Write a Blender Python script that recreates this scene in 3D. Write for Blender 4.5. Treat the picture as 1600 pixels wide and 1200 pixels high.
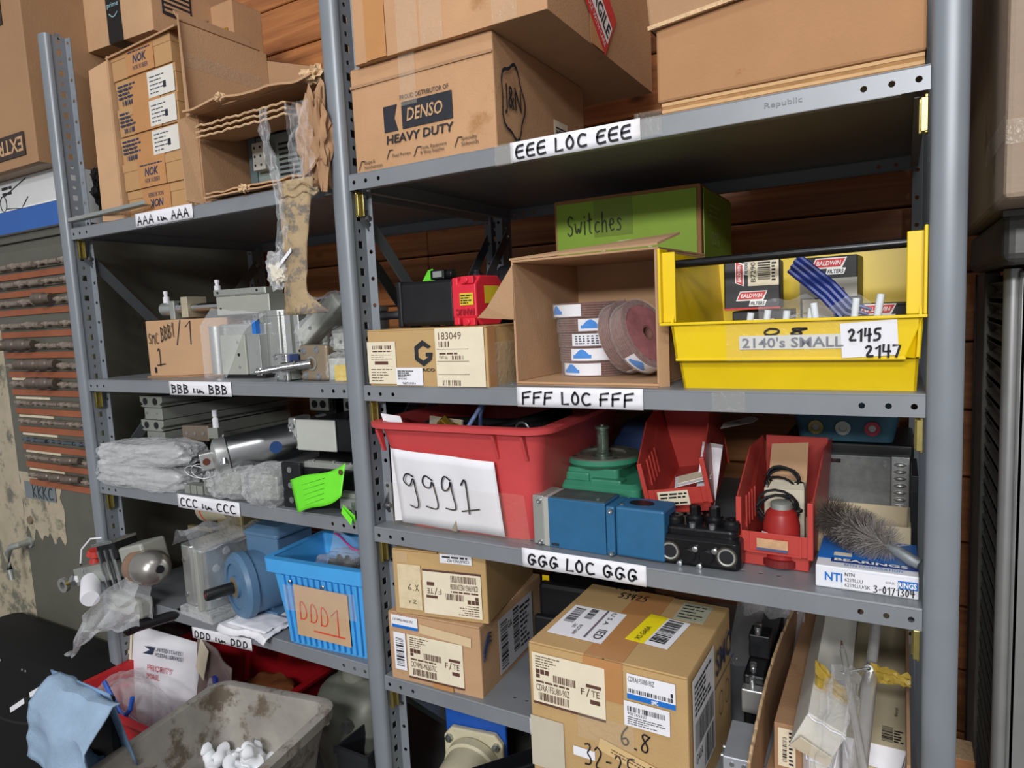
import bpy, bmesh, math, random
from mathutils import Vector, Matrix, noise, Euler
random.seed(7)
for o in list(bpy.data.objects): bpy.data.objects.remove(o)
S = bpy.context.scene
COL = S.collection
PI = math.pi
def R(a): return math.radians(a)
# ---------------------------------------------------------------- camera
def camera():
    yaw, pitch, roll, f = -0.5251, -0.1056, -0.0486, 1058.87
    fw = Vector((math.sin(yaw)*math.cos(pitch), math.cos(yaw)*math.cos(pitch), math.sin(pitch)))
    r0 = Vector((math.cos(yaw), -math.sin(yaw), 0)); u0 = r0.cross(fw)
    r = math.cos(roll)*r0 + math.sin(roll)*u0
    u = -math.sin(roll)*r0 + math.cos(roll)*u0
    cd = bpy.data.cameras.new('camera'); cd.sensor_fit = 'HORIZONTAL'; cd.sensor_width = 36
    cd.lens = f*36/1600; cd.clip_start = .01; cd.clip_end = 60
    c = bpy.data.objects.new('camera', cd); COL.objects.link(c)
    m = Matrix.Identity(4)
    for i in range(3):
        m[i][0] = r[i]; m[i][1] = u[i]; m[i][2] = -fw[i]
    m.translation = (0.8877, -0.9692, 1.5236)
    c.matrix_world = m
    S.camera = c
camera()
# ---------------------------------------------------------------- light
w = bpy.data.worlds.new('room_ambience'); S.world = w; w.use_nodes = True
w.node_tree.nodes['Background'].inputs[0].default_value = (0.95, 0.96, 1.0, 1)
w.node_tree.nodes['Background'].inputs[1].default_value = 0.42
def area(name, loc, target, sx, sy, power, col=(.99, .985, 1)):
    l = bpy.data.lights.new(name, 'AREA'); l.shape = 'RECTANGLE'; l.size = sx; l.size_y = sy; l.energy = power; l.color = col
    o = bpy.data.objects.new(name, l); COL.objects.link(o); o.location = loc
    o.rotation_euler = (Vector(target)-Vector(loc)).to_track_quat('-Z', 'Y').to_euler()
    return o
area('ceiling_lamp', (0.95, -0.95, 3.3), (0.90, -0.6, 0), 1.2, .25, 12)
area('ceiling_lamp', (1.1, -3.2, 3.3), (0.6, 0, 1.2), 1.3, .3, 62)
area('ceiling_lamp', (1.6, -6.5, 3.2), (0.4, 0, 1.2), 2.4, .5, 300)
S.view_settings.view_transform = 'Standard'; S.view_settings.look = 'None'
S.view_settings.gamma = 1; S.view_settings.use_curve_mapping = False
S.view_settings.exposure = -0.33
# ---------------------------------------------------------------- materials
def hexc(h):
    v = [int(h[i:i+2], 16)/255 for i in (0, 2, 4)]
    return tuple((c/12.92 if c <= .04045 else ((c+.055)/1.055)**2.4) for c in v) + (1,)
MATS = {}
def mat(name, col, rough=.6, metal=0, var=.12, scale=18, bump=.0, bscale=120, alpha=1, spots=None, stretch=(1, 1, 1), coat=0, trans=0, ior=1.45, scrat=0):
    if name in MATS: return MATS[name]
    m = bpy.data.materials.new(name); m.use_nodes = True; MATS[name] = m
    nt = m.node_tree; N = nt.nodes; L = nt.links; P = N['Principled BSDF']
    c = hexc(col)
    P.inputs['Roughness'].default_value = rough; P.inputs['Metallic'].default_value = metal
    P.inputs['Coat Weight'].default_value = coat; P.inputs['Transmission Weight'].default_value = trans; P.inputs['IOR'].default_value = ior
    tc = N.new('ShaderNodeTexCoord'); mp = N.new('ShaderNodeMapping'); mp.inputs['Scale'].default_value = stretch
    L.new(tc.outputs['Object'], mp.inputs['Vector'])
    if var:
        nz = N.new('ShaderNodeTexNoise'); nz.inputs['Scale'].default_value = scale; nz.inputs['Detail'].default_value = 6; nz.inputs['Roughness'].default_value = .65
        L.new(mp.outputs[0], nz.inputs['Vector'])
        cr = N.new('ShaderNodeValToRGB'); e = cr.color_ramp.elements
        e[0].position = .28; e[1].position = .72
        e[0].color = tuple(x*(1-var*1.3) for x in c[:3]) + (1,); e[1].color = tuple(min(1, x*(1+var)) for x in c[:3]) + (1,)
        L.new(nz.outputs[0], cr.inputs[0]); out = cr.outputs[0]
        if spots:
            n2 = N.new('ShaderNodeTexNoise'); n2.inputs['Scale'].default_value = spots[1]; n2.inputs['Detail'].default_value = 8; n2.inputs['Roughness'].default_value = .7
            L.new(tc.outputs['Object'], n2.inputs['Vector'])
            r2 = N.new('ShaderNodeValToRGB'); r2.color_ramp.elements[0].position = spots[2]; r2.color_ramp.elements[1].position = spots[2]+.08
            L.new(n2.outputs[0], r2.inputs[0])
            mx = N.new('ShaderNodeMix'); mx.data_type = 'RGBA'; L.new(r2.outputs[0], mx.inputs[0]); L.new(out, mx.inputs[6]); mx.inputs[7].default_value = hexc(spots[0])
            out = mx.outputs[2]
        L.new(out, P.inputs['Base Color'])
    else: P.inputs['Base Color'].default_value = c
    if bump:
        nb = N.new('ShaderNodeTexNoise'); nb.inputs['Scale'].default_value = bscale; nb.inputs['Detail'].default_value = 4
        L.new(mp.outputs[0], nb.inputs['Vector'])
        b = N.new('ShaderNodeBump'); b.inputs['Strength'].default_value = bump; b.inputs['Distance'].default_value = .002
        L.new(nb.outputs[0], b.inputs['Height']); L.new(b.outputs[0], P.inputs['Normal'])
    if alpha < 1: P.inputs['Alpha'].default_value = alpha
    return m
def wood_mat(name, c1, c2, knots=True, ax=(1.2, 9, 26)):
    m = bpy.data.materials.new(name); m.use_nodes = True; MATS[name] = m
    nt = m.node_tree; N = nt.nodes; L = nt.links; P = N['Principled BSDF']; P.inputs['Roughness'].default_value = .5
    tc = N.new('ShaderNodeTexCoord'); mp = N.new('ShaderNodeMapping'); mp.inputs['Scale'].default_value = ax
    oi = N.new('ShaderNodeObjectInfo')
    L.new(tc.outputs['Object'], mp.inputs['Vector'])
    cb = N.new('ShaderNodeCombineXYZ'); ml = N.new('ShaderNodeMath'); ml.operation = 'MULTIPLY'; ml.inputs[1].default_value = 40
    L.new(oi.outputs['Random'], ml.inputs[0]); L.new(ml.outputs[0], cb.inputs[0]); L.new(ml.outputs[0], cb.inputs[2]); L.new(cb.outputs[0], mp.inputs['Location'])
    nz = N.new('ShaderNodeTexNoise'); nz.inputs['Scale'].default_value = 1.6; nz.inputs['Detail'].default_value = 7; nz.inputs['Distortion'].default_value = .9
    L.new(mp.outputs[0], nz.inputs['Vector'])
    cr = N.new('ShaderNodeValToRGB'); e = cr.color_ramp.elements; e[0].position = .3; e[1].position = .7; e[0].color = hexc(c1); e[1].color = hexc(c2)
    L.new(nz.outputs[0], cr.inputs[0])
    hs = N.new('ShaderNodeHueSaturation'); mr = N.new('ShaderNodeMapRange'); mr.inputs[3].default_value = .75; mr.inputs[4].default_value = 1.15
    L.new(oi.outputs['Random'], mr.inputs[0]); L.new(mr.outputs[0], hs.inputs['Value']); L.new(cr.outputs[0], hs.inputs['Color'])
    out = hs.outputs[0]
    if knots:
        m2 = N.new('ShaderNodeMapping'); m2.inputs['Scale'].default_value = (4.0, 1, 7.5); L.new(tc.outputs['Object'], m2.inputs['Vector']); L.new(cb.outputs[0], m2.inputs['Location'])
        vo = N.new('ShaderNodeTexVoronoi'); vo.inputs['Scale'].default_value = 1.0; L.new(m2.outputs[0], vo.inputs['Vector'])
        r2 = N.new('ShaderNodeValToRGB'); r2.color_ramp.elements[0].position = .05; r2.color_ramp.elements[0].color = (1, 1, 1, 1); r2.color_ramp.elements[1].position = .13; r2.color_ramp.elements[1].color = (0, 0, 0, 1)
        L.new(vo.outputs['Distance'], r2.inputs[0])
        mx = N.new('ShaderNodeMix'); mx.data_type = 'RGBA'; L.new(r2.outputs[0], mx.inputs[0]); L.new(out, mx.inputs[6]); mx.inputs[7].default_value = hexc('4a2413'); out = mx.outputs[2]
    L.new(out, P.inputs['Base Color'])
    return m
def film_mat(name, col='ffffff', a0=.06, a1=.6, rough=.12, bs=55, bst=.55):
    """thin clear plastic film: mostly see-through, glossier at grazing folds"""
    m = bpy.data.materials.new(name); m.use_nodes = True; MATS[name] = m
    nt = m.node_tree; N = nt.nodes; L = nt.links
    for n in list(N): N.remove(n)
    out = N.new('ShaderNodeOutputMaterial'); mix = N.new('ShaderNodeMixShader'); tr = N.new('ShaderNodeBsdfTransparent')
    p = N.new('ShaderNodeBsdfPrincipled'); p.inputs['Base Color'].default_value = hexc(col); p.inputs['Roughness'].default_value = rough
    p.inputs['Specular IOR Level'].default_value = 1.0
    lw = N.new('ShaderNodeLayerWeight'); lw.inputs[0].default_value = .35
    mr = N.new('ShaderNodeMapRange'); mr.inputs[3].default_value = a0; mr.inputs[4].default_value = a1
    L.new(lw.outputs['Facing'], mr.inputs[0]); L.new(mr.outputs[0], mix.inputs[0]); L.new(tr.outputs[0], mix.inputs[1]); L.new(p.outputs[0], mix.inputs[2])
    tc = N.new('ShaderNodeTexCoord'); nb = N.new('ShaderNodeTexNoise'); nb.inputs['Scale'].default_value = bs; nb.inputs['Detail'].default_value = 3; nb.inputs['Distortion'].default_value = 1.5
    L.new(tc.outputs['Object'], nb.inputs['Vector']); b = N.new('ShaderNodeBump'); b.inputs['Strength'].default_value = bst; b.inputs['Distance'].default_value = .006
    L.new(nb.outputs[0], b.inputs['Height']); L.new(b.outputs[0], p.inputs['Normal']); L.new(mix.outputs[0], out.inputs[0])
    return m
# ---------------------------------------------------------------- mesh helpers
class MB:
    def __init__(s): s.v = []; s.f = []
    def add(s, vs, fs):
        n = len(s.v); s.v += [tuple(x) for x in vs]; s.f += [tuple(n+i for i in f) for f in fs]; return s
    def box(s, a, b, m=None):
        (x0, y0, z0), (x1, y1, z1) = a, b
        vs = [(x0, y0, z0), (x1, y0, z0), (x1, y1, z0), (x0, y1, z0), (x0, y0, z1), (x1, y0, z1), (x1, y1, z1), (x0, y1, z1)]
        if m is not None: vs = [m @ Vector(v) for v in vs]
        return s.add(vs, [(0, 3, 2, 1), (4, 5, 6, 7), (0, 1, 5, 4), (1, 2, 6, 5), (2, 3, 7, 6), (3, 0, 4, 7)])
    def hexa(s, vs):
        return s.add(vs, [(0, 3, 2, 1), (4, 5, 6, 7), (0, 1, 5, 4), (1, 2, 6, 5), (2, 3, 7, 6), (3, 0, 4, 7)])
    def lathe(s, prof, n=24, m=None, closed=False):
        """prof: (radius, height) along local z"""
        vs = []; fs = []
        for r, h in prof:
            for i in range(n):
                a = 2*PI*i/n; v = Vector((r*math.cos(a), r*math.sin(a), h)); vs.append(m @ v if m is not None else v)
        k = len(prof)
        for j in range(k-1 if not closed else k):
            j2 = (j+1) % k
            for i in range(n): fs.append((j*n+i, j*n+(i+1) % n, j2*n+(i+1) % n, j2*n+i))
        if not closed: fs.append(tuple(range(n))[::-1]); fs.append(tuple((k-1)*n+i for i in range(n)))
        return s.add(vs, fs)
    def cyl(s, p, q, r, n=16, r2=None):
        p = Vector(p); q = Vector(q); d = q-p; m = Matrix.Translation(p) @ d.to_track_quat('Z', 'Y').to_matrix().to_4x4()
        return s.lathe([(r, 0), (r if r2 is None else r2, d.length)], n, m)
    def lat(s, p, q, prof, n=24):
        """lathe along p->q; prof heights in 0..1"""
        p = Vector(p); q = Vector(q); d = q-p; m = Matrix.Translation(p) @ d.to_track_quat('Z', 'Y').to_matrix().to_4x4()
        return s.lathe([(r, h*d.length) for r, h in prof], n, m)
    def tube(s, pts, r, n=8):
        pts = [Vector(p) for p in pts]; vs = []; fs = []
        ref = Vector((0, 0, 1))
        for i, p in enumerate(pts):
            d = (pts[min(i+1, len(pts)-1)]-pts[max(i-1, 0)])
            d = d.normalized() if d.length > 1e-9 else Vector((0, 0, 1))
            a = d.cross(ref)
            if a.length < .05: a = d.cross(Vector((1, 0, 0)))
            a.normalize(); b = d.cross(a)
            rr = r[i] if isinstance(r, (list, tuple)) else r
            for k in range(n): t = 2*PI*k/n; vs.append(p+(a*math.cos(t)+b*math.sin(t))*rr)
        for i in range(len(pts)-1):
            for k in range(n): fs.append((i*n+k, i*n+(k+1) % n, (i+1)*n+(k+1) % n, (i+1)*n+k))
        fs.append(tuple(range(n))[::-1]); fs.append(tuple((len(pts)-1)*n+k for k in range(n)))
        return s.add(vs, fs)
    def prism(s, poly, t, m=None):
        """poly: 2D outline in local x,y, extruded along local z by t"""
        n = len(poly); vs = [Vector((x, y, 0)) for x, y in poly]+[Vector((x, y, t)) for x, y in poly]
        if m is not None: vs = [m @ v for v in vs]
        fs = [tuple(range(n))[::-1], tuple(range(n, 2*n))]+[(i, (i+1) % n, n+(i+1) % n, n+i) for i in range(n)]
        return s.add(vs, fs)
    def grid(s, fn, nu, nv):
        vs = [fn(i/nu, j/nv) for j in range(nv+1) for i in range(nu+1)]
        return s.add(vs, [(j*(nu+1)+i, j*(nu+1)+i+1, (j+1)*(nu+1)+i+1, (j+1)*(nu+1)+i) for j in range(nv) for i in range(nu)])
    def cellhole(s, M, u0, v0, u1, v1, hw, hh, rnd=True):
        """flat cell of sheet metal with a hole in its middle; M maps (u,v,0)"""
        cu, cv = (u0+u1)/2, (v0+v1)/2
        o = [(u0, v0), (cu, v0), (u1, v0), (u1, cv), (u1, v1), (cu, v1), (u0, v1), (u0, cv)]
        k = .7071 if rnd else 1
        h = [(cu-hw*k, cv-hh*k), (cu, cv-hh), (cu+hw*k, cv-hh*k), (cu+hw, cv), (cu+hw*k, cv+hh*k), (cu, cv+hh), (cu-hw*k, cv+hh*k), (cu-hw, cv)]
        return s.add([M @ Vector((a, b, 0)) for a, b in o+h], [(i, (i+1) % 8, 8+(i+1) % 8, 8+i) for i in range(8)])
    def quad(s, M, u0, v0, u1, v1):
        return s.add([M @ Vector(p) for p in ((u0, v0, 0), (u1, v0, 0), (u1, v1, 0), (u0, v1, 0))], [(0, 1, 2, 3)])
    def mesh(s, name):
        me = bpy.data.meshes.new(name); me.from_pydata(s.v, [], s.f); me.validate(); me.update(); return me
def obj(name, mb, m, parent=None, bevel=0, seg=2, smooth=False, solid=0, sub=0, loc=None, weld=False, recalc=True):
    me = mb.mesh(name) if isinstance(mb, MB) else mb
    if recalc and isinstance(mb, MB):
        b = bmesh.new(); b.from_mesh(me)
        if weld: bmesh.ops.remove_doubles(b, verts=b.verts, dist=1e-5)
        bmesh.ops.recalc_face_normals(b, faces=b.faces); b.to_mesh(me); b.free()
    o = bpy.data.objects.new(name, me); COL.objects.link(o)
    if not me.materials: me.materials.append(m)
    if parent is not None: o.parent = parent
    if loc: o.location = loc
    if solid:
        md = o.modifiers.new('solid', 'SOLIDIFY'); md.thickness = solid; md.offset = 0
    if bevel:
        md = o.modifiers.new('bevel', 'BEVEL'); md.width = bevel; md.segments = seg; md.limit_method = 'ANGLE'; md.angle_limit = R(35)
    if sub:
        md = o.modifiers.new('sub', 'SUBSURF'); md.levels = sub; md.render_levels = sub
    if smooth:
        me.polygons.foreach_set('use_smooth', [True]*len(me.polygons))
        try: me.set_sharp_from_angle(angle=R(smooth if smooth is not True else 40))
        except Exception: pass
    return o
def tag(o, label, cat, group=None, kind=None):
    if label: o['label'] = label
    if cat: o['category'] = cat
    if group: o['group'] = group
    if kind: o['kind'] = kind
    return o
def thing(name, label, cat, loc=(0, 0, 0), rz=0, group=None, rot=None):
    o = bpy.data.objects.new(name, None); COL.objects.link(o); o.empty_display_size = .03
    o.location = loc; o.rotation_euler = rot if rot else (0, 0, R(rz))
    return tag(o, label, cat, group)
# frames on the faces of a box: (u, v) -> local point, third axis outwards
def fr(o, u, v):
    u = Vector(u).normalized(); v = Vector(v).normalized(); n = u.cross(v)
    return Matrix(((u.x, v.x, n.x, o[0]), (u.y, v.y, n.y, o[1]), (u.z, v.z, n.z, o[2]), (0, 0, 0, 1)))
def front(y=0, x=0, z=0): return fr((x, y, z), (1, 0, 0), (0, 0, 1))
def right(x, y=0, z=0): return fr((x, y, z), (0, 1, 0), (0, 0, 1))
def left(x, y=0, z=0): return fr((x, y, z), (0, -1, 0), (0, 0, 1))
def top(z, x=0, y=0): return fr((x, y, z), (1, 0, 0), (0, 1, 0))
def off(M, e): return M @ Matrix.Translation((0, 0, e))
EPS = .0005
def decal(parent, name, M, u0, v0, u1, v1, m, e=1, t=.0003, label=None):
    """thin sheet (paper, tape, print) lying on a face"""
    o = obj(name, MB().box((u0, v0, 0), (u1, v1, t), off(M, e*EPS)), m, parent)
    if label: o['label'] = label
    return o
_tc = {}
def text(parent, s, M, u0, v0, u1, v1, m, e=2, name='lettering', shear=0, bold=0, keep=False):
    key = (s, shear, bold)
    if key not in _tc:
        c = bpy.data.curves.new('t', 'FONT'); c.body = s; c.size = 1; c.resolution_u = 2; c.shear = shear; c.offset = bold; c.space_line = 1.0
        o = bpy.data.objects.new('t', c); COL.objects.link(o); bpy.context.view_layer.update()
        me = bpy.data.meshes.new_from_object(o); bpy.data.objects.remove(o)
        _tc[key] = ([v.co.copy() for v in me.vertices], [tuple(p.vertices) for p in me.polygons]); bpy.data.meshes.remove(me)
    vs, fs = _tc[key]
    x0 = min(v.x for v in vs); x1 = max(v.x for v in vs); y0 = min(v.y for v in vs); y1 = max(v.y for v in vs)
    sx = (u1-u0)/(x1-x0); sy = (v1-v0)/(y1-y0)
    mm = off(M, e*EPS)
    mb = MB(); mb.add([mm @ Vector((u0+(v.x-x0)*sx, v0+(v.y-y0)*sy, 0)) for v in vs], fs)
    return obj(name, mb, m, parent, recalc=False)
STROKE = {
 'A': [[(0, 0), (.3, 1), (.6, 0)], [(.1, .38), (.52, .38)]], 'B': [[(.05, 0), (.08, 1)], [(.05, .95), (.45, .85), (.4, .6), (.1, .52), (.5, .42), (.52, .12), (.05, 0)]],
 'C': [[(.55, .85), (.3, 1), (.08, .7), (.05, .3), (.25, 0), (.6, .1)]], 'D': [[(.05, 0), (.08, 1), (.45, .75), (.5, .3), (.3, .02), (.05, 0)]],
 'E': [[(.55, 1), (.05, .95), (.03, 0), (.55, .05)], [(.04, .52), (.48, .55)]], 'F': [[(.62, 1), (.08, .92), (.03, 0)], [(.06, .5), (.5, .55)]],
 'G': [[(.6, .8), (.4, 1), (.12, .75), (.05, .3), (.25, 0), (.48, .1), (.52, .42), (.25, .45), (.62, .48), (.66, .28)]],
 'L': [[(.1, 1), (.05, .02), (.5, .05)]], 'O': [[(.3, 1), (.05, .65), (.08, .2), (.3, 0), (.52, .25), (.55, .7), (.3, 1)]], 'o': [[(.25, .6), (.05, .4), (.08, .1), (.25, 0), (.42, .15), (.45, .45), (.25, .6)]],
 'S': [[(.52, .85), (.3, 1), (.08, .8), (.15, .58), (.45, .42), (.48, .15), (.25, 0), (.03, .12)]], 'M': [[(0, 0), (.1, 1), (.3, .4), (.52, 1), (.6, 0)]], 'H': [[(.05, 0), (.08, 1)], [(.52, 1), (.5, 0)], [(.06, .5), (.5, .52)]],
 'K': [[(.05, 0), (.06, 1)], [(.5, .95), (.08, .45), (.52, 0)]], 'w': [[(0, .6), (.12, 0), (.28, .45), (.42, 0), (.55, .6)]], 'i': [[(.1, .6), (.12, 0)], [(.1, .85), (.12, .88)]],
 't': [[(.2, 1), (.2, .1), (.35, 0)], [(.02, .65), (.4, .68)]], 'c': [[(.42, .5), (.22, .6), (.05, .3), (.2, 0), (.45, .1)]], 'h': [[(.05, 0), (.06, 1)], [(.06, .4), (.25, .6), (.38, .45), (.4, 0)]],
 'e': [[(.05, .32), (.42, .35), (.35, .58), (.15, .6), (.05, .3), (.2, 0), (.45, .08)]], 's': [[(.4, .5), (.2, .6), (.08, .45), (.35, .25), (.3, .03), (.05, .05)]],
 'g': [[(.42, .9), (.2, 1), (.03, .8), (.1, .6), (.3, .6), (.43, .92), (.45, .5), (.5, .1), (.42, 0), (.08, .06)]], 'l': [[(.05, .55), (0, .1), (.2, .15)]], 'u': [[(.0, .5), (.05, .05), (.3, .1), (.38, .5), (.42, .05), (.6, .3), (.75, .05)]],
 '1': [[(.05, .75), (.3, 1), (.28, 0)]], 'J': [[(.1, .82), (.22, 1), (.28, .55), (.25, 0)], [(0, .02), (.62, .12)]], '2': [[(.05, .8), (.25, 1), (.48, .8), (.35, .5), (.03, .05), (.55, .05)]],
 '3': [[(.08, .92), (.35, 1), (.45, .78), (.2, .55), (.48, .35), (.4, .05), (.05, .05)]], '4': [[(.08, 1), (.05, .45), (.55, .5)], [(.4, 1), (.38, 0)]], '5': [[(.52, 1), (.12, .98), (.1, .58), (.4, .6), (.5, .3), (.3, .02), (.03, .06)]],
 '0': [[(.25, 1), (.05, .6), (.1, .1), (.3, 0), (.48, .4), (.42, .9), (.25, 1)]], '6': [[(.4, 1), (.12, .6), (.05, .2), (.25, 0), (.45, .2), (.35, .45), (.08, .3)]], '7': [[(.03, .95), (.5, 1), (.2, 0)]],
 '8': [[(.48, .9), (.25, 1), (.08, .8), (.42, .35), (.35, .02), (.1, .05), (.08, .3), (.5, .9)]], '9': [[(.42, .9), (.2, 1), (.05, .75), (.2, .58), (.42, .85), (.4, 0)]],
 '-': [[(.05, .45), (.35, .48)]], '.': [[(.1, .05), (.16, 0)]], 'x': [[(.05, .5), (.4, 0)], [(.4, .5), (.05, 0)]], '/': [[(0, 0), (.25, 1)]], '_': [[(-.2, 0), (.6, .04)]],
 'X': [[(.05, 1), (.5, 0)], [(.5, 1), (.05, 0)]], 'r': [[(.05, .6), (.08, 0)], [(.07, .4), (.3, .6)]], 'Y': [[(0, 1), (.25, .5), (.5, 1)], [(.25, .5), (.22, 0)]], 'N': [[(.05, 0), (.08, 1), (.48, 0), (.52, 1)]]}
def hand(parent, s, M, u0, v0, u1, v1, m, t=.004, e=2, name='handwriting', jit=.03, slope=0):
    """handwritten pen strokes"""
    rnd = random.Random(s); x = 0; segs = []
    for ch in s:
        if ch == ' ': x += .45; continue
        mx = 0
        for pl in STROKE[ch]:
            q = [(x+a+rnd.uniform(-jit, jit), b+rnd.uniform(-jit, jit)) for a, b in pl]
            mx = max(mx, max(a for a, b in pl))
            if len(q) > 3:   # soften corners
                for _ in range(2):
                    r_ = [q[0]]
                    for (a, b), (c, d) in zip(q, q[1:]): r_ += [(a*.75+c*.25, b*.75+d*.25), (a*.25+c*.75, b*.25+d*.75)]
                    q = r_+[q[-1]]
            segs.append(q)
        x += mx+.22
    x -= .22; mm = off(M, e*EPS); mb = MB()
    for q in segs:
        pts = [Vector((u0+a/x*(u1-u0), v0+b*(v1-v0)+slope*(a/x)*(u1-u0))) for a, b in q]
        L_ = []; R_ = []
        for i, p in enumerate(pts):
            d = pts[min(i+1, len(pts)-1)]-pts[max(i-1, 0)]
            if d.length < 1e-9: d = Vector((1, 0))
            d.normalize(); n = Vector((-d.y, d.x))*t/2
            if i == 0: p = p-d*t*.4
            if i == len(pts)-1: p = p+d*t*.4
            L_.append(p+n); R_.append(p-n)
        k = len(pts)
        mb.add([mm @ Vector((p.x, p.y, 0)) for p in L_+R_], [(i, k+i, k+i+1, i+1) for i in range(k-1)])
    return obj(name, mb, m, parent, recalc=False)
def bars(parent, M, u0, v0, u1, v1, m, n=26, e=2, seed=1, name='barcode', vert=False):
    rnd = random.Random(seed); mb = MB(); x = 0; it = []
    while x < n: wd = rnd.choice((.4, .6, 1.0, 1.4)); it.append((x, wd)); x += wd+rnd.choice((.5, .8, 1.2))
    mm = off(M, e*EPS); k = x
    for a, wd in it:
        if vert: mb.quad(mm, u0, v0+(v1-v0)*a/k, u1, v0+(v1-v0)*(a+wd)/k)
        else: mb.quad(mm, u0+(u1-u0)*a/k, v0, u0+(u1-u0)*(a+wd)/k, v1)
    return obj(name, mb, m, parent, recalc=False)
def fine(parent, M, u0, v0, u1, v1, m, rows=4, e=2, seed=1, fill=.5, name='fine_print', ragged=.5):
    """print too small to read in the photograph"""
    rnd = random.Random(seed); mb = MB(); mm = off(M, e*EPS); h = (v1-v0)/rows
    for r in range(rows):
        x = u0; end = u1-rnd.random()*ragged*(u1-u0); y = v1-(r+1)*h
        while x < end:
            wd = min(h*rnd.uniform(.8, 2.6), end-x+.0001); mb.quad(mm, x, y+h*.2, x+wd, y+h*(.2+fill)); x += wd+h*.35
    return obj(name, mb, m, parent, recalc=False)
def blob(c, s, amp=.15, fr_=3, seed=0, sub=4, p=2.6, flat=None, m=None):
    """rounded lump (superellipsoid) with crumpled surface; returns MB"""
    bm = bmesh.new(); bmesh.ops.create_icosphere(bm, subdivisions=sub, radius=1)
    mb = MB(); vs = []
    for v in bm.verts:
        d = v.co.normalized(); k = (abs(d.x)**p+abs(d.y)**p+abs(d.z)**p)**(-1/p)
        nn = noise.noise(d*fr_+Vector((seed*3.1, seed*1.7, seed))) + .5*noise.noise(d*fr_*2.3+Vector((seed, 0, seed*5)))
        rdg = abs(noise.noise(d*fr_*1.7+Vector((0, seed*2.2, 3))))
        q = d*k*(1+amp*nn-amp*.7*rdg); q = Vector((q.x*s[0], q.y*s[1], q.z*s[2]))
        if flat is not None: q.z = max(q.z, flat)
        q = q+Vector(c); vs.append(m @ q if m is not None else q)
    mb.add(vs, [tuple(x.index for x in f.verts) for f in bm.faces]); bm.free()
    return mb
# ---------------------------------------------------------------- palette
STEEL = mat('shelf_grey_paint', '84888c', .38, .15, .07, 9, spots=('77716c', 38, .70))
POST = mat('post_blue_grey_paint', '7f858b', .36, .1, .07, 7, spots=('6d6a70', 30, .70))
DARKST = mat('dark_grey_brace_paint', '5d6164', .45, .2, .08, 12)
ZINC = mat('yellow_zinc', 'a89a5c', .35, .8, .15, 60)
SCREW = mat('bright_zinc', 'b9bcbe', .25, .9, .1, 60)
CARD = mat('cardboard', 'ba9069', .8, 0, .09, 7, .25, 300, spots=('a67a50', 6, .62))
CARD2 = mat('pale_cardboard', 'bc9671', .8, 0, .08, 6, .25, 260)
CARD3 = mat('darker_cardboard', 'a5805e', .8, 0, .10, 6, .25, 260, spots=('8f6a48', 9, .62))
CARDY = mat('golden_cardboard', 'bb9a68', .75, 0, .08, 6, .2, 260)
CARDE = mat('cardboard_raw_edge', 'cfae86', .9, 0, .25, 160, .4, 300)
PAPER = mat('white_paper', 'e6e6ea', .7, 0, .03, 14)
CREAM = mat('cream_label', 'e3d8bd', .7, 0, .05, 20)
INK = mat('black_ink', '17161a', .6, 0, 0)
BINK = mat('black_print', '24262c', .7, 0, .2, 60)
NAVY = mat('navy_print', '2c3450', .7, 0, .1, 60)
REDINK = mat('red_marker', 'd8482a', .6, 0, .1, 60)
BROWNINK = mat('brown_print', '5b3a30', .7, 0, .1, 60)
WHITEP = mat('white_print', 'f0f0ec', .6, 0, 0)
TAPE = film_mat('clear_tape', 'e8ddc8', .05, .25, .15)
BTAPE = mat('brown_tape', 'b88452', .25, 0, .06, 12)
FILM = film_mat('clear_film', 'f4f6f8', .05, .55)
FILM2 = film_mat('milky_film', 'eef0f2', .13, .65)
MILK = film_mat('milky_bag_film', 'eef0f2', .16, .75, .07, 26, .9)
WRAP = film_mat('shrink_film', 'f4f6f8', .03, .35)
ALU = mat('bare_aluminium', 'c3c5c2', .32, .75, .06, 30, .08, 200)
ALU2 = mat('matt_aluminium', 'a9ada6', .45, .55, .06, 30)
CHROME = mat('polished_steel', 'd5d6d6', .12, 1, .03, 20)
BLACK = mat('black_plastic', '18191b', .4, 0, .1, 30)
BLACKM = mat('black_anodised', '1c1d1f', .38, .3, .15, 40)
RUBBER = mat('black_rubber', '101011', .6, 0, .1, 30)
YELLOW = mat('yellow_plastic', 'e6c50c', .36, 0, .05, 12, .03, 60, spots=('b3950f', 55, .74))
REDP = mat('red_plastic', 'b8423a', .4, 0, .08, 10, .03, 60)
PINKRED = mat('faded_red_plastic', 'c94a4b', .42, 0, .10, 6, .04, 60, spots=('c86b66', 26, .68))
BLUEP = mat('sky_blue_plastic', '4aa4e4', .4, 0, .06, 12)
GREENB = mat('lime_green_print', '93b63c', .6, 0, .05, 10)
SHELF_Z = dict(E=1.789, F=1.398, G=1.1216, H=.8162, I=.46)
LEFT_Z = dict(A=1.788, B=1.4017, C=1.130, D=.828, J=.44)
DEP = .595
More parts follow.
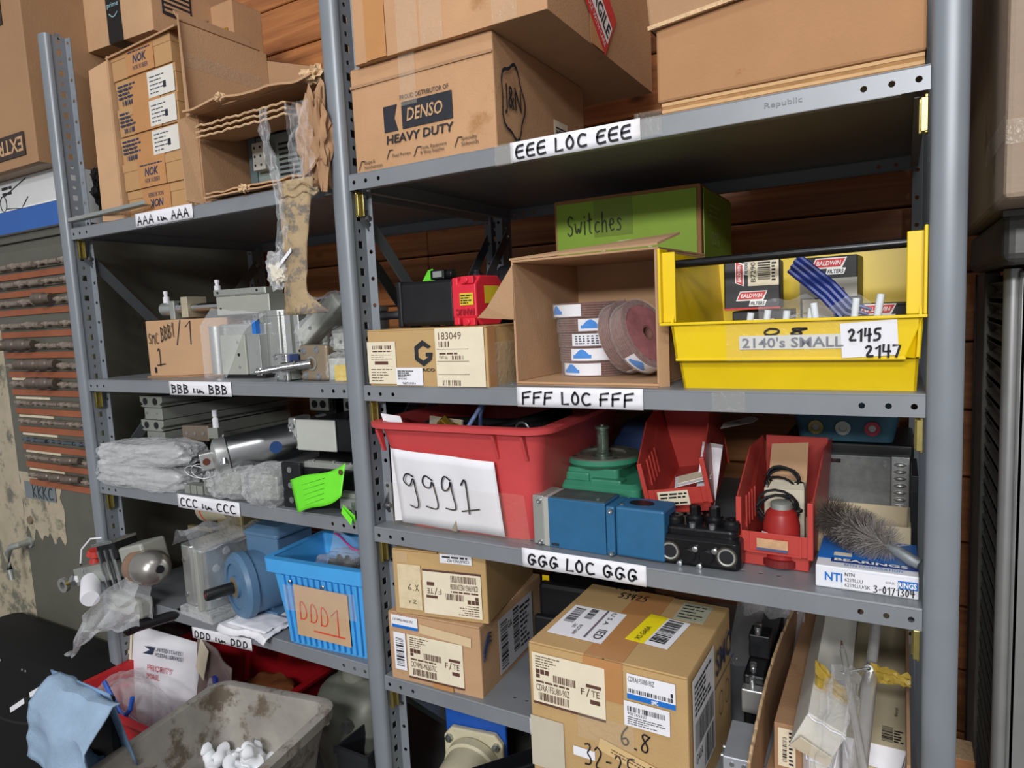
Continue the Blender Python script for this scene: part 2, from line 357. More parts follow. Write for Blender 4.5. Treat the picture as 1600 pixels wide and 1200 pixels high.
# ---------------------------------------------------------------- setting
fl = tag(obj('floor', MB().box((-4, -4, -.05), (3.5, 1.0, 0)), mat('concrete', '6d6a66', .8, 0, .2, 5, .2, 40)), 'grey concrete shop floor', None, kind='structure')
WOOD = wood_mat('pine_board', '8a5029', 'bb7a44')
wb = tag(obj('wall_back', MB().box((-4, .72, 0), (3.5, .80, 3.6)), mat('wall_backing', '3a2416', .9)), 'back wall clad with horizontal pine boards', None, kind='structure')
zz = .0; k = 0
PB = {}
while zz < 3.4:
    for (xa, xb) in ((-2.6, -.35), (-.35, 2.6)):
        h = .142
        me = PB.get(xa)
        if me is None:
            me = MB().box((0, 0, 0), (xb-xa-.002, .018, h-.004)).mesh('plank'); me.materials.append(WOOD); PB[xa] = me
        o = obj('plank', me, WOOD, wb, bevel=.003, seg=1); o.location = (xa, .702-.001*(k % 2), zz)
    zz += h; k += 1
# ---------------------------------------------------------------- steel shelving
SH = thing('shelving_unit', 'two-bay grey steel shelving unit with perforated posts and handwritten shelf labels', 'shelving', (0, 0, 0))
def post_mesh(side, z1, webs=(1, 0)):
    """bead tube at the front, web with alternating square and round holes, folded lip. Local x=0 is the web plane, y back"""
    mb = MB(); w_ = .0385
    # bead: rounded tube
    prof = [(-w_, .004), (-w_, -.002), (-w_*.96, -.0055), (-w_*.86, -.0088), (-w_*.68, -.0108), (-w_*.5, -.0115), (-w_*.32, -.0108), (-w_*.14, -.0088), (-w_*.04, -.0055), (0, -.002), (0, .004)]
    if side < 0: prof = [(-w_-a, b) for a, b in prof][::-1]
    n = len(prof); wb_ = mb; mb = MB()
    wb_.add([(a, b, z) for z in (0, z1) for a, b in prof], [(i, i+1, n+i+1, n+i) for i in range(n-1)]+[tuple(range(n))[::-1], tuple(range(n, 2*n))])
    for wx in [q for q, k in zip((-.003, -w_+.003), webs) if k]:
        Mx = fr((wx, .004, 0), (0, 1, 0), (0, 0, 1))
        p = .0508; z = 0; i = 0
        while z < z1-.001:
            zt = min(z+p/2, z1)
            mb.quad(Mx, 0, z, .010, zt); mb.quad(Mx, .027, z, .036, zt)
            if i % 2: mb.cellhole(Mx, .010, z, .027, zt, .0060, .0070, False)
            else: mb.cellhole(Mx, .010, z, .027, zt, .0044, .0044)
            z = zt; i += 1
        # lip folded, with round holes
        sg = 1
        Ml = fr((wx, .040, 0), (sg, .25, 0), (0, 0, 1))
        z = 0; i = 0
        while z < z1-.001:
            zt = min(z+p, z1); mb.cellhole(Ml, 0, z, .017, zt, .0038, .0042); z = zt
    return wb_.mesh('post'), mb.mesh('perforated_web')
POSTH = 2.262
pms = [post_mesh(1, POSTH, k) for k in ((1, 0), (1, 1), (0, 1))]
for p_ in pms:
    for q_ in p_: q_.materials.append(POST)
def mkpost(p_, loc, rz):
    o = obj('post', p_[0], POST, SH, smooth=50); o.location = loc; o.rotation_euler = (0, 0, rz); obj('perforated_web', p_[1], POST, o, solid=.0014)
for i, x in enumerate((-.945, 0, .9525)):
    mkpost(pms[i], (x, 0, 0), 0); mkpost(pms[2-i], (x-.0385, DEP, 0), PI)
FLH = .0287
def shelf(z, x0, x1, name='shelf'):
    mb = MB(); d = DEP
    mb.add([(x0, 0, z), (x1, 0, z), (x1, d, z), (x0, d, z)], [(0, 1, 2, 3)]) if False else None
    # top sheet with a row of small round holes near the front
    T = top(z)
    hy0, hy1 = .036, .052
    mb.quad(T, x0, .002, x1, hy0); mb.quad(T, x0, hy1, x1, d-.002)
    hx = [x0+.914*.30+i*.0255 for i in range(4)]+[x0+.914*.72+i*.0255 for i in range(4)]
    cur = x0
    for h in hx:
        mb.quad(T, cur, hy0, h-.012, hy1); mb.cellhole(T, h-.012, hy0, h+.012, hy1, .0038, .0038); cur = h+.012
    mb.quad(T, cur, hy0, x1, hy1)
    for M in (fr((x0, 0, z), (1, 0, 0), (0, 0, 1)), fr((x0, d, z), (1, 0, 0), (0, 0, 1))):
        W_ = x1-x0; c = 0
        for h in (.012, .040, .070):
            mb.cellhole(M, c, -FLH, c+2*(h-c) if False else h+.012, -.002, .0042, .0042) if False else None
        cells = [(0, .024, .012), (.028, .052, .040), (.058, .082, .070)]
        xs = []
        for a, b, h in cells: xs += [(a, b), (W_-b, W_-a)]
        xs.sort(); cur = 0
        for a, b in xs:
            if a > cur: mb.quad(M, cur, -FLH, a, -.002)
            mb.cellhole(M, a, -FLH, b, -.002, .0040, .0040); cur = b
        if cur < W_: mb.quad(M, cur, -FLH, W_, -.002)
        # return lip under the flange, short of the ends
        yy = M.translation.y; s_ = 1 if yy == 0 else -1
        mb.add([(x0+.03, yy, z-FLH), (x1-.03, yy, z-FLH), (x1-.03, yy+s_*.014, z-FLH), (x0+.03, yy+s_*.014, z-FLH)], [(0, 1, 2, 3)])
        mb.add([(x0, yy, z-.002), (x1, yy, z-.002), (x1, yy+s_*.002, z), (x0, yy+s_*.002, z)], [(0, 1, 2, 3)])
    for xx in (x0+.004, x1-.004):
        mb.add([(xx, .03, z), (xx, d-.03, z), (xx, d-.03, z-FLH), (xx, .03, z-FLH)], [(0, 1, 2, 3)])
        s_ = 1 if xx < x0+.1 else -1
        mb.add([(xx, .03, z-FLH), (xx, d-.03, z-FLH), (xx+s_*.012, d-.03, z-FLH), (xx+s_*.012, .03, z-FLH)], [(0, 1, 2, 3)])
    return obj(name, mb, STEEL, SH, solid=.0012, recalc=False)
for zc in SHELF_Z.values(): shelf(zc, .0005, .9135)
for zc in LEFT_Z.values(): shelf(zc, -.9445, -.039)
def clip(x, y, z, sx):
    mb = MB().box((0, 0, -.052), (.004*sx, .012, -.004)).box((0, .012, -.050), (.010*sx, .015, -.006)).box((0, -.001, -.05), (.008*sx, .0015, -.01))
    obj('shelf_clip', mb, ZINC, SH, bevel=.001, loc=(x, y, z))
for zc in SHELF_Z.values():
    clip(.001, .011, zc-FLH+.005, 1); clip(.912, .011, zc-FLH+.005, -1)
for zc in LEFT_Z.values():
    clip(-.943, .011, zc-FLH+.005, 1); clip(-.0395, .011, zc-FLH+.005, -1)
def brace(p, q, w_=.026):
    p = Vector(p); q = Vector(q); d = (q-p).normalized(); n = Vector((1, 0, 0)); s = d.cross(n).normalized()*w_/2; t = n*.0012
    mb = MB(); mb.hexa([p-s-t, p-s+t, p+s+t, p+s-t, q-s-t, q-s+t, q+s+t, q+s-t]); obj('cross_brace', mb, DARKST, SH)
    for e_ in (p+d*.008, q-d*.008):
        obj('bolt', MB().lat(e_-n*.002, e_+n*.009, [(.0065, 0), (.0065, .55), (.004, .56), (.0038, 1)], 8), SCREW, SH)
for x in (.004, -.049, -.940):
    for (za, zb) in ((1.72, 1.15), (.79, .25)):
        brace((x, .03, za), (x, DEP-.03, zb)); brace((x+.003, .03, zb), (x+.003, DEP-.03, za))
def gusset(x, z):
    mb = MB().prism([(0, 0), (.055, 0), (0, -.09)], .0015, Matrix.Translation((x, DEP-.036, z)) @ fr((0, 0, 0), (-1, 0, 0), (0, 0, 1)))
    obj('gusset_plate', mb, DARKST, SH)
def strip(x0, x1, z, s, w_, ink=INK, hgt=.030, dz=0, slope=0, group=None, rx0=None, h0=.16, h1=.78):
    """paper shelf label taped on the front flange"""
    p = obj('location_label', MB().grid(lambda a, b: (x0+(x1-x0)*a, -.0022-.0007*math.sin(a*9)*(1-b)-.0008*(a > .97), z-.029+dz+hgt*b+slope*a), 24, 3), PAPER, SH, solid=.0003, smooth=True)
    p['label'] = 'white paper strip handwritten ' + s
    M = front(-.0035, x0, z-.029+dz)
    W_ = x1-x0
    hand(p, s, M, W_*.05, hgt*h0, W_*.93, hgt*h1, ink, t=w_, slope=slope/W_ if W_ else 0)
    return p
# ---------------------------------------------------------------- shelf labels
strip(.345, .560, 1.789, 'EEE LOC EEE', .0034, dz=-.001, hgt=.031)
strip(.336, .553, 1.398, 'FFF LOC FFF', .0034, dz=-.001, hgt=.032)
strip(.331, .550, 1.1216, 'GGG LOC GGG', .0034, dz=0, hgt=.033)
strip(.330, .545, .8162, 'HHH LOC HHH', .0034, dz=0, hgt=.030)
strip(-.664, -.452, 1.788, 'AAA lu AAA', .0030, dz=.002, hgt=.031)
strip(-.600, -.379, 1.4017, 'BBB lu BBB', .0030, dz=-.003, hgt=.032)
strip(-.612, -.388, 1.130, 'CCC lu CCC', .0030, dz=-.003, hgt=.033)
strip(-.608, -.390, .828, 'DDD lu DDD', .0030, dz=-.028, hgt=.028, slope=.013)
M_ = front(-.0042)
decal(SH, 'tape', M_, .552, 1.762, .592, 1.796, TAPE); decal(SH, 'tape', M_, .318, 1.757, .350, 1.790, TAPE)
decal(SH, 'tape', M_, .655, 1.370, .70, 1.398, TAPE)
text(SH, 'Republic', front(-.0012), .728, 1.770, .774, 1.779, mat('embossed_grey', '777b7f', .5, .1, 0), e=1, name='stamped_mark')
# ---------------------------------------------------------------- carton helpers
def slab(mb, pts, t):
    p = [Vector(q) for q in pts]; n = (p[1]-p[0]).cross(p[2]-p[0]).normalized()*t
    return mb.hexa(p+[q+n for q in p])
def carton(name, label, loc, rz, w, d, h, m, group=None, tape=None, rot=None, seam='x', cat='box', bulge=.002, thick=.003):
    t = thing(name, label, cat, loc, rz, group, rot)
    mb = MB(); n = 6
    # body with very slightly bowed panels
    def P(a, b, c):
        bx = bulge*math.sin(PI*b)*math.sin(PI*c); by = bulge*math.sin(PI*a)*math.sin(PI*c)
        return (a*w+(bx if a == 1 else -bx if a == 0 else 0), b*d+(by if b == 1 else -by if b == 0 else 0), c*(h-thick))
    mb.grid(lambda a, c: P(a, 0, c), n, n); mb.grid(lambda a, c: P(1-a, 1, c), n, n)
    mb.grid(lambda b, c: P(1, b, c), n, n); mb.grid(lambda b, c: P(0, 1-b, c), n, n)
    mb.grid(lambda a, b: P(a, b, 1), 1, 1); mb.grid(lambda a, b: P(a, 1-b, 0), 1, 1)
    obj('body', mb, m, t, weld=True, bevel=.0025, seg=2)
    g = .0012
    if seam == 'x': fl_ = [((.001, .0005, h-thick), (w-.001, d/2-g, h)), ((.001, d/2+g, h-thick), (w-.001, d-.0005, h))]
    else: fl_ = [((.0005, .001, h-thick), (w/2-g, d-.001, h)), ((w/2+g, .001, h-thick), (w-.0005, d-.001, h))]
    for a, b in fl_: obj('top_flap', MB().box(a, b), m, t, bevel=.001, seg=1)
    if tape:
        if seam == 'x':
            decal(t, 'tape', top(h), .0, d/2-.03, w, d/2+.03, tape)
            decal(t, 'tape', right(w), d/2-.03, h-.06, d/2+.03, h, tape)
        else:
            decal(t, 'tape', top(h), w/2-.03, 0, w/2+.03, d, tape)
            decal(t, 'tape', front(-bulge), w/2-.03, h-.06, w/2+.03, h, tape)
    return t
# ---------------------------------------------------------------- shelf E
t = carton('shipping_carton', 'brown carton printed DENSO HEAVY DUTY, under the bigger taped box', (.010, .012, 1.7895), 0, .303, .36, .185, CARD, seam='x')
Fm = front(-.0025)
decal(t, 'logo_block', Fm, .115, .062, .222, .107, BINK); 
obj('logo_block', MB().prism([(0, 0), (.031, 0), (.024, .022), (.031, .044), (0, .044)], .0003, off(front(-.0022, .074, .062), EPS)), BINK, t)
text(t, 'DENSO', Fm, .126, .073, .203, .095, CARD2, shear=.2, bold=.015, e=4)
text(t, 'PROUD DISTRIBUTOR OF', Fm, .113, .111, .216, .119, BINK)
text(t, 'HEAVY DUTY', Fm, .077, .041, .223, .056, BINK, bold=.02, shear=.12)
for s_, u, v, w_ in (('Gauges &\nInstrumentation', .022, .006, .042), ('Fuel Pumps', .089, .016, .040), ('Tools, Equipment\n& Shop Supplies', .150, .012, .056), ('Specialty\nSolenoids', .236, .014, .034)):
    text(t, s_, Fm, u, v, u+w_, v+(.015 if '\n' in s_ else .007), BINK, name='small_print')
    obj('print_tick', MB().prism([(0, 0), (.0015, 0), (.009, .014), (.016, .014), (.016, .0155), (.008, .0155)], .0002, off(front(-.0022, u-.015, v), EPS)), BINK, t)
decal(t, 'tape', Fm, .115, .10, .150, .185, TAPE, e=3); decal(t, 'tape', Fm, .0, .150, .303, .155, CARD3, e=0.5, label='crease along the folded front edge')
Rm = right(.3055)
def ring(a, b, r0, n=28, M=Rm, m=BINK, par=t, wob=0, nm='logo_outline'):
    mb = MB(); mm = off(M, EPS*2)
    for i in range(n):
        q = []
        for j, rr in ((i, 1), (i+1, 1), (i+1, 1-.10), (i, 1-.10)):
            an = 2*PI*j/n; k = 1+wob*math.cos(5*an); q.append(mm @ Vector((a+r0[0]*k*rr*math.cos(an), b+r0[1]*k*rr*math.sin(an), 0)))
        mb.add(q, [(0, 1, 2, 3)])
    return obj(nm, mb, m, par, recalc=False)
ring(.055, .085, (.040, .062), wob=.10); text(t, 'J&N', Rm, .027, .060, .083, .110, BINK, bold=.01)
decal(t, 'shipping_label', Rm, .21, .03, .27, .09, CREAM); bars(t, Rm, .215, .04, .262, .08, BINK, 14, seed=4, vert=True, e=4)
t = carton('shipping_carton', 'big battered carton with red handle with care sticker, resting on the smaller printed carton', (.034, .0, 1.9748), 0, .385, .50, .38, CARD, seam='y')
Fm = front(-.0025)
s_ = decal(t, 'warning_sticker', Fm, .100, .090, .218, .150, mat('sticker_red', 'd02b33', .5, 0, .05)); s_['label'] = 'red warning sticker'
text(t, 'HANDLE WITH CARE', Fm, .118, .095, .208, .102, WHITEP, e=3, name='sticker_text'); text(t, 'FRAGILE', Fm, .118, .108, .208, .140, WHITEP, e=3, name='sticker_text', bold=.02)
for u in (.03, .10, .15, .29): decal(t, 'tape', Fm, u, 0, u+.045, .2, BTAPE if u in (.03,) else TAPE, e=.6)
Rm = right(.3875); Ms = Rm @ Matrix.Translation((.155, .12, 0)) @ Matrix.Rotation(R(-38), 4, 'Z')
decal(t, 'warning_sticker', Ms, -.02, -.055, .13, .045, MATS['sticker_red'])
decal(t, 'sticker_band', Ms, .0, -.03, .125, .012, WHITEP, e=2); text(t, 'FRAGILE', Ms, .005, -.024, .12, .006, BINK, e=4, bold=.02, name='sticker_text'); text(t, 'HANDLE WITH CARE', Ms, .005, -.047, .12, -.036, WHITEP, e=3, name='sticker_text')
decal(t, 'tape', Rm, .16, 0, .22, .2, BTAPE, e=.6)
# plywood and large lidded box
t = thing('plywood_sheet', 'stack of plywood sheet edges under the large lidded box', 'plywood', (.582, .03, 1.7895))
PLY = [mat('ply_light', 'c9a273', .8, 0, .15, 40, stretch=(1, 1, 12)), mat('ply_dark', 'a37748', .8, 0, .2, 40)]
for i in range(5): obj('ply_layer', MB().box((.0008*(i % 2), .0005*(i % 2), i*.0046), (.326, .5, i*.0046+.0044)), PLY[i % 2], t)
t = thing('lidded_carton', 'large plain brown carton with a loose lid at the top right', 'box', (.576, .028, 1.8132))
obj('body', MB().box((0, 0, 0), (.334, .52, .115)), mat('worn_cardboard', 'a97d55', .8, 0, .08, 5, .2, 200, spots=('9a6b42', 14, .66)), t, bevel=.004)
mb = MB().box((-.007, -.008, 0), (.34, .53, .16)); l = obj('lid', mb, CARD3, t, bevel=.004, loc=(0, 0, .103)); l.rotation_euler = (0, R(-5.5), 0)
obj('lid_edge', MB().box((-.0085, -.0095, -.002), (.34, -.004, .0035)), CARDE, l)
decal(l, 'tape', left(-.007), -.05, -.0, .0, .03, BTAPE)
# ---------------------------------------------------------------- shelf F
t = carton('parts_carton', 'low brown carton printed with a black hexagon G and white 183049 label', (.0155, .002, 1.3985), -.5, .266, .20, .104, CARDY, seam='x')
Fm = front(-.0025)
decal(t, 'printed_label', Fm, .160, .001, .262, .103, CREAM); text(t, '183049', Fm, .168, .083, .216, .096, BROWNINK); bars(t, Fm, .168, .070, .192, .080, BROWNINK, 12, seed=3)
for v in (.066, .045, .022): decal(t, 'rule_line', Fm, .163, v, .23, v+.0007, BROWNINK, e=2)
bars(t, Fm, .195, .048, .222, .055, BROWNINK, 12, seed=9); text(t, '15K10A', Fm, .168, .049, .186, .055, BROWNINK); fine(t, Fm, .168, .056, .21, .062, BROWNINK, 1)
bars(t, Fm, .172, .0025, .212, .012, BROWNINK, 18, seed=13)
decal(t, 'shipping_label', Fm, .001, .004, .069, .082, CREAM); bars(t, Fm, .014, .068, .060, .075, BROWNINK, 24, seed=5); fine(t, Fm, .014, .062, .06, .067, BROWNINK, 1, ragged=.1)
decal(t, 'part_number_block', Fm, .018, .040, .050, .046, BROWNINK, e=2); fine(t, Fm, .010, .049, .06, .06, BROWNINK, 3, fill=.25); fine(t, Fm, .008, .008, .062, .034, BROWNINK, 5, fill=.3)
decal(t, 'barcode_label', Fm, .068, .002, .129, .034, PAPER, e=2); fine(t, Fm, .072, .012, .11, .030, BINK, 5, e=4); text(t, '9687118114', Fm, .082, .0035, .112, .008, BINK, e=4); 
# hexagonal letter G mark
hx = lambda r, a: (r*.92*math.cos(a), r*math.sin(a))
G_ = [hx(.0235, R(30)), hx(.0235, R(90)), hx(.0235, R(150)), hx(.0235, R(210)), hx(.0235, R(270)), hx(.0235, R(330)), (.0216, .001), (.006, .001), (.006, -.006), (.013, -.006), hx(.0135, R(270)), hx(.0135, R(210)), hx(.0135, R(150)), hx(.0135, R(90)), hx(.0145, R(35))]
def tri(poly, M, e=2):
    from mathutils.geometry import tessellate_polygon
    mm = off(M, e*EPS); tr_ = tessellate_polygon([[Vector((a, b, 0)) for a, b in poly]])
    return MB().add([mm @ Vector((a, b, 0)) for a, b in poly], [tuple(f) for f in tr_])
obj('logo', tri(G_, front(-.0025, .132, .060)), BINK, t, recalc=False); text(t, 'GRACO', Fm, .110, .027, .156, .033, BINK, e=1.5, bold=.02)
Rm = right(.2685); decal(t, 'tape', Rm, .02, .0, .19, .075, TAPE); decal(t, 'tape', Rm, 0, 0, .022, .104, BTAPE, e=.6)
obj('logo', tri([(0, 0), (.02, .018), (.04, 0), (.04, .012), (.02, .030), (0, .012)], right(.2685, .11, .004)), BINK, t, recalc=False); text(t, 'UP', Rm, .085, .004, .098, .024, BINK)
# servo motor on the carton
t = thing('servo_motor', 'black servo motor with a red end cap lying on the low carton', 'motor', (.045, .075, 1.504), -4)
mb = MB().prism([(.006, 0), (.079, 0), (.085, .006), (.085, .078), (.079, .084), (.006, .084), (0, .078), (0, .006)], .125, fr((.0, 0, .002), (0, 1, 0), (0, 0, 1)))
obj('body', mb, mat('motor_black', '1b1b1e', .5, 0, .25, 25, .1, 90), t, bevel=.002)
obj('flange', MB().box((-.012, -.002, .0), (0, .087, .088)), MATS['motor_black'], t, bevel=.003)
for yy in (.006, .079):
    for z_ in (.006, .080): obj('bolt', MB().cyl((-.014, yy, z_), (-.005, yy, z_), .004, 8), SCREW, t)
REDC = mat('red_cap_plastic', 'd92a3d', .42, 0, .05, 20)
cap = obj('end_cap', MB().prism([(.014, -.002), (.071, -.002), (.087, .014), (.087, .072), (.071, .088), (.014, .088), (-.002, .072), (-.002, .014)], .055, fr((.126, 0, .001), (0, 1, 0), (0, 0, 1))).box((.126, -.001, .0), (.14, .086, .087)), REDC, t, bevel=.003)
for z_ in (.006, .081): obj('cap_lug', MB().box((.15, -.005, z_-.007), (.178, .004, z_+.007)).cyl((.163, -.009, z_), (.163, .0, z_), .006, 10), REDC, cap, bevel=.002)
Cm = front(-.0035, .126, 0); decal(cap, 'rating_plate', fr((.1825, .012, .02), (0, 1, 0), (0, 0, 1)), .01, .018, .055, .05, mat('yellow_label', 'd9c32f', .5, 0, .05))
decal(cap, 'rating_plate', Cm, .020, .036, .050, .058, MATS['yellow_label']); fine(cap, Cm, .022, .038, .049, .056, BINK, 4, e=3)
Mi = fr((.126+.052, -.0035, .030), (-1, 0, 0), (0, 0, -1)); text(cap, 'FANUC', Mi, .0, .0, .042, .012, mat('dark_red', '8f1322', .5, 0, 0), e=2, bold=.03)
cn = obj('connector', MB().box((.058, .02, .088), (.092, .055, .106)).cyl((.085, .036, .097), (.104, .036, .097), .009, 14), BLACKM, t, bevel=.002)
obj('connector_window', MB().box((.066, .0185, .092), (.088, .020, .103)), ALU2, cn)
obj('gland', MB().lat((.155, .04, .088), (.155, .04, .100), [(.011, 0), (.011, .5), (.008, .6), (.008, 1)], 12), BLACKM, t)
obj('inspection_tag', MB().add([(.012, .05, .088), (.05, .045, .0885), (.032, .06, .112), (.018, .062, .11)], [(0, 1, 2, 3)]), mat('neon_green_card', '6fe03a', .6, 0, .05), t, solid=.0006)
# shaft with handle through the post
t = thing('steel_bar', 'grey round steel bar lying behind the servo motor and reaching past the centre post', 'bar', (-.06, .12, 1.517))
obj('shaft', MB().cyl((-.03, 0, .010), (.098, .035, .014), .0085, 14), mat('bar_steel', '6d6f73', .45, .6, .15, 40), t, smooth=True)
obj('collar', MB().cyl((.085, .031, .0135), (.11, .038, .0145), .012, 14), MATS['bar_steel'], t, smooth=True)
# things behind the motor
t = thing('black_case', 'black ribbed plastic case standing upright between servo motor and open carton', 'case', (.125, .30, 1.3985), -12)
obj('shell', MB().box((0, 0, 0), (.09, .07, .225)), BLACK, t, bevel=.010, seg=3); obj('lid_panel', MB().box((.012, -.003, .02), (.078, .001, .205)), mat('black_satin', '232427', .5, 0, .1), t, bevel=.004)
t = thing('cable_coil', 'dark coil of cable hanging on the wall side behind the steel bar', 'cable', (-.035, .40, 1.3985))
obj('cable', MB().tube([(.05+.035*math.cos(a*.5), .02*math.sin(a*.21), .07+.045*math.sin(a*.5)+.001*a) for a in range(40)], .006, 8), RUBBER, t, smooth=True)
obj('plug', blob((.05, -.02, .10), (.028, .02, .03), .25, 2, 3, 3), mat('brown_connector', '5a3a30', .6), t); obj('stand', blob((.05, 0, .035), (.05, .04, .035), .2, 2, 5, 3), mat('dark_blue_rag', '1b2438', .8), t)
# green carton
t = carton('green_carton', 'lime green carton with Switches handwritten on it, behind the open carton', (.264, .315, 1.3985), 1.0, .298, .27, .345, mat('brown_edges', 'a9794e', .8, 0, .08, 8), seam='x')
Fm = front(-.0022)
decal(t, 'printed_panel', Fm, .007, .003, .291, .337, GREENB, t=.0012); decal(t, 'printed_panel', right(.3002), .008, .003, .262, .338, GREENB, t=.0012)
Fm = front(-.0048); Rm = right(.3028)
hand(t, 'Switches', Fm, .030, .272, .145, .312, mat('marker_grey', '39402a', .6, 0, 0), t=.0028, slope=.02)
decal(t, 'tape', Fm, .088, .265, .168, .338, mat('olive_tape', '7f9a35', .3, 0, .06), e=-1)
ring(.155, .215, (.062, .040), M=Fm, m=mat('pale_green_print', 'd5e2a8', .6, 0, 0), par=t, nm='printed_arc')
text(t, '100%', Rm, .05, .235, .13, .262, mat('light_green_print', 'b9cf7c', .6, 0, 0)); fine(t, Rm, .04, .285, .14, .315, MATS['light_green_print'], 3)
# open carton on its side with discs
t = thing('open_carton', 'open carton lying on its side holding wrapped abrasive discs', 'box', (.303, .055, 1.3985), -3)
W_, D_, H_ = .262, .245, .213; th = .004
mb = MB().box((0, 0, 0), (W_, D_, th)).box((0, 0, H_-th), (W_, D_, H_)).box((0, 0, th), (th, D_, H_-th)).box((W_-th, 0, th), (W_, D_, H_-th)).box((0, D_-th, 0), (W_, D_, H_))
obj('body', mb, CARD2, t, bevel=.001, seg=1)
mb = MB(); slab(mb, [(.001, 0, .112), (.002, 0, .205), (-.030, -.035, .135), (-.046, -.042, .118)], .0035); obj('side_flap', mb, CARD2, t)
mb = MB(); slab(mb, [(-.002, 0, H_), (W_+.004, -.005, H_+.002), (W_+.012, .075, H_+.022), (.03, .085, H_+.010)], .0035); obj('top_flap', mb, CARD2, t)
mb = MB(); slab(mb, [(W_, -.002, .0), (W_+.010, .012, .0), (W_+.010, .012, .20), (W_, -.002, H_)], .0035); obj('side_flap', mb, CARD2, t)
mb = MB(); slab(mb, [(.002, -.001, 0.0005), (W_, -.001, .0005), (W_+.004, -.018, .0005), (.01, -.012, .0005)], .003); obj('bottom_flap', mb, CARD2, t)
decal(t, 'hand_slot', front(D_-.0048), .055, .10, .056, .135, INK); decal(t, 'hand_slot', front(D_-.0048), .105, .10, .1058, .14, INK)
# abrasive disc packs
DISC = mat('abrasive_brown', '7f594d', .8, 0, .2, 120, .3, 400); DLAB = mat('disc_face_pink', '9d6668', .5, 0, .25, 30)
BLUEPR = mat('blue_print', '2d86d8', .6, 0, .05)
def discpack(label, loc, axis=None, seed=1, band='w', rz=0):
    t = thing('abrasive_disc_pack', label, 'disc pack', loc, group='wrapped abrasive discs in the open carton')
    if axis: t.rotation_euler = Vector(axis).to_track_quat('Z', 'Y').to_euler()
    else: t.rotation_euler = (0, 0, R(rz))
    r = .0625; hh = .0253; prof = [(.011, 0)]
    n = 6
    for i in range(n):
        z0 = i*hh/n; prof += [(r, z0+.0002), (r, z0+hh/n*.72), (r-.0022, z0+hh/n*.8), (r-.0022, z0+hh/n-.0001)]
    prof += [(.011, hh)]
    obj('disc_stack', MB().lathe(prof, 40, closed=True), DISC, t)
    a0 = -2.6 if band == 'w' else -1.9
    L0 = lambda a, b: ((r+.0007)*math.cos(a0+a*1.25), (r+.0007)*math.sin(a0+a*1.25), .002+b*(hh-.004))
    obj('paper_band', MB().grid(L0, 14, 1), PAPER, t, solid=.0004)
    if band == 'w':
        Lb = lambda a, b: ((r+.0013)*math.cos(a0+.35+(a-.5)*.55), (r+.0013)*math.sin(a0+.35+(a-.5)*.55), hh*.25+(b)*(hh*.62)*math.sin(PI*max(.12, min(.88, a))))
        obj('blue_mark', MB().grid(Lb, 10, 1), BLUEPR, t, solid=.0002)
    else:
        mb = MB(); rn = random.Random(seed)
        for k in range(4):
            for q in range(9):
                a = a0+.1+q*.12; da = .12*rn.uniform(.4, .85); z0 = hh*(.2+.17*k); mb.add([((r+.0013)*math.cos(x_), (r+.0013)*math.sin(x_), z_) for x_, z_ in ((a, z0), (a+da, z0), (a+da, z0+hh*.09), (a, z0+hh*.09))], [(0, 1, 2, 3)])
        obj('blue_print', mb, NAVY, t)
    fr1 = [(r*.98, -.0006), (r+.0019, .0004), (r+.0022, hh*.5), (r+.0019, hh-.0004), (r*.98, hh+.0006)]
    obj('face_label', MB().lathe([(.014, hh+.0002), (r*.84, hh+.0002), (r*.84, hh+.0008), (.014, hh+.0008)], 32, closed=True), DLAB, t)
    mb = MB(); mb.grid(lambda a, b: (lambda an, k: ((k)*math.cos(an), (k)*math.sin(an), -.0004+(hh+.0012)*min(1, max(0, (b-.25)/.5))))(2*PI*a, (r+.0020+.0011*noise.noise(Vector((math.cos(2*PI*a)*6, math.sin(2*PI*a)*6, b*4+seed))) if .2 < b < .8 else r*.8)), 48, 4)
    obj('shrink_wrap', mb, WRAP, t)
    return t
zz = 1.4033
nm = ['bottom', 'second lowest', 'middle', 'second highest', 'top']
for i in range(5):
    discpack('shrink-wrapped brown abrasive disc pack, %s of the stack of five' % nm[i], (.392+(.003, .002, 0, -.003, -.010)[i], .196, zz), seed=i, band='b' if i == 2 else 'w', rz=(18, 40, 5, 60, 0)[i]); zz += .0263
discpack('shrink-wrapped abrasive disc pack tilted against the stack of five', (.460, .165, 1.4675), (.93, -.28, .34), 7, 'b')
discpack('outermost tilted abrasive disc pack with blue mark, beside the yellow bin', (.494, .145, 1.4675), (.90, -.30, .42), 8, 'w')
# ---------------------------------------------------------------- yellow bin
t = thing('yellow_bin', 'large yellow hopper bin labelled 2140s SMALL with a black carry bar', 'bin', (.606, .0, 1.3985))
W_ = .298; mb = MB(); th = .0032
def side(xb, xt, s):
    a = [(0, .030, 0), (0, .020, .043), (0, .004, .046), (0, .000, .097), (0, .012, .115), (0, .016, .200), (0, .33, .200), (0, .315, 0)]
    def X(z): return xb+(xt-xb)*z/.2
    o_ = [Vector((X(z), y, z)) for _, y, z in a]; i_ = [Vector((X(z)+s*th, y, z)) for _, y, z in a]; n = len(a)
    mb.add(o_+i_, [tuple(range(n)), tuple(range(n, 2*n))[::-1]]+[(i, (i+1) % n, n+(i+1) % n, n+i) for i in range(n)])
side(0, -.018, 1); side(W_, W_+.009, -1)
slab(mb, [(0, .03, 0), (W_, .03, 0), (W_, .315, 0), (0, .315, 0)], .003)
slab(mb, [(-.0, .030, 0), (W_, .030, 0), (W_+.002, .020, .043), (-.004, .020, .043)], -.003)
slab(mb, [(-.004, .004, .046), (W_-.014, .004, .046), (W_+.005, .0, .097), (-.009, .0, .097)], -.003)
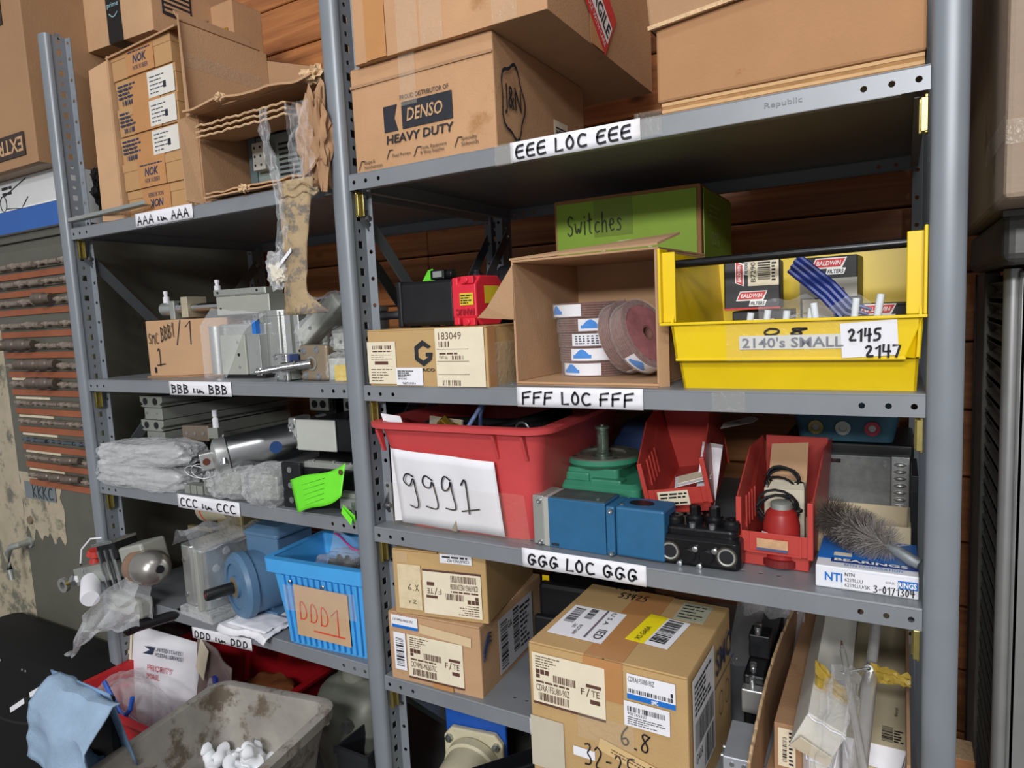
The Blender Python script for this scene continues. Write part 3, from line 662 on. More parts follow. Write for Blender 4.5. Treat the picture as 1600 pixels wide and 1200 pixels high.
slab(mb, [(W_-.014, .004, .046), (W_+.002, .020, .043), (W_+.005, .012, .097), (W_+.005, .0, .097)], .002)
slab(mb, [(-.0, .315, 0), (W_, .315, 0), (W_+.009, .330, .2), (-.018, .330, .2)], .003)
obj('body', mb, YELLOW, t)
obj('front_lip', MB().box((-.025, -.005, .0945), (W_+.010, .003, .0985)), YELLOW, t, bevel=.001)
for x_, sg in ((-.026, 1), (W_+.0095, -1)):
    mb = MB(); x2 = x_+sg*.022
    mb.box((min(x_, x_+sg*.004), -.004, .0985), (max(x_, x_+sg*.004), .035, .2055)); mb.box((min(x_, x2), .008, .0985), (max(x_, x2), .0125, .200)); obj('side_flange', mb, YELLOW, t, bevel=.0012)
obj('stiffener', MB().box((-.0045, .003, .0425), (W_-.012, .022, .0465)), YELLOW, t, bevel=.001)
obj('carry_bar', MB().cyl((-.019, .045, .184), (W_+.004, .045, .189), .0062, 16), mat('black_gloss_bar', '141416', .22, 0, .05), t, smooth=True)
Ml = fr((-.004, .0035, .046), (1, 0, 0), (0, -.004, .051)); 
decal(t, 'tape', Ml, .072, -.004, .245, .049, TAPE, e=.6)
lb = decal(t, 'bin_label', Ml, .090, .012, .222, .031, mat('grey_white_paper', 'd2d1ca', .7, 0, .08), e=1.5); text(lb, "2140's SMALL", Ml, .094, .0145, .220, .0285, mat('faded_print', '7d7f86', .6, 0, 0), e=4, bold=.015)
hand(t, '08', Ml, .120, .031, .175, .040, INK, t=.003, e=1.2)
lb = decal(t, 'bin_label', Ml @ Matrix.Rotation(R(3), 4, 'Z'), .218, -.012, .282, .033, PAPER, e=3); hand(lb, '2145', Ml, .226, .022, .262, .037, INK, t=.0028, e=8); hand(lb, '2147', Ml, .245, .001, .284, .016, INK, t=.0028, e=8)
lb['label'] = 'torn white sticker handwritten 2145 2147'
# filter boxes in the bin
def fbox(label, loc, rot, w, d, h, kind):
    t = thing('filter_box', label, 'box', loc, group='black filter boxes in the yellow bin', rot=tuple(R(a) for a in rot))
    obj('carton', MB().box((0, 0, 0), (w, d, h)), mat('black_carton', '1e1d20', .45, 0, .1), t, bevel=.002)
    return t
LRED = mat('logo_red', 'cf2f35', .5, 0, .05)
def blogo(t, M, u, v, s):
    MM = M @ Matrix.Translation((u, v, 0)); 
    obj('logo_plate', tri([(-.002*s, -.002*s), (.036*s, -.002*s), (.042*s, .012*s), (.004*s, .012*s)], MM, 1), WHITEP, t, recalc=False)
    obj('logo_plate', tri([(0, 0), (.034*s, 0), (.040*s, .0105*s), (.005*s, .0105*s)], MM, 2), LRED, t, recalc=False); text(t, 'BALDWIN', MM, .005*s, .0022*s, .035*s, .0082*s, WHITEP, e=4, shear=.2, bold=.02)
    obj('logo_plate', tri([(.016*s, -.010*s), (.038*s, -.010*s), (.041*s, -.002*s), (.018*s, -.002*s)], MM, 1), WHITEP, t, recalc=False); text(t, 'FILTERS', MM, .0185*s, -.0085*s, .038*s, -.0035*s, BINK, e=3, shear=.2, bold=.02)
t = fbox('black filter box with red logo, bottom one below the B7290 box', (.655, .135, 1.4025), (0, 0, 4), .088, .09, .105, 0); Mf = front(-.0008)
blogo(t, Mf, .020, .080, 1.0)
t = fbox('tipped black filter box with white B7290 barcode label, left in the yellow bin', (.645, .125, 1.5095), (0, 0, 5), .082, .085, .075, 0); Mf = front(-.0008)
blogo(t, Mf, .020, .016, 1.05); decal(t, 'red_stripe', Mf, .0, .0005, .082, .003, LRED)
decal(t, 'barcode_label', Mf, .036, .036, .080, .0745, CREAM); bars(t, Mf, .050, .045, .068, .0735, BINK, 16, seed=2, e=3, vert=True); text(t, 'B7290', fr((.047, -.0008, .042), (0, 0, 1), (-1, 0, 0)), 0, .0, .030, .007, BINK, e=3); fine(t, Mf, .070, .042, .077, .072, BINK, 6, e=3)
blogo(t, fr((.032, -.0008, .038), (0, 0, 1), (-1, 0, 0)), 0.0, .004, .9)
t = fbox('upright black filter box with grey top and red logo behind the zip bag', (.742, .235, 1.4025), (0, 0, -3), .084, .08, .185, 0); Mf = front(-.0008)
decal(t, 'grey_panel', Mf, .0, .12, .084, .15, mat('carton_grey', 'a9a69b', .6, 0, .05)); text(t, 'B7290', Mf, .04, .124, .066, .135, BINK, e=3); blogo(t, Mf, .019, .168, 1.2); fine(t, Mf, .055, .112, .075, .119, BINK, 1)
decal(t, 'white_panel', Mf, .004, .03, .05, .118, CREAM)
t = fbox('black filter box lying low at the right end of the yellow bin', (.818, .15, 1.4025), (0, 0, 2), .078, .12, .106, 0); Mf = front(-.0008); blogo(t, Mf, .016, .094, 1.1); obj('lid_edge', MB().box((-.001, -.001, .104), (.079, .121, .108)), BLACK, t, bevel=.001)
t = thing('zip_bag', 'clear zip bag with a blue seal lying over the filter boxes', 'bag', (.70, .075, 1.4025))
obj('film', MB().grid(lambda a, b: (.0+.15*a, .055-.03*b+.012*noise.noise(Vector((a*5, b*5, 1))), .10*b*(1-.25*abs(a-.45))+.012+.02*noise.noise(Vector((a*4, b*4, 7)))+.012*b), 20, 16), FILM2, t, smooth=True)
zm = [Vector((.052, .055, .172)), Vector((.074, .050, .152)), Vector((.100, .044, .128)), Vector((.125, .036, .098)), Vector((.15, .034, .088))]
mb = MB()
for k in range(4):
    o_ = Vector((-.004, -.001, -.007))*k
    mb.tube([p+o_+Vector((0, 0, .012)) for p in zm], [.0042, .004, .0042, .0044, .002], 8)
obj('blue_seal', mb, mat('blue_zip_plastic', '20337c', .3, 0, .05), t, smooth=True)
for i, (x, z_, lx, ln) in enumerate(((.690, 1.487, .010, .034), (.714, 1.490, .008, .034), (.742, 1.490, .006, .032), (.772, 1.490, .007, .034), (.790, 1.497, -.008, .034), (.828, 1.495, .006, .040), (.853, 1.493, .010, .046))):
    o = thing('plastic_tube', 'short translucent white tube over the rim of the yellow bin, %s from the left' % ['first', 'second', 'third', 'fourth', 'fifth', 'sixth', 'seventh'][i], 'tube', (x, .045+.006*(i % 2), z_-.045), group='white tubes in the yellow bin')
    tb = MB(); tb.tube([(0, 0, 0), (lx*.5, 0, (ln+.03)*.5), (lx, 0, ln+.03)], .0048, 12); obj('tube', tb, mat('milky_plastic', 'dfe6ea', .3, 0, .05, trans=.0), o, smooth=True)
    obj('bore', MB().cyl((lx, 0, ln+.0300), (lx, 0, ln+.0304), .0032, 10), mat('tube_bore', '8d969c', .5, 0, 0), o)
# ---------------------------------------------------------------- tub helpers
def rloop(x0, y0, x1, y1, z, r, n=5):
    o = []
    for cx, cy, a in ((x1-r, y0+r, -90), (x1-r, y1-r, 0), (x0+r, y1-r, 90), (x0+r, y0+r, 180)):
        for i in range(n+1): t_ = R(a+90*i/n); o.append((cx+r*math.cos(t_), cy+r*math.sin(t_), z))
    return o
def loft(loops, caps=(True, True)):
    mb = MB(); n = len(loops[0]); vs = [p for l in loops for p in l]
    fs = [(k*n+i, k*n+(i+1) % n, (k+1)*n+(i+1) % n, (k+1)*n+i) for k in range(len(loops)-1) for i in range(n)]
    if caps[0]: fs.append(tuple(range(n))[::-1])
    if caps[1]: fs.append(tuple((len(loops)-1)*n+i for i in range(n)))
    return mb.add(vs, fs)
def tub(w, d, h, tp, r, rim, th=.004, lip=.010):
    """open tub: outer shell up, rolled rim, inner shell down"""
    e = lambda k, z, rr: rloop(-k, -k, w+k, d+k, z, rr)
    return loft([e(-tp, 0, r), e(-tp*.3-.0, h*.7, r), e(0, h-lip-.002, r), e(rim, h-lip, r+rim), e(rim+.001, h-.002, r+rim), e(rim-.003, h, r+rim), e(-th, h-.001, r), e(-tp-th, th, r)])
def copen(t, w, d, h, m, th=.004, nm='body'):
    mb = MB().box((0, 0, 0), (w, d, th)).box((0, 0, th), (w, th, h)).box((0, d-th, th), (w, d, h)).box((0, th, th), (th, d-th, h)).box((w-th, th, th), (w, d-th, h))
    return obj(nm, mb, m, t, bevel=.0008, seg=1)
# ---------------------------------------------------------------- shelf G : red tote
t = thing('red_tote', 'large faded red tote with a 9991 paper sheet on its front', 'tote', (.024, .0, 1.1225), 1.5)
obj('body', tub(.344, .42, .208, .034, .03, .021), PINKRED, t, smooth=35)
for x_ in (.012, .262, .318):
    mb = MB(); slab(mb, [(x_, -.012, .194), (x_, .004, .194), (x_, .013, .15), (x_, .006, .15)], .006); obj('rib', mb, PINKRED, t, bevel=.001)
pp = obj('paper_sheet', MB().grid(lambda a, b: (.030+.230*a+.004*b-.008*a*b, .0255-.027*b-.002+.002*math.sin(a*11+b*2)-.0045*(1-b)*a, .007+.145*b+.012*(.5-a)*b), 20, 8), PAPER, t, smooth=True, solid=.0003)
Mp = fr((.030, .0200, .007), (1, 0, 0), (0, -.027, .145)); 
hand(pp, 'gggJ', Mp, .024, .038, .185, .108, INK, t=.0030, e=4, jit=.045)
obj('film_wrap', MB().grid(lambda a, b: (.012+.30*a, .018-.020*b+.002*math.sin(a*23), -.008+.10*b), 24, 4), TAPE, t)
t = thing('paper_booklet', 'folded white booklet sticking out at the left corner of the red tote', 'booklet', (.052, .018, 1.1335), 8)
obj('cover', MB().grid(lambda a, b: (-.012+.035*a-.018*max(0, b-.8)*5*.9, .012*a+.002, .198*b+.012*max(0, b-.8)*5*(1-.6*a)), 4, 10), PAPER, t, solid=.0015); obj('pages', MB().box((0, .006, 0), (.028, .013, .175)), mat('page_edges', 'cdb9a0', .9, 0, .2, 200, stretch=(1, 1, 20)), t)
t = thing('cardboard_sheet', 'grey-brown corrugated sheet standing inside the red tote', 'sheet', (.085, .05, 1.128), -20, rot=(R(-8), 0, R(-18)))
obj('sheet', MB().box((0, 0, 0), (.10, .004, .205)), mat('grey_board', '8f8674', .8, 0, .1), t); obj('fluted_edge', MB().box((-.0003, .0008, .2045), (.1003, .0032, .2055)), CARDE, t)
BRASS = mat('brass', 'c9a93f', .28, .9, .08, 40)
t = thing('brass_fitting', 'brass hexagon fitting showing above the rim of the red tote', 'fitting', (.170, .045, 1.308), rot=(R(20), R(-35), 0))
obj('hex_nut', MB().cyl((0, 0, .012), (0, 0, .034), .0125, 6), BRASS, t, bevel=.001); obj('body', MB().lat((0, 0, -.014), (0, 0, .014), [(.012, 0), (.019, .15), (.019, .7), (.012, 1)], 20), BRASS, t, smooth=40)
t = thing('blue_hose', 'dusty blue hose loop rising from the red tote', 'hose', (.205, .04, 1.128))
obj('hose', MB().tube([(.012*math.sin(a*.25)*2-.003*a*.1, .004*a, .19+.045*math.sin(PI*a/14)-.03*(a > 12)) for a in range(15)], .0042, 10), mat('dusty_blue', '5d6f95', .5, 0, .1), t, smooth=True)
obj('hose_end', MB().lat((0, 0, .0), (0, 0, .195), [(.0045, 0), (.0045, 1)], 10), MATS['dusty_blue'], t)
t = thing('rubber_hoses', 'tangle of black rubber hose filling the red tote', 'hose', (.06, .06, 1.128))
for k in range(5):
    rn = random.Random(k); obj('hose', MB().tube([(.12+.10*math.cos(a*.45+k), .14+.12*math.sin(a*.45+k*1.3), .10+.018*k+.012*math.sin(a*.9+k)) for a in range(16)], .011, 10), RUBBER, t, smooth=True)
obj('hose_pile', blob((.125, .14, .055), (.125, .15, .06), .2, 3, 4, 4), RUBBER, t)
obj('clamp', MB().tube([(.22+.014*math.cos(a*.5), .05, .178+.014*math.sin(a*.5)) for a in range(14)], .0025, 6), SCREW, t)
# ---------------------------------------------------------------- green gearbox
GRN = mat('gearbox_green', '3b8769', .4, 0, .08, 18, spots=('2a6f55', 30, .7))
t = thing('gear_reducer', 'green gear reducer with an upright steel shaft and round flange', 'gearbox', (.395, .215, 1.1225))
obj('base_housing', loft([rloop(-.085, -.075, .095, .08, 0, .012), rloop(-.085, -.075, .095, .08, .078, .012), rloop(-.075, -.065, .085, .07, .086, .012)]), GRN, t, bevel=.002)
obj('neck', loft([rloop(-.055, -.055, .050, .05, .082, .008), rloop(-.055, -.055, .050, .05, .108, .008)]), GRN, t, bevel=.002)
obj('web', MB().box((-.0, -.068, .07), (.06, -.04, .092)).box((-.055, -.06, .072), (-.005, -.05, .10)), GRN, t, bevel=.003)
fg = obj('flange', MB().lathe([(.055, .104), (.066, .112), (.070, .116), (.070, .125), (.068, .127), (.044, .127), (.042, .123), (.02, .122), (.02, .104)], 48, closed=True), mat('greenish_steel', '8d9384', .35, .6, .2, 25), t, smooth=30)
obj('flange_rim', MB().lathe([(.0665, .1115), (.0708, .1155), (.0708, .1245), (.0665, .1245)], 48, closed=True), GRN, fg, smooth=30)
for k in range(4): a = R(45+90*k); obj('bolt_hole', MB().lathe([(.0045, 0), (.0045, .0006)], 10, Matrix.Translation((.057*math.cos(a), .057*math.sin(a), .1268))), INK, fg)
obj('shaft', MB().lathe([(.0145, .12), (.0145, .126), (.0112, .128), (.0112, .168), (.0098, .169), (.0098, .172), (.0138, .173), (.0138, .177), (.012, .178), (.004, .178), (.004, .181)], 24), mat('shaft_steel_green', '7f9282', .3, .7, .35, 60), t, smooth=30)
obj('key', MB().box((-.003, -.0125, .13), (.003, -.009, .163)), MATS['shaft_steel_green'], t)
lb = decal(t, 'rating_label', front(-.0752), .055, .015, .093, .066, mat('grey_label', '9a958a', .5, 0, .15)); bars(lb, front(-.0752), .058, .042, .09, .05, BINK, 14, e=3)
# ---------------------------------------------------------------- dark blue motor behind
DBL = mat('dark_blue_paint', '1d3358', .45, 0, .1, 20)
t = thing('blue_motor', 'dark blue motor with a round bearing seat standing behind the green gear reducer', 'motor', (.345, .395, 1.1225))
obj('housing', MB().prism([(0, 0), (.16, 0), (.16, .11), (.125, .158), (.03, .158), (0, .11)], .12, Matrix.Translation((0, .12, 0)) @ fr((0, 0, 0), (1, 0, 0), (0, 0, 1))), DBL, t, bevel=.004)
obj('bearing_plate', MB().prism([(.045, .02), (.145, .02), (.145, .075), (.118, .10), (.112, .13), (.075, .13), (.07, .10), (.045, .075)], .006, Matrix.Translation((0, 0, 0)) @ fr((0, 0, 0), (1, 0, 0), (0, 0, 1))), mat('worn_steel', '8a867c', .4, .6, .2, 30), t, bevel=.001)
obj('bearing_ring', MB().lathe([(.024, 0), (.046, 0), (.046, .012), (.040, .014), (.024, .012)], 32, fr((.094, -.006, .062), (1, 0, 0), (0, 0, 1)), closed=True), DBL, t, smooth=30)
obj('seal', MB().lathe([(.016, 0), (.034, 0), (.030, .016), (.016, .016)], 32, fr((.094, -.007, .062), (1, 0, 0), (0, 0, 1)), closed=True), RUBBER, t, smooth=30)
obj('shaft_end', MB().lathe([(.018, 0), (.018, .018), (.015, .021)], 24, fr((.094, -.007, .062), (1, 0, 0), (0, 0, 1))), CHROME, t, smooth=30)
# ---------------------------------------------------------------- hopper bins
def hopper(name, label, loc, rz, w, d, hf, hs, hb, m, rot=None, group=None):
    t = thing(name, label, 'bin', loc, rz, group, rot); th = .0022; mb = MB()
    prof = [(.012, 0), (.012, hf*.42), (0, hf*.45), (0, hf), (-.002, hs), (d*.5, hb), (d, hb), (d, 0)]
    for x_, s in ((0, 1), (w, -1)):
        n = len(prof); dx = lambda z: (-.006*z/hb)*s
        o_ = [Vector((x_+dx(z)+(s*.004 if z < hf*.44 else 0), y, z)) for y, z in prof]; i_ = [p+Vector((s*th, 0, 0)) for p in o_]
        mb.add(o_+i_, [tuple(range(n)), tuple(range(n, 2*n))[::-1]]+[(i, (i+1) % n, n+(i+1) % n, n+i) for i in range(n)])
    mb.box((.004, .012, 0), (w-.004, d, th)).box((.004, .012, 0), (w-.004, .012+th, hf*.45)).box((0, 0, hf*.43), (w, th, hf)).box((0, 0, hf*.43), (w, .013, hf*.43+th)).box((0, d-th, 0), (w, d, hb))
    obj('shell', mb, m, t, bevel=.0008, seg=1)
    for k in range(4):
        for x_, s in ((0, 1), (w, -1)): obj('inner_rib', MB().box((min(x_+s*.002, x_+s*.0045), .035+.02*k, hf*.9), (max(x_+s*.002, x_+s*.0045), .041+.02*k, hs*.95)), m, t)
    for x_ in (0, w): obj('front_flange', MB().box((x_-.004, -.003, hf*.42), (x_+.004, .003, hs+.002)), m, t, bevel=.001)
    obj('label_slot', MB().box((.012, -.0022, hf*.45), (w-.012, -.0002, hf*.5)).box((.012, -.0022, hf*.5), (.015, -.0002, hf)).box((w-.015, -.0022, hf*.5), (w-.012, -.0002, hf)), m, t)
    return t
t = hopper('red_bin', 'tilted small red bin holding white cards, beside the green gear reducer', (.517, .128, 1.160), 0, .105, .23, .050, .098, .140, REDP, rot=(R(9), R(-9), R(4)), group='small red hopper bins')
Mf = front(-.0024); lb = decal(t, 'bin_label', Mf, .020, .030, .072, .047, CREAM); fine(lb, Mf, .024, .033, .070, .045, INK, 2, e=3, ragged=.1); lb = decal(t, 'bin_label', Mf, .036, .021, .072, .031, CREAM, e=2); fine(lb, Mf, .039, .023, .068, .029, INK, 1, e=4, ragged=.1)
lb['label'] = 'white strip label'
t = thing('index_card', 'tall white card standing in the tilted red bin', 'card', (.578, .175, 1.180), rot=(R(-12), R(8), R(10))); obj('card', MB().grid(lambda a, b: (.034*a, .004*math.sin(a*3), .10*b), 6, 4), PAPER, t, solid=.0008); obj('fold', MB().grid(lambda a, b: (.034*a, .003-.012*b, .10+.006*b), 4, 2), PAPER, t, solid=.0006)
t = thing('index_card', 'white card lying flat across the front of the tilted red bin', 'card', (.556, .137, 1.214), rot=(R(4), R(-16), R(14))); obj('card', MB().box((0, 0, 0), (.062, .055, .0012)), PAPER, t, bevel=.0004); obj('second_card', MB().box((.006, .012, .0016), (.064, .05, .0026)), CREAM, t)
t = thing('paper_tag', 'white rounded paper tag lying on top of the tilted red bin', 'tag', (.612, .23, 1.302), rot=(R(14), R(-12), R(10)))
obj('tag', MB().prism([(0, 0), (.055, 0), (.064, .010), (.062, .02), (.055, .026), (.006, .022)], .0008), mat('grey_paper', 'a8a59d', .8, 0, .05), t); fine(t, top(.0008), .024, .008, .036, .014, INK, 1)
t = hopper('red_bin', 'upright small red bin holding a red beacon and coiled black wire', (.676, .062, 1.1225), -1.5, .100, .21, .056, .106, .165, REDP, group='small red hopper bins')
Mf = front(-.0024); lb = decal(t, 'bin_label', Mf, .026, .030, .070, .048, mat('tan_label', 'c39a74', .7, 0, .2, 60)); decal(lb, 'blue_strip', Mf, .026, .030, .070, .034, mat('slate_blue', '4a5578', .6), e=2)
# contents of that bin
t = thing('open_small_box', 'open white small box with raised flap inside the upright red bin', 'box', (.702, .125, 1.1255), 3)
copen(t, .058, .06, .105, mat('white_board', 'cfc7b0', .7, 0, .06, 14)); mb = MB(); slab(mb, [(0, .06, .105), (.058, .06, .105), (.06, .075, .165), (.004, .077, .16)], .001); obj('flap', mb, CARD2, t)
mb = MB(); slab(mb, [(0.006, .0, .105), (.058, .0, .105), (.056, .012, .112), (.010, .014, .112)], .001); obj('flap', mb, MATS['white_board'], t)
t = thing('warning_beacon', 'round dark red beacon standing in the upright red bin', 'beacon', (.732, .092, 1.1255)); t.scale = (1.1, 1.1, 1.5)
obj('dome', MB().lathe([(.026, 0), (.026, .006), (.024, .008), (.024, .040), (.020, .052), (.012, .058)], 28), mat('dark_red_plastic', '9e2a26', .35, 0, .1, 30), t, smooth=30); obj('base_ring', MB().lathe([(.0275, 0), (.0275, .007), (.024, .008), (.024, 0)], 28, closed=True), mat('dark_red_ring', '6f1d1c', .5), t)
obj('cap', MB().lathe([(.014, .056), (.014, .062), (.010, .064)], 20), ALU2, t, smooth=30); lb = decal(t, 'maker_label', fr((-.022, -.0192, .024), (.85, -.53, 0), (0, 0, 1)), 0, 0, .014, .011, PAPER); text(lb, 'CE', fr((-.022, -.0192, .024), (.85, -.53, 0), (0, 0, 1)), .006, .002, .013, .008, INK, e=3)
def coil(label, c, r, rz, n=46, th=.0021, seed=1):
    t = thing('wire_coil', label, 'wire', c, rz); rn = random.Random(seed)
    obj('wire', MB().tube([((r+.003*math.sin(a*.31+seed))*math.cos(a*.42), .010*math.sin(a*.17+seed), (r*.78+.004*math.sin(a*.23))*math.sin(a*.42)+.008*math.sin(a*.11)) for a in range(n)], th, 7), RUBBER, t, smooth=True)
    obj('tie', MB().lathe([(.007, -.002), (.0075, 0), (.007, .002)], 10, Matrix.Translation((r, 0, 0))), RUBBER, t); return t
coil('loop of black wire hanging in front of the white small box', (.726, .098, 1.205), .028, 12)
coil('bundle of black wire on top of the white small box', (.726, .150, 1.236), .025, -10, 60, seed=3)
# ---------------------------------------------------------------- blue solenoid valve
SBL = mat('valve_blue', '2b6289', .42, 0, .07, 20, .12, 120, spots=('3d7396', 40, .72)); SBLK = mat('worn_top', '55605f', .45, .3, .3, 22)
t = thing('solenoid_valve', 'blue solenoid valve block with a grey end plate, beside the paper-marked red tote', 'valve', (.338, .030, 1.1225), -1.5)
obj('end_plate', MB().box((0, 0, .001), (.021, .062, .087)), ALU2, t, bevel=.0015); obj('gasket_plate', MB().box((.021, -.001, .0), (.031, .062, .0855)), mat('grey_plate', 'b3b3ac', .5, .2, .06), t, bevel=.001)
obj('body', MB().box((.031, -.002, 0), (.136, .062, .086)), SBL, t, bevel=.0015); obj('name_plate', MB().box((.034, .002, .0855), (.134, .058, .0872)), SBLK, t)
obj('coil_flange', MB().box((.137, -.003, .001), (.152, .062, .083)), SBL, t, bevel=.003); obj('coil_cover', MB().box((.153, -.001, .002), (.234, .06, .084)), SBL, t, bevel=.004)
for x_, z_ in ((.147, .076), (.147, .006), (.014, .078), (.014, .006)): obj('cap_screw', MB().lathe([(.0040, 0), (.0040, .005), (.0025, .005), (.0025, .003)], 12, fr((x_, -.0025 if x_ > .1 else .0005, z_), (1, 0, 0), (0, 0, 1))), SCREW, t)
for x_ in (.118, .16): obj('cap_screw', MB().lathe([(.0035, 0), (.0035, .003)], 10, Matrix.Translation((x_, .012, .086 if x_ < .15 else .083))), SCREW, t)
obj('oval_plate', MB().lathe([(.014, 0), (.014, .001)], 20, Matrix.Translation((.187, .03, .084)) @ Matrix.Scale(1.5, 4, (1, 0, 0))), BLACK, t); decal(t, 'name_badge', front(-.003), .036, .004, .050, .008, BINK); 
# ---------------------------------------------------------------- black hydraulic block
HB = mat('oily_black', '1b1b1d', .30, .35, .3, 30, .15, 80); RUST = mat('rust_ring', '3e342b', .6, .4, .3, 60)
t = thing('hydraulic_valve', 'oily black hydraulic valve block with two round ports at the shelf edge', 'valve', (.560, .026, 1.1225), 2)
obj('body', loft([rloop(.003, .004, .120, .07, 0.0, .008), rloop(0, 0, .124, .075, .006, .010), rloop(0, 0, .124, .075, .042, .010), rloop(.004, .006, .120, .07, .047, .010)]), HB, t, bevel=.002)
obj('upper_body', loft([rloop(.006, .012, .118, .07, .045, .012), rloop(.006, .012, .118, .07, .056, .012), rloop(.012, .018, .112, .064, .060, .012)]), HB, t, bevel=.002)
FM = lambda x_, z_, y_=-.001: fr((x_, y_, z_), (1, 0, 0), (0, 0, 1))
for x_ in (.019, .104):
    obj('port_ring', MB().lathe([(.0105, -.014), (.0105, .0004), (.0128, .0009), (.0135, .0), (.0135, -.004)], 28, FM(x_, .022)), ALU2, t, smooth=30); obj('port_bore', MB().lathe([(.0103, -.012), (.0103, .0003)], 24, FM(x_, .022)), INK, t)
    obj('port_boss', MB().lathe([(.0135, -.004), (.0135, .0005), (.0158, .0003), (.0158, -.004)], 28, FM(x_, .022), closed=True), RUST, t)
for x_ in (.048, .075): obj('plug', MB().lathe([(.011, -.004), (.011, .0025), (.009, .004), (.004, .004)], 20, FM(x_, .019)), HB, t, smooth=30)
for x_, z_ in ((.058, .030), (.087, .030), (.034, .004), (.064, .003)): obj('screw', MB().lathe([(.0045, -.004), (.0045, .003), (.003, .0038)], 12, FM(x_, z_)), SCREW, t, smooth=30)
for i, x_ in enumerate((.020, .048, .078, .106)):
    obj('spool_cap', MB().lathe([(.0145, .05), (.0145, .066), (.0125, .069), (.0125, .071), (.006, .071), (.006, .068)], 24, Matrix.Translation((x_, .032 if i in (0, 3) else .046, 0))), HB, t, smooth=30)
    if i in (1, 2): obj('hex_plug', MB().lathe([(.009, .07), (.009, .082), (.007, .084)], 6, Matrix.Translation((x_, .048, 0))), HB, t)
    if i in (1, 2): obj('screw', MB().lathe([(.005, .056), (.005, .064), (.003, .065)], 12, Matrix.Translation((x_+.002, .018, 0))), SCREW, t)
# ---------------------------------------------------------------- drive panel, dark boxes
t = thing('drive_unit', 'grey metal drive panel with a ribbed edge standing behind the wire brush', 'drive', (.770, .300, 1.1225), 1)
obj('panel', MB().box((0, 0, 0), (.104, .020, .130)), mat('panel_grey', '7d7f7d', .5, .35, .2, 60), t, bevel=.0015)
obj('rib_plate', MB().box((.104, -.001, 0), (.131, .02, .131)), ALU, t, bevel=.001)
for k in range(10): obj('rib', MB().lat((.108, -.0015, .012+.0118*k), (.126, -.0015, .012+.0118*k), [(.001, 0), (.0035, .25), (.0035, .75), (.001, 1)], 8), ALU, t, smooth=40)
obj('latch', MB().box((.004, -.003, .117), (.028, 0, .124)).box((.006, -.004, .112), (.010, 0, .128)), CHROME, t); obj('latch', MB().box((.092, -.002, .113), (.097, 0, .118)).box((.092, -.002, .12), (.097, 0, .124)), SCREW, t)
obj('side_bracket', MB().box((-.006, .002, .05), (0, .01, .105)), ALU, t)
t = thing('black_enclosure', 'black equipment enclosure in the shadow behind the grey drive panel', 'enclosure', (.695, .345, 1.1225)); obj('case', MB().box((0, 0, 0), (.212, .19, .142)), BLACK, t, bevel=.004)
for k in range(6): obj('vent_slot', MB().box((.03+.028*k, -.001, .03), (.045+.028*k, .001, .11)), RUBBER, t)
t = thing('black_module', 'slim black electronic module at the right post behind the bearing box', 'module', (.903-.001, .20, 1.1225)); obj('case', MB().box((0, 0, 0), (.009, .13, .125)), BLACK, t, bevel=.001); obj('terminal_strip', MB().box((-.001, -.003, .02), (.009, .0, .10)), BLACKM, t)
t = thing('control_box', 'teal blue control box with three round connectors, high in the shadow', 'box', (.716, .352, 1.2655), 1)
obj('case', loft([rloop(.010, 0, .160, .17, 0, .012), rloop(0, -.006, .17, .176, .05, .012), rloop(0, -.006, .17, .176, .095, .012)]), mat('teal_paint', '3f6a7c', .5, 0, .08), t, bevel=.002)
for x_, m_ in ((.038, ZINC), (.082, ALU2), (.128, mat('pink_ring', 'c2334f', .4))):
    c_ = obj('connector', MB().lathe([(.0065, 0), (.0065, .006), (.0125, .006), (.0125, 0)], 20, fr((x_, -.004, .026), (1, 0, 0), (0, 0, 1)), closed=True), m_, t); obj('connector_core', MB().lathe([(.006, 0), (.006, .003)], 16, fr((x_, -.005, .026), (1, 0, 0), (0, 0, 1))), ALU2, c_)
t = thing('beige_tray', 'low open beige carton tray under the grey drive panel', 'box', (.764, .168, 1.1225)); copen(t, .138, .115, .053, mat('beige_board', 'cdbfa0', .8, 0, .05, 10))
mb = MB(); slab(mb, [(0, .0, .053), (-.006, .005, .053), (-.010, .0, .015), (0, -.0, .0)], .003); obj('flap', mb, MATS['beige_board'], t)
# ---------------------------------------------------------------- bearing box + wire brush
NB = mat('bearing_box_blue', '1f6fc4', .4, 0, .06)
t = thing('bearing_box', 'flat white and blue NTN bearing box marked 3-0171304', 'box', (.786, .026, 1.1225), .5)
obj('carton', MB().box((0, 0, 0), (.124, .128, .031)), mat('box_white', 'e2e4e8', .5, 0, .04), t, bevel=.0015)
Mt = top(.031); decal(t, 'lid_print', Mt, .0, .030, .124, .128, NB); decal(t, 'lid_band', Mt, .018, .018, .124, .034, mat('deep_blue', '1c3d86', .4), e=2); text(t, 'BEARINGS', Mt, .022, .021, .112, .031, WHITEP, e=4, bold=.03); text(t, 'NTN CORPORATION', Mt, .036, .006, .106, .013, NB, e=3); decal(t, 'seal_tape', Mt, .020, .045, .043, .058, CREAM, e=2)
Mf = front(-.0008); text(t, 'NTN', Mf, .012, .011, .042, .023, NB, e=1.5, bold=.02); decal(t, 'part_label', Mf, .034, .003, .112, .028, PAPER, e=3); text(t, 'NTN', Mf, .037, .021, .049, .026, INK, e=5, bold=.02); text(t, '6219LLU\n6219LLU/5K', Mf, .037, .006, .068, .0185, BINK, e=5)
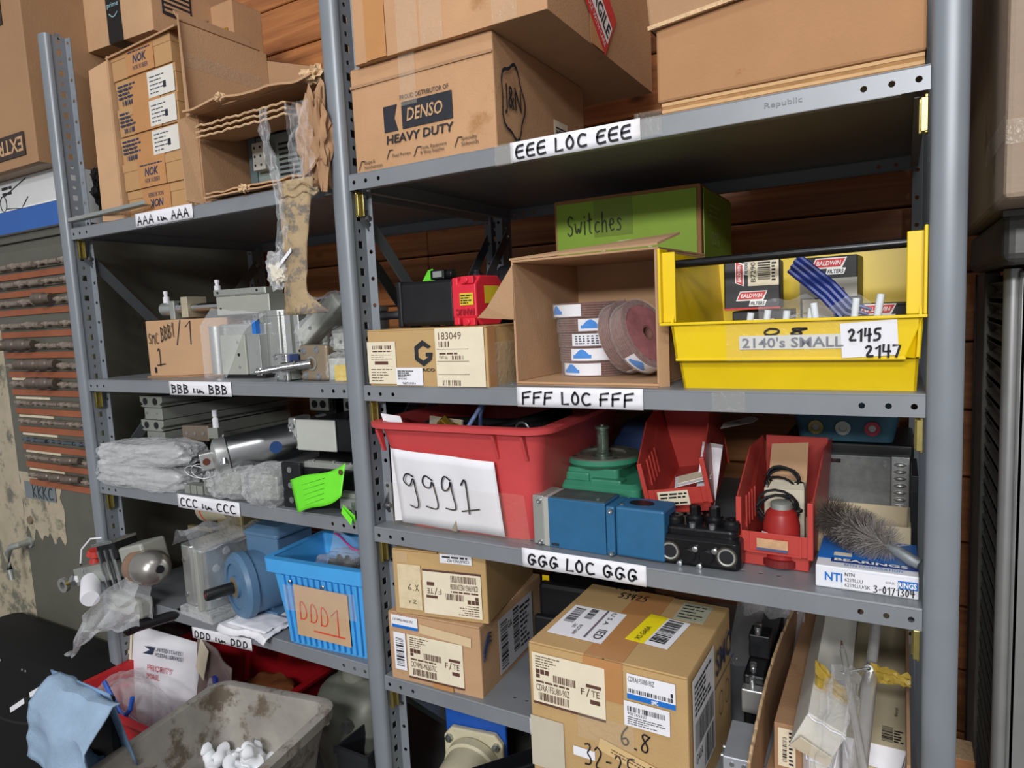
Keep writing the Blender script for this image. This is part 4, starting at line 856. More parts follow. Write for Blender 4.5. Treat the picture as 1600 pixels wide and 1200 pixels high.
decal(t, 'blue_block', Mf, .100, .013, .123, .024, NB, e=3.5); text(t, 'RINGS', Mf, .1005, .0145, .1215, .0225, WHITEP, e=5, bold=.03); hand(t, '3-0171304', Mf, .072, .004, .119, .0135, INK, t=.0014, e=7); text(t, '6219LLU', Mf, .086, .018, .097, .021, BINK, e=5)
t = thing('wire_brush', 'twisted wire tube brush with a grey handle on the bearing box', 'brush', (.876, .085, 1.178), rot=(0, 0, 0))
ax0, ax1 = Vector((.0, -.018, -.002)), Vector((-.088, .035, .022)); dv = (ax1-ax0); L_ = dv.length; dn = dv.normalized(); e1 = dn.cross(Vector((0, 0, 1))).normalized(); e2 = dn.cross(e1)
BR1 = mat('bristle_grey', 'b5aea8', .5, .15, .3, 200); BR2 = mat('bristle_dark', '6b615a', .5, .1, .3, 200)
for nm_, m_, t0, t1, n_ in (('bristles', BR1, .0, .62, 1500), ('bristle_tip', BR2, .35, 1.0, 1500)):
    mb = MB(); rn = random.Random(5)
    for k in range(n_):
        q = t0+(t1-t0)*rn.random(); a = rn.random()*2*PI; le = (.036-.005*q)*rn.uniform(.85, 1.05)*min(1, .6+4*min(q, 1-q+.1))
        rad = e1*math.cos(a)+e2*math.sin(a); lean = dn*rn.uniform(-.5, .5)*le*(.5) - (dn*(.08-q)*le*5 if q < .08 else Vector())
        p0 = ax0+dv*q; p1 = p0+rad*le+lean
        if p1.z < -.0185: p1.z = -.0185
        s = rad.cross(dn)*.00045; mb.add([p0-s, p0+s, p1+s*.6, p1-s*.6], [(0, 1, 2, 3)]); 
    o = obj(nm_, mb, m_, t, recalc=False); o['kind'] = 'stuff'
obj('core_wire', MB().cyl(ax0, ax1, .0022, 8), SCREW, t); obj('handle', MB().tube([ax0+dn*.004, ax0-dn*.012, ax0-dn*.030+Vector((0, .004, -.003)), ax0-dn*.042+Vector((0, .006, -.004))], [.004, .0075, .0082, .008], 12), mat('galvanised', '9aa0a3', .45, .6, .25, 50), t, smooth=True)
# ---------------------------------------------------------------- shelf H cartons
t = carton('valve_carton', 'lower brown carton with CXTWM label, under another carton beside the centre post', (.0175, .003, .8168), 3, .207, .27, .137, CARD2, seam='x')
Fm = front(-.0028)
def smclabel(t, M, u0, v0, u1, v1, code, fl=False, s=1):
    lb = decal(t, 'maker_label', M, u0, v0, u1, v1, CREAM); w_ = u1-u0; h_ = v1-v0; P_ = lambda a, b: (u0+a*w_, v0+b*h_)
    MM = M
    if fl: MM = M @ Matrix.Translation((u0+u1, v0+v1, 0)) @ Matrix.Rotation(PI, 4, 'Z')
    a = lambda a0, b0, a1, b1: (u0+a0*w_, v0+b0*h_, u0+a1*w_, v0+b1*h_)
    decal(lb, 'bottom_band', MM, *a(.0, .0, 1, .045), BROWNINK, e=2); bars(lb, MM, *a(.08, .09, .52, .24), BROWNINK, 40, seed=len(code), e=3); text(lb, code, MM, *a(.05, .27, .52, .40), BROWNINK, e=3)
    bars(lb, MM, *a(.30, .50, .62, .64), BROWNINK, 26, seed=3+len(code), e=3); fine(lb, MM, *a(.05, .72, .42, .97), BROWNINK, 5, e=3, fill=.35); fine(lb, MM, *a(.05, .42, .55, .49), BROWNINK, 1, e=3)
    for q in range(3): decal(lb, 'stamp', MM, *a(.05+.065*q, .60, .105+.065*q, .69), BROWNINK, e=2)
    decal(lb, 'stamp', MM, *a(.05, .52, .105, .59), BROWNINK, e=2)
    text(lb, 'F', MM, *a(.68, .42, .73, .54), BROWNINK, e=3); text(lb, '/', MM, *a(.75, .40, .80, .56), BROWNINK, e=3); text(lb, 'TE', MM, *a(.82, .42, .93, .54), BROWNINK, e=3); decal(lb, 'stamp', MM, *a(.75, .58, .95, .64), BROWNINK, e=2); decal(lb, 'stamp', MM, *a(.80, .28, .93, .36), BROWNINK, e=2)
    return lb
smclabel(t, Fm, .045, .010, .170, .098, 'CXTWM63-M6263-75C')
lb = decal(t, 'barcode_label', Fm, .013, .022, .041, .098, PAPER); bars(lb, Fm, .018, .03, .036, .09, BINK, 22, vert=True, e=3)
lb = decal(t, 'part_label', Fm, .010, .108, .072, .133, PAPER); decal(lb, 'blue_band', Fm, .012, .108, .072, .114, NB, e=2); text(lb, 'CXTWM63-M6263-75C', Fm, .014, .122, .062, .127, BINK, e=3)
decal(t, 'torn_tape', Fm @ Matrix.Rotation(R(-4), 4, 'Z'), .068, .110, .182, .128, mat('tan_tape', 'd6bd96', .5, 0, .05)); decal(t, 'brown_patch', Fm, .10, .0005, .145, .012, BTAPE)
Rm = right(.2095); lb = decal(t, 'shipping_label', Rm, .066, .012, .215, .122, mat('label_grey', 'b9b9bd', .6, 0, .06)); bars(lb, Rm, .072, .02, .10, .115, BINK, 24, vert=True, e=3); bars(lb, Rm, .125, .03, .15, .12, BINK, 30, vert=True, e=3, seed=8); fine(lb, Rm, .155, .025, .205, .115, BINK, 9, e=3); text(lb, 'GA', Rm, .102, .09, .12, .105, INK, e=3)
for k in range(3): obj('print_wave', MB().tube([Vector((.2102, .006+.030*q/8, .085-.008*k+.03*math.sin(q/8*2))) for q in range(9)], .0015, 5), NAVY, t)
t = carton('valve_carton', 'upper brown carton with upside-down CDRA1FW label, on the stack beside the centre post', (.040, .001, .9555), 9, .196, .25, .128, CARDY, seam='y')
Fm = front(-.0028); smclabel(t, Fm, .066, .008, .186, .095, 'CDRA1FW63-190Z-DVU00384', True)
lb = decal(t, 'barcode_label', Fm, .105, .110, .170, .128, PAPER); text(lb, 'CDRAFW63-90Z', fr((.165, -.0028, .119), (-1, 0, 0), (0, 0, -1)), 0, 0, .045, .006, BINK, e=3); fine(lb, Fm, .11, .119, .165, .126, BINK, 1, e=3)
lb = decal(t, 'torn_paper', Fm, .012, .012, .062, .100, mat('tan_paper', 'd9c7a2', .8, 0, .12, 50)); hand(lb, '6.X', Fm, .034, .05, .056, .062, INK, t=.001, e=4); hand(lb, 'r2', Fm, .034, .024, .05, .032, INK, t=.001, e=4); decal(t, 'torn_tape', Fm, .010, .104, .035, .124, TAPE)
t = carton('cylinder_carton', 'large brown carton with SMC labels handwritten 6.8, jutting out over the shelf edge', (.403, -.122, .8168), -.8, .2425, .238, .2125, CARDY, seam='y', tape=BTAPE)
KS = Matrix.Scale(1.075, 4); KV = Matrix.Translation((0, .2125, 0)) @ KS @ Matrix.Translation((0, -.242, 0)); Fm = front(-.0028) @ KV; smclabel(t, Fm, .007, .155, .116, .230, 'CDRA1FSU80-90Z')
lb = decal(t, 'part_label', Fm, .147, .198, .211, .232, PAPER); decal(lb, 'blue_band', Fm, .147, .198, .211, .205, NB, e=2); text(lb, 'SMC', Fm, .180, .1988, .189, .2042, WHITEP, e=4, bold=.03); text(lb, 'CDRA1FSU80-90Z', Fm, .149, .222, .184, .229, BINK, e=3); bars(lb, Fm, .149, .207, .209, .2125, BINK, 46, seed=21, e=3); text(lb, '1', Fm, .205, .2135, .208, .219, BINK, e=3)
lb = decal(t, 'barcode_label', Fm, .142, .160, .203, .194, PAPER); bars(lb, Fm, .147, .181, .198, .188, BINK, 40, seed=22, e=3); text(lb, '901265221', Fm, .147, .176, .172, .180, BINK, e=3); fine(lb, Fm, .147, .163, .198, .175, BINK, 4, e=3, fill=.35)
hand(t, '6.8', Fm, .135, .131, .176, .158, INK, t=.0022, slope=-.1); hand(t, '32-25x24', Fm, .082, .085, .200, .118, INK, t=.0022, slope=-.06)
decal(t, 'paper_scrap', Fm, .0, .06, .052, .135, mat('tape_grey', 'c2b8a4', .5, 0, .05)); lb = decal(t, 'torn_label', Fm @ Matrix.Rotation(R(-14), 4, 'Z'), .072, .135, .165, .153, mat('tan_label2', 'd3b57f', .7, 0, .05)); fine(lb, Fm @ Matrix.Rotation(R(-14), 4, 'Z'), .09, .14, .15, .148, BROWNINK, 2, e=3, fill=.3); decal(t, 'white_scrap', Fm, .066, .095, .098, .108, PAPER)
decal(t, 'tape', Fm, .075, .125, .155, .16, TAPE, e=2.5)
Mt = top(.2125) @ KS; 
lb = decal(t, 'shipping_label', Mt, .012, .034, .096, .132, PAPER, e=2); bars(lb, Mt, .018, .075, .034, .125, BINK, 30, vert=True, e=4); bars(lb, Mt, .042, .095, .054, .128, BINK, 24, vert=True, e=4, seed=5); decal(lb, 'rule', Mt, .066, .04, .069, .13, mat('mauve', '6d6270', .6), e=4); text(lb, 'IED', Mt @ fr((.078, .070, 0), (0, -1, 0), (1, 0, 0)), 0, 0, .028, .013, BINK, e=5); text(lb, 'U S A', Mt @ fr((.076, .126, 0), (0, -1, 0), (1, 0, 0)), 0, 0, .04, .007, BINK, e=5); text(lb, 'ROT684\n161', Mt @ fr((.038, .072, 0), (0, -1, 0), (1, 0, 0)), 0, 0, .030, .014, BINK, e=5)
lb = decal(t, 'yellow_label', Mt @ Matrix.Translation((.120, .062, 0)) @ Matrix.Rotation(R(-5), 4, 'Z'), 0, 0, .028, .088, mat('bright_yellow_label', 'f0dc1c', .5, 0, .04), e=2); ML = Mt @ Matrix.Translation((.148, .060, 0)) @ Matrix.Rotation(R(-5), 4, 'Z'); l2 = decal(t, 'barcode_label', ML, 0, 0, .034, .086, PAPER, e=2); bars(l2, ML, .003, .01, .026, .082, INK, 34, vert=True, e=4, seed=12)
text(lb, 'XS GA0A', Mt @ Matrix.Translation((.140, .062, 0)) @ Matrix.Rotation(R(85), 4, 'Z'), .002, 0, .045, .008, BINK, e=6)
lb = decal(t, 'grey_label', Mt, .160, .150, .205, .210, mat('grey_green_label', 'b3b39b', .6, 0, .05)); fine(lb, Mt, .164, .155, .2, .205, BINK, 5, e=3, fill=.3); hand(t, 'HAY', Mt, .045, .215, .085, .23, INK, t=.0024); hand(t, '53425', Mt, .06, .185, .105, .205, INK, t=.0024)
Rm = right(.245) @ KV; lb = decal(t, 'shipping_label', Rm, .012, .085, .115, .232, mat('label_grey2', 'd7d7d9', .5, 0, .04)); bars(lb, Rm, .018, .135, .108, .172, BINK, 60, e=3, seed=31); fine(lb, Rm, .018, .18, .105, .225, BINK, 6, e=3); text(lb, 'GA0A', Rm, .02, .115, .05, .128, INK, e=3); bars(lb, Rm, .06, .09, .11, .13, BINK, 20, e=3)
decal(t, 'print_line', Rm, .118, .165, .23, .1665, NAVY); ring(.15, .130, (.012, .018), M=Rm, m=NAVY, par=t, nm='handling_mark'); ring(.185, .130, (.012, .018), M=Rm, m=NAVY, par=t, nm='handling_mark'); text(t, 'SMC', Rm, .125, .178, .21, .215, NAVY, bold=.02)
# ---------------------------------------------------------------- grey blocks and long cartons, right end of shelf H
t = thing('manifold_block', 'grey aluminium manifold block beside the large SMC carton', 'block', (.678, -.075, .8168), 4)
obj('body', MB().box((0, 0, 0), (.040, .09, .082)), mat('block_grey', 'b4b8be', .4, .5, .06), t, bevel=.0015)
for x_ in (.012, .028): obj('cap_screw', MB().lathe([(.0035, -.002), (.0035, .0008), (.002, .0008)], 12, fr((x_, -.0002, .072), (1, 0, 0), (0, 0, 1))), SCREW, t)
for y_ in (.025, .045): obj('side_fitting', MB().cyl((-.006, y_, .066), (0, y_, .066), .003, 8), SCREW, t)
decal(t, 'port_mark', front(0), .03, .055, .036, .058, INK)
t = thing('cylinder_stack', 'black air cylinder with silver end caps in the shadow behind the large carton', 'cylinder', (.668, .10, .8168), 2)
obj('barrel', MB().box((0, .02, 0), (.034, .30, .10)), BLACKM, t, bevel=.004); obj('end_cap', MB().box((.0, 0, .045), (.034, .02, .085)), ALU, t, bevel=.002); obj('end_cap', MB().box((0, .08, .10), (.034, .12, .14)), BLACKM, t, bevel=.002)
for y_, z_ in ((.02, .085), (.034, .10), (.085, .14), (.10, .14)): obj('fitting', MB().lat((.014, y_, z_), (.014, y_, z_+.014), [(.005, 0), (.005, .4), (.004, .5), (.0055, .6), (.0055, 1)], 12), SCREW, t, smooth=30)
t = thing('plastic_sheet', 'crumpled clear plastic film hanging behind the long cartons', 'film', (.60, .33, .8168))
obj('film', MB().grid(lambda a, b: (.0+.13*a, .10+.05*noise.noise(Vector((a*3, b*3, 2)))-.10*(1-b)**2, .23*b), 20, 16), FILM2, t, smooth=True); obj('loose_edge', MB().grid(lambda a, b: (.02+.09*a, .02+.03*noise.noise(Vector((a*4, b*4, 9))), .10+.10*b), 12, 8), FILM2, t, smooth=True)
t = thing('long_open_carton', 'open brown carton with a torn side holding long narrow boxes', 'box', (.716, -.10, .8168))
def jag(a): return .0035*noise.noise(Vector((a*30, 2, 0)))+.0015*noise.noise(Vector((a*90, 5, 0)))
mb = MB(); n = 40
vs = []
for k in range(n+1):
    a = k/n; y_ = .56*a; zt = .100+.010*math.sin(a*2.2)+jag(a)*1.2; x_ = -.012*math.sin(a*3)*1.0
    vs += [(x_, y_, 0), (x_, y_, zt), (x_+.004, y_, zt), (x_+.004, y_, 0)]
fs = [];
for k in range(n):
    for q in range(4): fs.append((k*4+q, k*4+(q+1) % 4, (k+1)*4+(q+1) % 4, (k+1)*4+q))
fs += [(0, 1, 2, 3), (n*4+3, n*4+2, n*4+1, n*4)]
mb.add(vs, fs); obj('side_panel', mb, CARD3, t)
obj('torn_edge', MB().tube([(-.012*math.sin(k/n*3)+.002, .56*k/n, .1005+.010*math.sin(k/n*2.2)+jag(k/n)*1.2) for k in range(n+1)], .0024, 6), CARDE, t)
obj('bottom', MB().box((0, 0, 0), (.182, .56, .003)), CARD3, t); obj('side_panel', MB().box((.182, .02, 0), (.186, .56, .14)), CARD3, t)
LB = mat('long_box_beige', 'cbbf9f', .75, 0, .05, 8, .1, 120); LW = mat('long_box_white', 'd6d3c8', .7, 0, .04, 8, .1, 120)
def longbox(label, loc, rot, w, d, h, m, torn=False):
    t = thing('long_box', label, 'box', loc, group='long narrow boxes in the torn carton', rot=tuple(R(a) for a in rot))
    obj('carton', MB().box((0, 0, 0), (w, d, h)), m, t, bevel=.0012)
    if torn:
        mb = MB(); slab(mb, [(0, 0, h), (w, 0, h), (w-.003, -.010, h-.030), (.006, -.016, h-.022)], .0008); obj('end_flap', mb, PAPER, t)
        mb = MB(); slab(mb, [(0, 0, 0.004), (0, 0, h-.002), (.010, -.020, h-.010), (.012, -.018, .01)], .0008); obj('end_flap', mb, PAPER, t)
        mb = MB(); slab(mb, [(w, 0, h-.002), (w, 0, .004), (w-.012, -.022, .008), (w-.006, -.026, h-.012)], .0008); obj('end_flap', mb, PAPER, t)
    return t
t = longbox('brown long box with a white barcode label on its end, at the torn carton wall', (.728, .035, .8205), (0, 0, .5), .040, .56, .078, CARD3)
lb = decal(t, 'barcode_label', front(-.0005), .006, .012, .030, .072, CREAM); bars(lb, front(-.0005), .012, .02, .018, .06, BINK, 24, vert=True, e=3); fine(lb, front(-.0005), .021, .015, .028, .07, BINK, 9, e=3)
t = longbox('white long box lying askew on top of the other long boxes', (.757, -.02, .905), (3, 24, 2), .052, .44, .060, LW)
mb = MB(); slab(mb, [(.0, -.001, .0), (.052, -.001, .004), (.049, -.012, .026), (.004, -.014, .030)], .001); obj('end_flap', mb, CREAM, t); obj('torn_tape', MB().tube([(.052*q/8, -.003, .060-.004*abs(math.sin(q*2.2))) for q in range(9)], .0016, 5), PAPER, t); decal(t, 'tape', top(.060), .0, .06, .052, .10, TAPE)
t = longbox('white long box with torn open end, low between brown and beige long boxes', (.770, .02, .8205), (0, 0, -1), .046, .46, .075, LW, True)
decal(t, 'grey_label', top(.075), .02, .03, .04, .055, mat('label_pale', 'c2c4c6', .6)); bars(t, top(.075), .022, .032, .038, .052, BINK, 10, e=3)
t = longbox('wide beige long box with a printed barcode at the right post', (.8205, .035, .8205), (0, 0, 0), .078, .50, .082, LB, True)
text(t, 'Wixroyd', fr((.069, .03, .082), (0, 1, 0), (-1, 0, 0)), .05, 0, .075, .006, BINK, e=2); bars(t, top(.082), .048, .012, .062, .05, BINK, 24, vert=True, e=2); fine(t, top(.082), .063, .012, .075, .045, BINK, 5, e=2)
RODS = mat('satin_rod', 'c9c6c1', .3, .45, .08, 40)
t = thing('steel_rod', 'thin bright steel rod lying across the long boxes', 'rod', (0, 0, 0)); t.location = (.858, -.13, .945)
obj('shaft', MB().lat((0, 0, 0), (-.044, .24, .055), [(.0045, 0), (.0045, .96), (.003, .965), (.002, 1)], 14), RODS, t, smooth=40); obj('tip', MB().lat((-.044, .24, .055), (-.0455, .252, .0573), [(.002, 0), (.0012, 1)], 10), mat('copper_tip', 'b0836a', .4, .7), t)
t = thing('gas_spring', 'steel gas spring tube half wrapped in clear film and yellow paper', 'gas spring', (.845, -.11, .925))
obj('cylinder', MB().lat((0, 0, 0), (.008, .19, .055), [(.010, 0), (.010, .96), (.007, 1)], 20), RODS, t, smooth=40); obj('rod', MB().lat((.008, .19, .055), (.012, .30, .085), [(.0075, 0), (.0075, 1)], 16), RODS, t, smooth=40); obj('eye', MB().lathe([(.003, -.002), (.006, -.002), (.006, .002), (.003, .002)], 14, fr((.006, .186, .066), (1, 0, 0), (0, 0, 1)), closed=True), SCREW, t); obj('pin', MB().cyl((.006, .186, .066), (-.030, .17, .058), .0016, 8), SCREW, t)
YP = mat('yellow_waxed_paper', 'a98f3c', .35, 0, .15, 30)
obj('yellow_wrap', MB().grid(lambda a, b: (.008+.05*a, .19-.02*a+.01*noise.noise(Vector((a*5, b*5, 3))), .045+.028*b*(1-.4*a)+.012*a+.006*noise.noise(Vector((a*6, b*3, 1)))), 12, 8), YP, t, smooth=True); obj('yellow_wrap', MB().grid(lambda a, b: (-.062+.045*a, .16+.01*noise.noise(Vector((a*5, b*5, 8))), .035+.045*b*(1-.5*a)-.022*a), 12, 8), YP, t, smooth=True)
obj('clear_wrap', MB().grid(lambda a, b: (-.052+.05*a+.014*noise.noise(Vector((a*4, b*4, 5))), -.03+.20*b, .020+.052*b*(.6+.4*math.sin(a*3))+.012*noise.noise(Vector((a*6, b*5, 2)))), 20, 24), FILM, t, smooth=True)
# ---------------------------------------------------------------- dark things behind on shelf H
t = thing('black_cylinder', 'black air cylinder body in the shadow between the carton stack and the large carton', 'cylinder', (.245, .19, .8168), 3)
obj('barrel', MB().box((0, .015, .0), (.17, .30, .155)), BLACKM, t, bevel=.01); obj('end_cap', MB().box((-.004, 0, .0), (.10, .015, .09)), BLACK, t, bevel=.004); obj('port', MB().lathe([(.006, 0), (.012, 0), (.012, .004), (.006, .004)], 16, fr((.03, -.001, .05), (1, 0, 0), (0, 0, 1)), closed=True), ALU2, t); obj('yellow_tag', MB().box((.005, .03, .12), (.02, .032, .165)), YELLOW, t)
# ---------------------------------------------------------------- shelf I : below
CRM = mat('cream_paint', 'cfc7a8', .5, 0, .08, 12, spots=('8d836a', 20, .68))
t = thing('pump_motor', 'cream pump motor with a blue mounting bracket on the bottom shelf', 'motor', (.090, .165, .4608), 8)
obj('barrel', MB().lat((-.004, -.155, .072), (.0, .0, .090), [(.03, 0), (.052, .05), (.058, .15), (.058, .86), (.064, .88), (.064, 1)], 32), CRM, t, smooth=40); obj('flange', MB().prism([(-.070, .03), (-.045, .0), (.045, .0), (.070, .03), (.070, .145), (.052, .166), (-.052, .166), (-.070, .145)], .014, Matrix.Translation((0, .012, .0)) @ fr((0, 0, 0), (1, 0, 0), (0, 0, 1))), CRM, t, bevel=.003)
obj('bracket', MB().box((-.072, .013, .0), (.072, .024, .205)), mat('bracket_blue', '1f56b0', .45), t, bevel=.003)
for x_, z_ in ((-.056, .142), (.056, .142)): obj('nut', MB().lathe([(.009, 0), (.009, .007), (.004, .007), (.004, .012)], 6, fr((x_, -.003, z_), (1, 0, 0), (0, 0, 1))), SCREW, t)
obj('foot', MB().box((-.04, -.13, 0), (.04, .0, .02)), CRM, t, bevel=.003); obj('wire_handle', MB().tube([(-.055, -.11, .115), (-.045, -.11, .135), (-.02, -.11, .13), (.0, -.11, .118)], .002, 6), RUBBER, t)
t = thing('black_ribbed_rail', 'black ribbed rail slanting beside the cream pump motor', 'rail', (.150, .02, .4608), -37)
obj('rail', MB().box((0, 0, 0), (.045, .34, .185)), BLACK, t, bevel=.004)
for k in range(11): obj('rib', MB().box((.044, .015+.029*k, .0), (.050, .020+.029*k, .176)), BLACK, t)
t = thing('plastic_wrapped_part', 'grey part in shiny clear film on the bottom shelf beside the large carton', 'part', (.285, .0, .4608), 0)
obj('part', MB().box((.0, .0, 0), (.18, .10, .13)), mat('dull_part_grey', '77746a', .5, .3, .2), t, bevel=.02, seg=3); obj('film', blob((.09, .05, .08), (.115, .075, .08), .10, 3, 2, 4, 4), FILM2, t)
t = thing('relay_box', 'dark relay box with a pale label behind the cross brace on the bottom shelf', 'box', (.02, .33, .4608), 0); obj('case', MB().box((0, 0, 0), (.12, .15, .27)), mat('dim_grey_case', '55564f', .6, 0, .2), t, bevel=.004); decal(t, 'pale_label', front(-.0005), .02, .19, .08, .25, CREAM)
# ================================================================ LEFT BAY
AZ = LEFT_Z['A']+.0008; BZ = LEFT_Z['B']+.0008; CZ = LEFT_Z['C']+.0008; DZ = LEFT_Z['D']+.0008
# ---------------------------------------------------------------- shelf A
t = thing('tall_open_carton', 'tall open carton holding six small NOK boxes, on the top left shelf', 'box', (-.752, .022, AZ))
w_, d_, h_ = .282, .235, .392; th = .004
mb = MB().box((0, 0, 0), (w_, d_, th)).box((0, 0, 0), (th, d_, h_-.01)).box((w_-th, 0, 0), (w_, d_, h_)).box((0, d_-th, 0), (w_, d_, h_))
obj('body', mb, CARD2, t, bevel=.0008, seg=1)
mb = MB(); slab(mb, [(0, 0, .002), (-.050, -.02, .002), (-.042, -.02, .352), (0, 0, h_-.02)], .0035); obj('front_flap', mb, CARD2, t)
mb = MB(); slab(mb, [(w_-.002, 0, .002), (w_+.02, -.006, .002), (w_+.006, -.006, h_+.012), (w_-.002, 0, h_)], .0035); obj('front_flap', mb, CARD2, t)
mb = MB(); slab(mb, [(-.002, .0, h_-.018), (w_-.012, -.004, h_-.008), (w_-.03, .10, h_+.04), (.02, .10, h_+.010)], .0035); obj('top_flap', mb, CARD2, t)
mb = MB(); slab(mb, [(w_, d_, .15), (w_+.13, d_+.03, .15), (w_+.12, d_+.03, .345), (w_, d_, .375)], .0035); obj('rear_flap', mb, CARD3, t)
mb = MB(); slab(mb, [(w_-.002, .0, h_), (w_-.002, d_*.9, h_), (w_-.022, d_*.86, h_+.03), (w_-.020, .0, h_+.026)], .0035); obj('top_flap', mb, CARD3, t)
decal(t, 'tape', right(w_), .0, .30, .21, .33, TAPE)
NKB = mat('nok_tan', 'b58c5e', .6, 0, .05, 10); ordn = ['top', 'second', 'third', 'fourth', 'fifth', 'lowest']
zt = AZ+.382
bd = [2.175, 2.111, 2.046, 1.982, 1.920, 1.856, 1.7935]
for i in range(6):
    z1, z0 = bd[i], bd[i+1]
    kind = 'with a printed NOK logo' if i in (0, 4) else 'with a white label' if i in (1, 2, 3) else 'with an upside-down NOK logo'
    t = thing('seal_box', 'small tan box %s, %s in the tall open carton' % (kind, ordn[i]), 'box', (-.742+.006*((i*7) % 3-1)*.5, .030+.004*(i % 2), z0+.0005), 0, 'small tan boxes in the tall carton')
    hh = z1-z0-.0012; obj('carton', MB().box((0, 0, 0), (.226, .20, hh-.018)), NKB, t, bevel=.001); obj('lid', MB().box((-.0012, -.0014, hh-.019), (.2272, .2014, hh)), NKB, t, bevel=.001)
    Fm = front(-.0016)
    decal(t, 'tape', Fm, .06, .0, .165, hh, BTAPE, e=.5)
    if i in (0, 4): text(t, 'NOK', Fm, .086, .024, .138, .043, NAVY, shear=.2, bold=.03); text(t, 'NOK RUBBER', Fm, .085, .009, .142, .019, NAVY); fine(t, Fm, .07, .047, .155, .053, NAVY, 1, ragged=.1)
    elif i == 5:
        Mi = fr((.15, -.0016, .058), (-1, 0, 0), (0, 0, -1)); text(t, 'NOK', Mi, .012, .024, .064, .043, NAVY, shear=.2, bold=.03); text(t, 'NOK RUBBER', Mi, .010, .009, .068, .019, NAVY)
    else:
        lb = decal(t, 'white_label', Fm, .125, .004, .222, hh-.003, mat('off_white_label', 'd6d2c8', .7, 0, .04), e=1.5); fine(lb, Fm, .133, .010, .19, .054, NAVY, 5, e=4, fill=.2); decal(lb, 'code_mark', Fm, .182, .018, .192, .032, BINK, e=3)
        fine(t, Fm, .008, .020, .082, .055, NAVY, 4, fill=.5, seed=i); bars(t, Fm, .022, .006, .066, .017, NAVY, 12, seed=i+3)
t = carton('plain_carton', 'plain brown carton behind the tall open carton, under the box with black tape', (-.935, .27, AZ), 0, .110, .27, .498, CARD3, seam='x')
t = carton('plain_carton', 'large plain brown carton at the back, reaching up beside the pine wall', (-.822, .36, AZ), 0, .115, .10, .62, CARD, seam='y'); 
decal(t, 'sticker', front(-.0025), .080, .50, .095, .55, mat('ochre_tape', 'a8701d', .5, 0, .1)); decal(t, 'white_sticker', front(-.0025), .07, .48, .113, .492, PAPER)
t = carton('parcel_box', 'small carton sealed with black prime tape, on top of the brown cartons', (-1.06, .16, AZ+.4990), 3, .275, .33, .16, CARD2, seam='y')
Fm = front(-.0026); decal(t, 'black_tape', Fm, .10, .0, .158, .16, mat('black_gloss_tape', '1b2225', .25, 0, .1)); 
text(t, 'prime', Fm, .106, .085, .152, .100, mat('cyan_print', '9fc7cf', .5), e=3); obj('tape_arc', MB().tube([Vector((.112+.034*q/8, -.0042, .073-.010*math.sin(PI*q/8))) for q in range(9)], .0014, 5), MATS['cyan_print'], t)
decal(t, 'black_tape', fr((0, 0, -.0005), (1, 0, 0), (0, -1, 0)), .10, -.33, .158, 0, MATS['black_gloss_tape'], e=0)
Rm = right(.2776); decal(t, 'print_block', Rm, .03, .05, .12, .15, BINK, e=.6)
for k in range(7): decal(t, 'print_line', Rm, .036, .058+.0125*k, .114, .064+.0125*k, CARD2, e=2)
# open torn carton with power supply
t = thing('torn_open_carton', 'battered open carton lying on its side with a grey power supply inside', 'box', (-.432, .012, AZ))
w_, d_, h_ = .375, .33, .192; th = .005
mb = MB().box((0, 0, 0), (w_, d_, th)).box((0, 0, h_-th), (w_, d_, h_)).box((0, 0, 0), (th, d_, h_)).box((w_-th, 0, 0), (w_, d_, h_)).box((0, d_-th, 0), (w_, d_, h_))
obj('body', mb, CARD3, t, bevel=.001, seg=1)
mb = MB(); slab(mb, [(0, 0, 0.0), (-.008, -.035, .004), (-.012, -.035, h_-.02), (0, 0, h_)], .004); obj('side_flap', mb, CARD2, t)
for k in range(3):
    mb = MB(); mb.grid(lambda a, b: (.012+(w_-.10)*a, -.012+.10*b, h_-.034-.011*k+.012*b+.003*noise.noise(Vector((a*9, b*4, k)))), 24, 4); obj('folded_sheet', mb, CARD3, t, solid=.003)
    obj('sheet_edge', MB().tube([(.012+(w_-.10)*q/30, -.012, h_-.034-.011*k+.003*noise.noise(Vector((q/30*9, 0, k)))+.001*((q*7) % 3-1)) for q in range(31)], .0022, 5), CARDE, t)
mb = MB(); mb.grid(lambda a, b: (.0+w_*a, -.032*b+.003*noise.noise(Vector((a*12, b*3, 4))), h_+.004*math.sin(a*6)*b-.004*b+.006*noise.noise(Vector((a*5, b, 9)))), 30, 4); obj('top_flap', mb, CARD2, t, solid=.004)
for k in range(2):
    mb = MB(); mb.grid(lambda a, b: (.03+(w_-.06)*a, -.016-.006*k+.07*b, .007+.009*(1-k)+.008*b+.004*noise.noise(Vector((a*8, b*3, k+20)))), 24, 4); obj('folded_sheet', mb, CARD2, t, solid=.003)
obj('torn_corner', blob((w_-.01, -.012, h_-.002), (.026, .016, .014), .6, 4, 7, 3), CARDE, t); obj('torn_corner', blob((.12, -.03, h_+.002), (.014, .009, .008), .6, 4, 2, 3), CARDE, t); obj('torn_corner', blob((.16, -.022, .010), (.012, .009, .008), .6, 4, 4, 3), CARDE, t)
t = thing('power_supply', 'grey slotted power supply inside the battered open carton', 'power supply', (-.412, .13, AZ+.0055), 2)
PG = mat('psu_grey', '8d9894', .45, .3, .06, 20); obj('case', MB().box((.0, 0, 0), (.19, .15, .150)), PG, t, bevel=.002); obj('side_plate', MB().box((-.0, -.004, .0), (.022, 0, .151)), mat('psu_blue_grey', '5f6f70', .5, .2), t)
ct = obj('terminal_block', MB().box((.030, -.022, .072), (.068, 0, .132)), mat('terminal_grey', 'b3b1a6', .5), t, bevel=.0015)
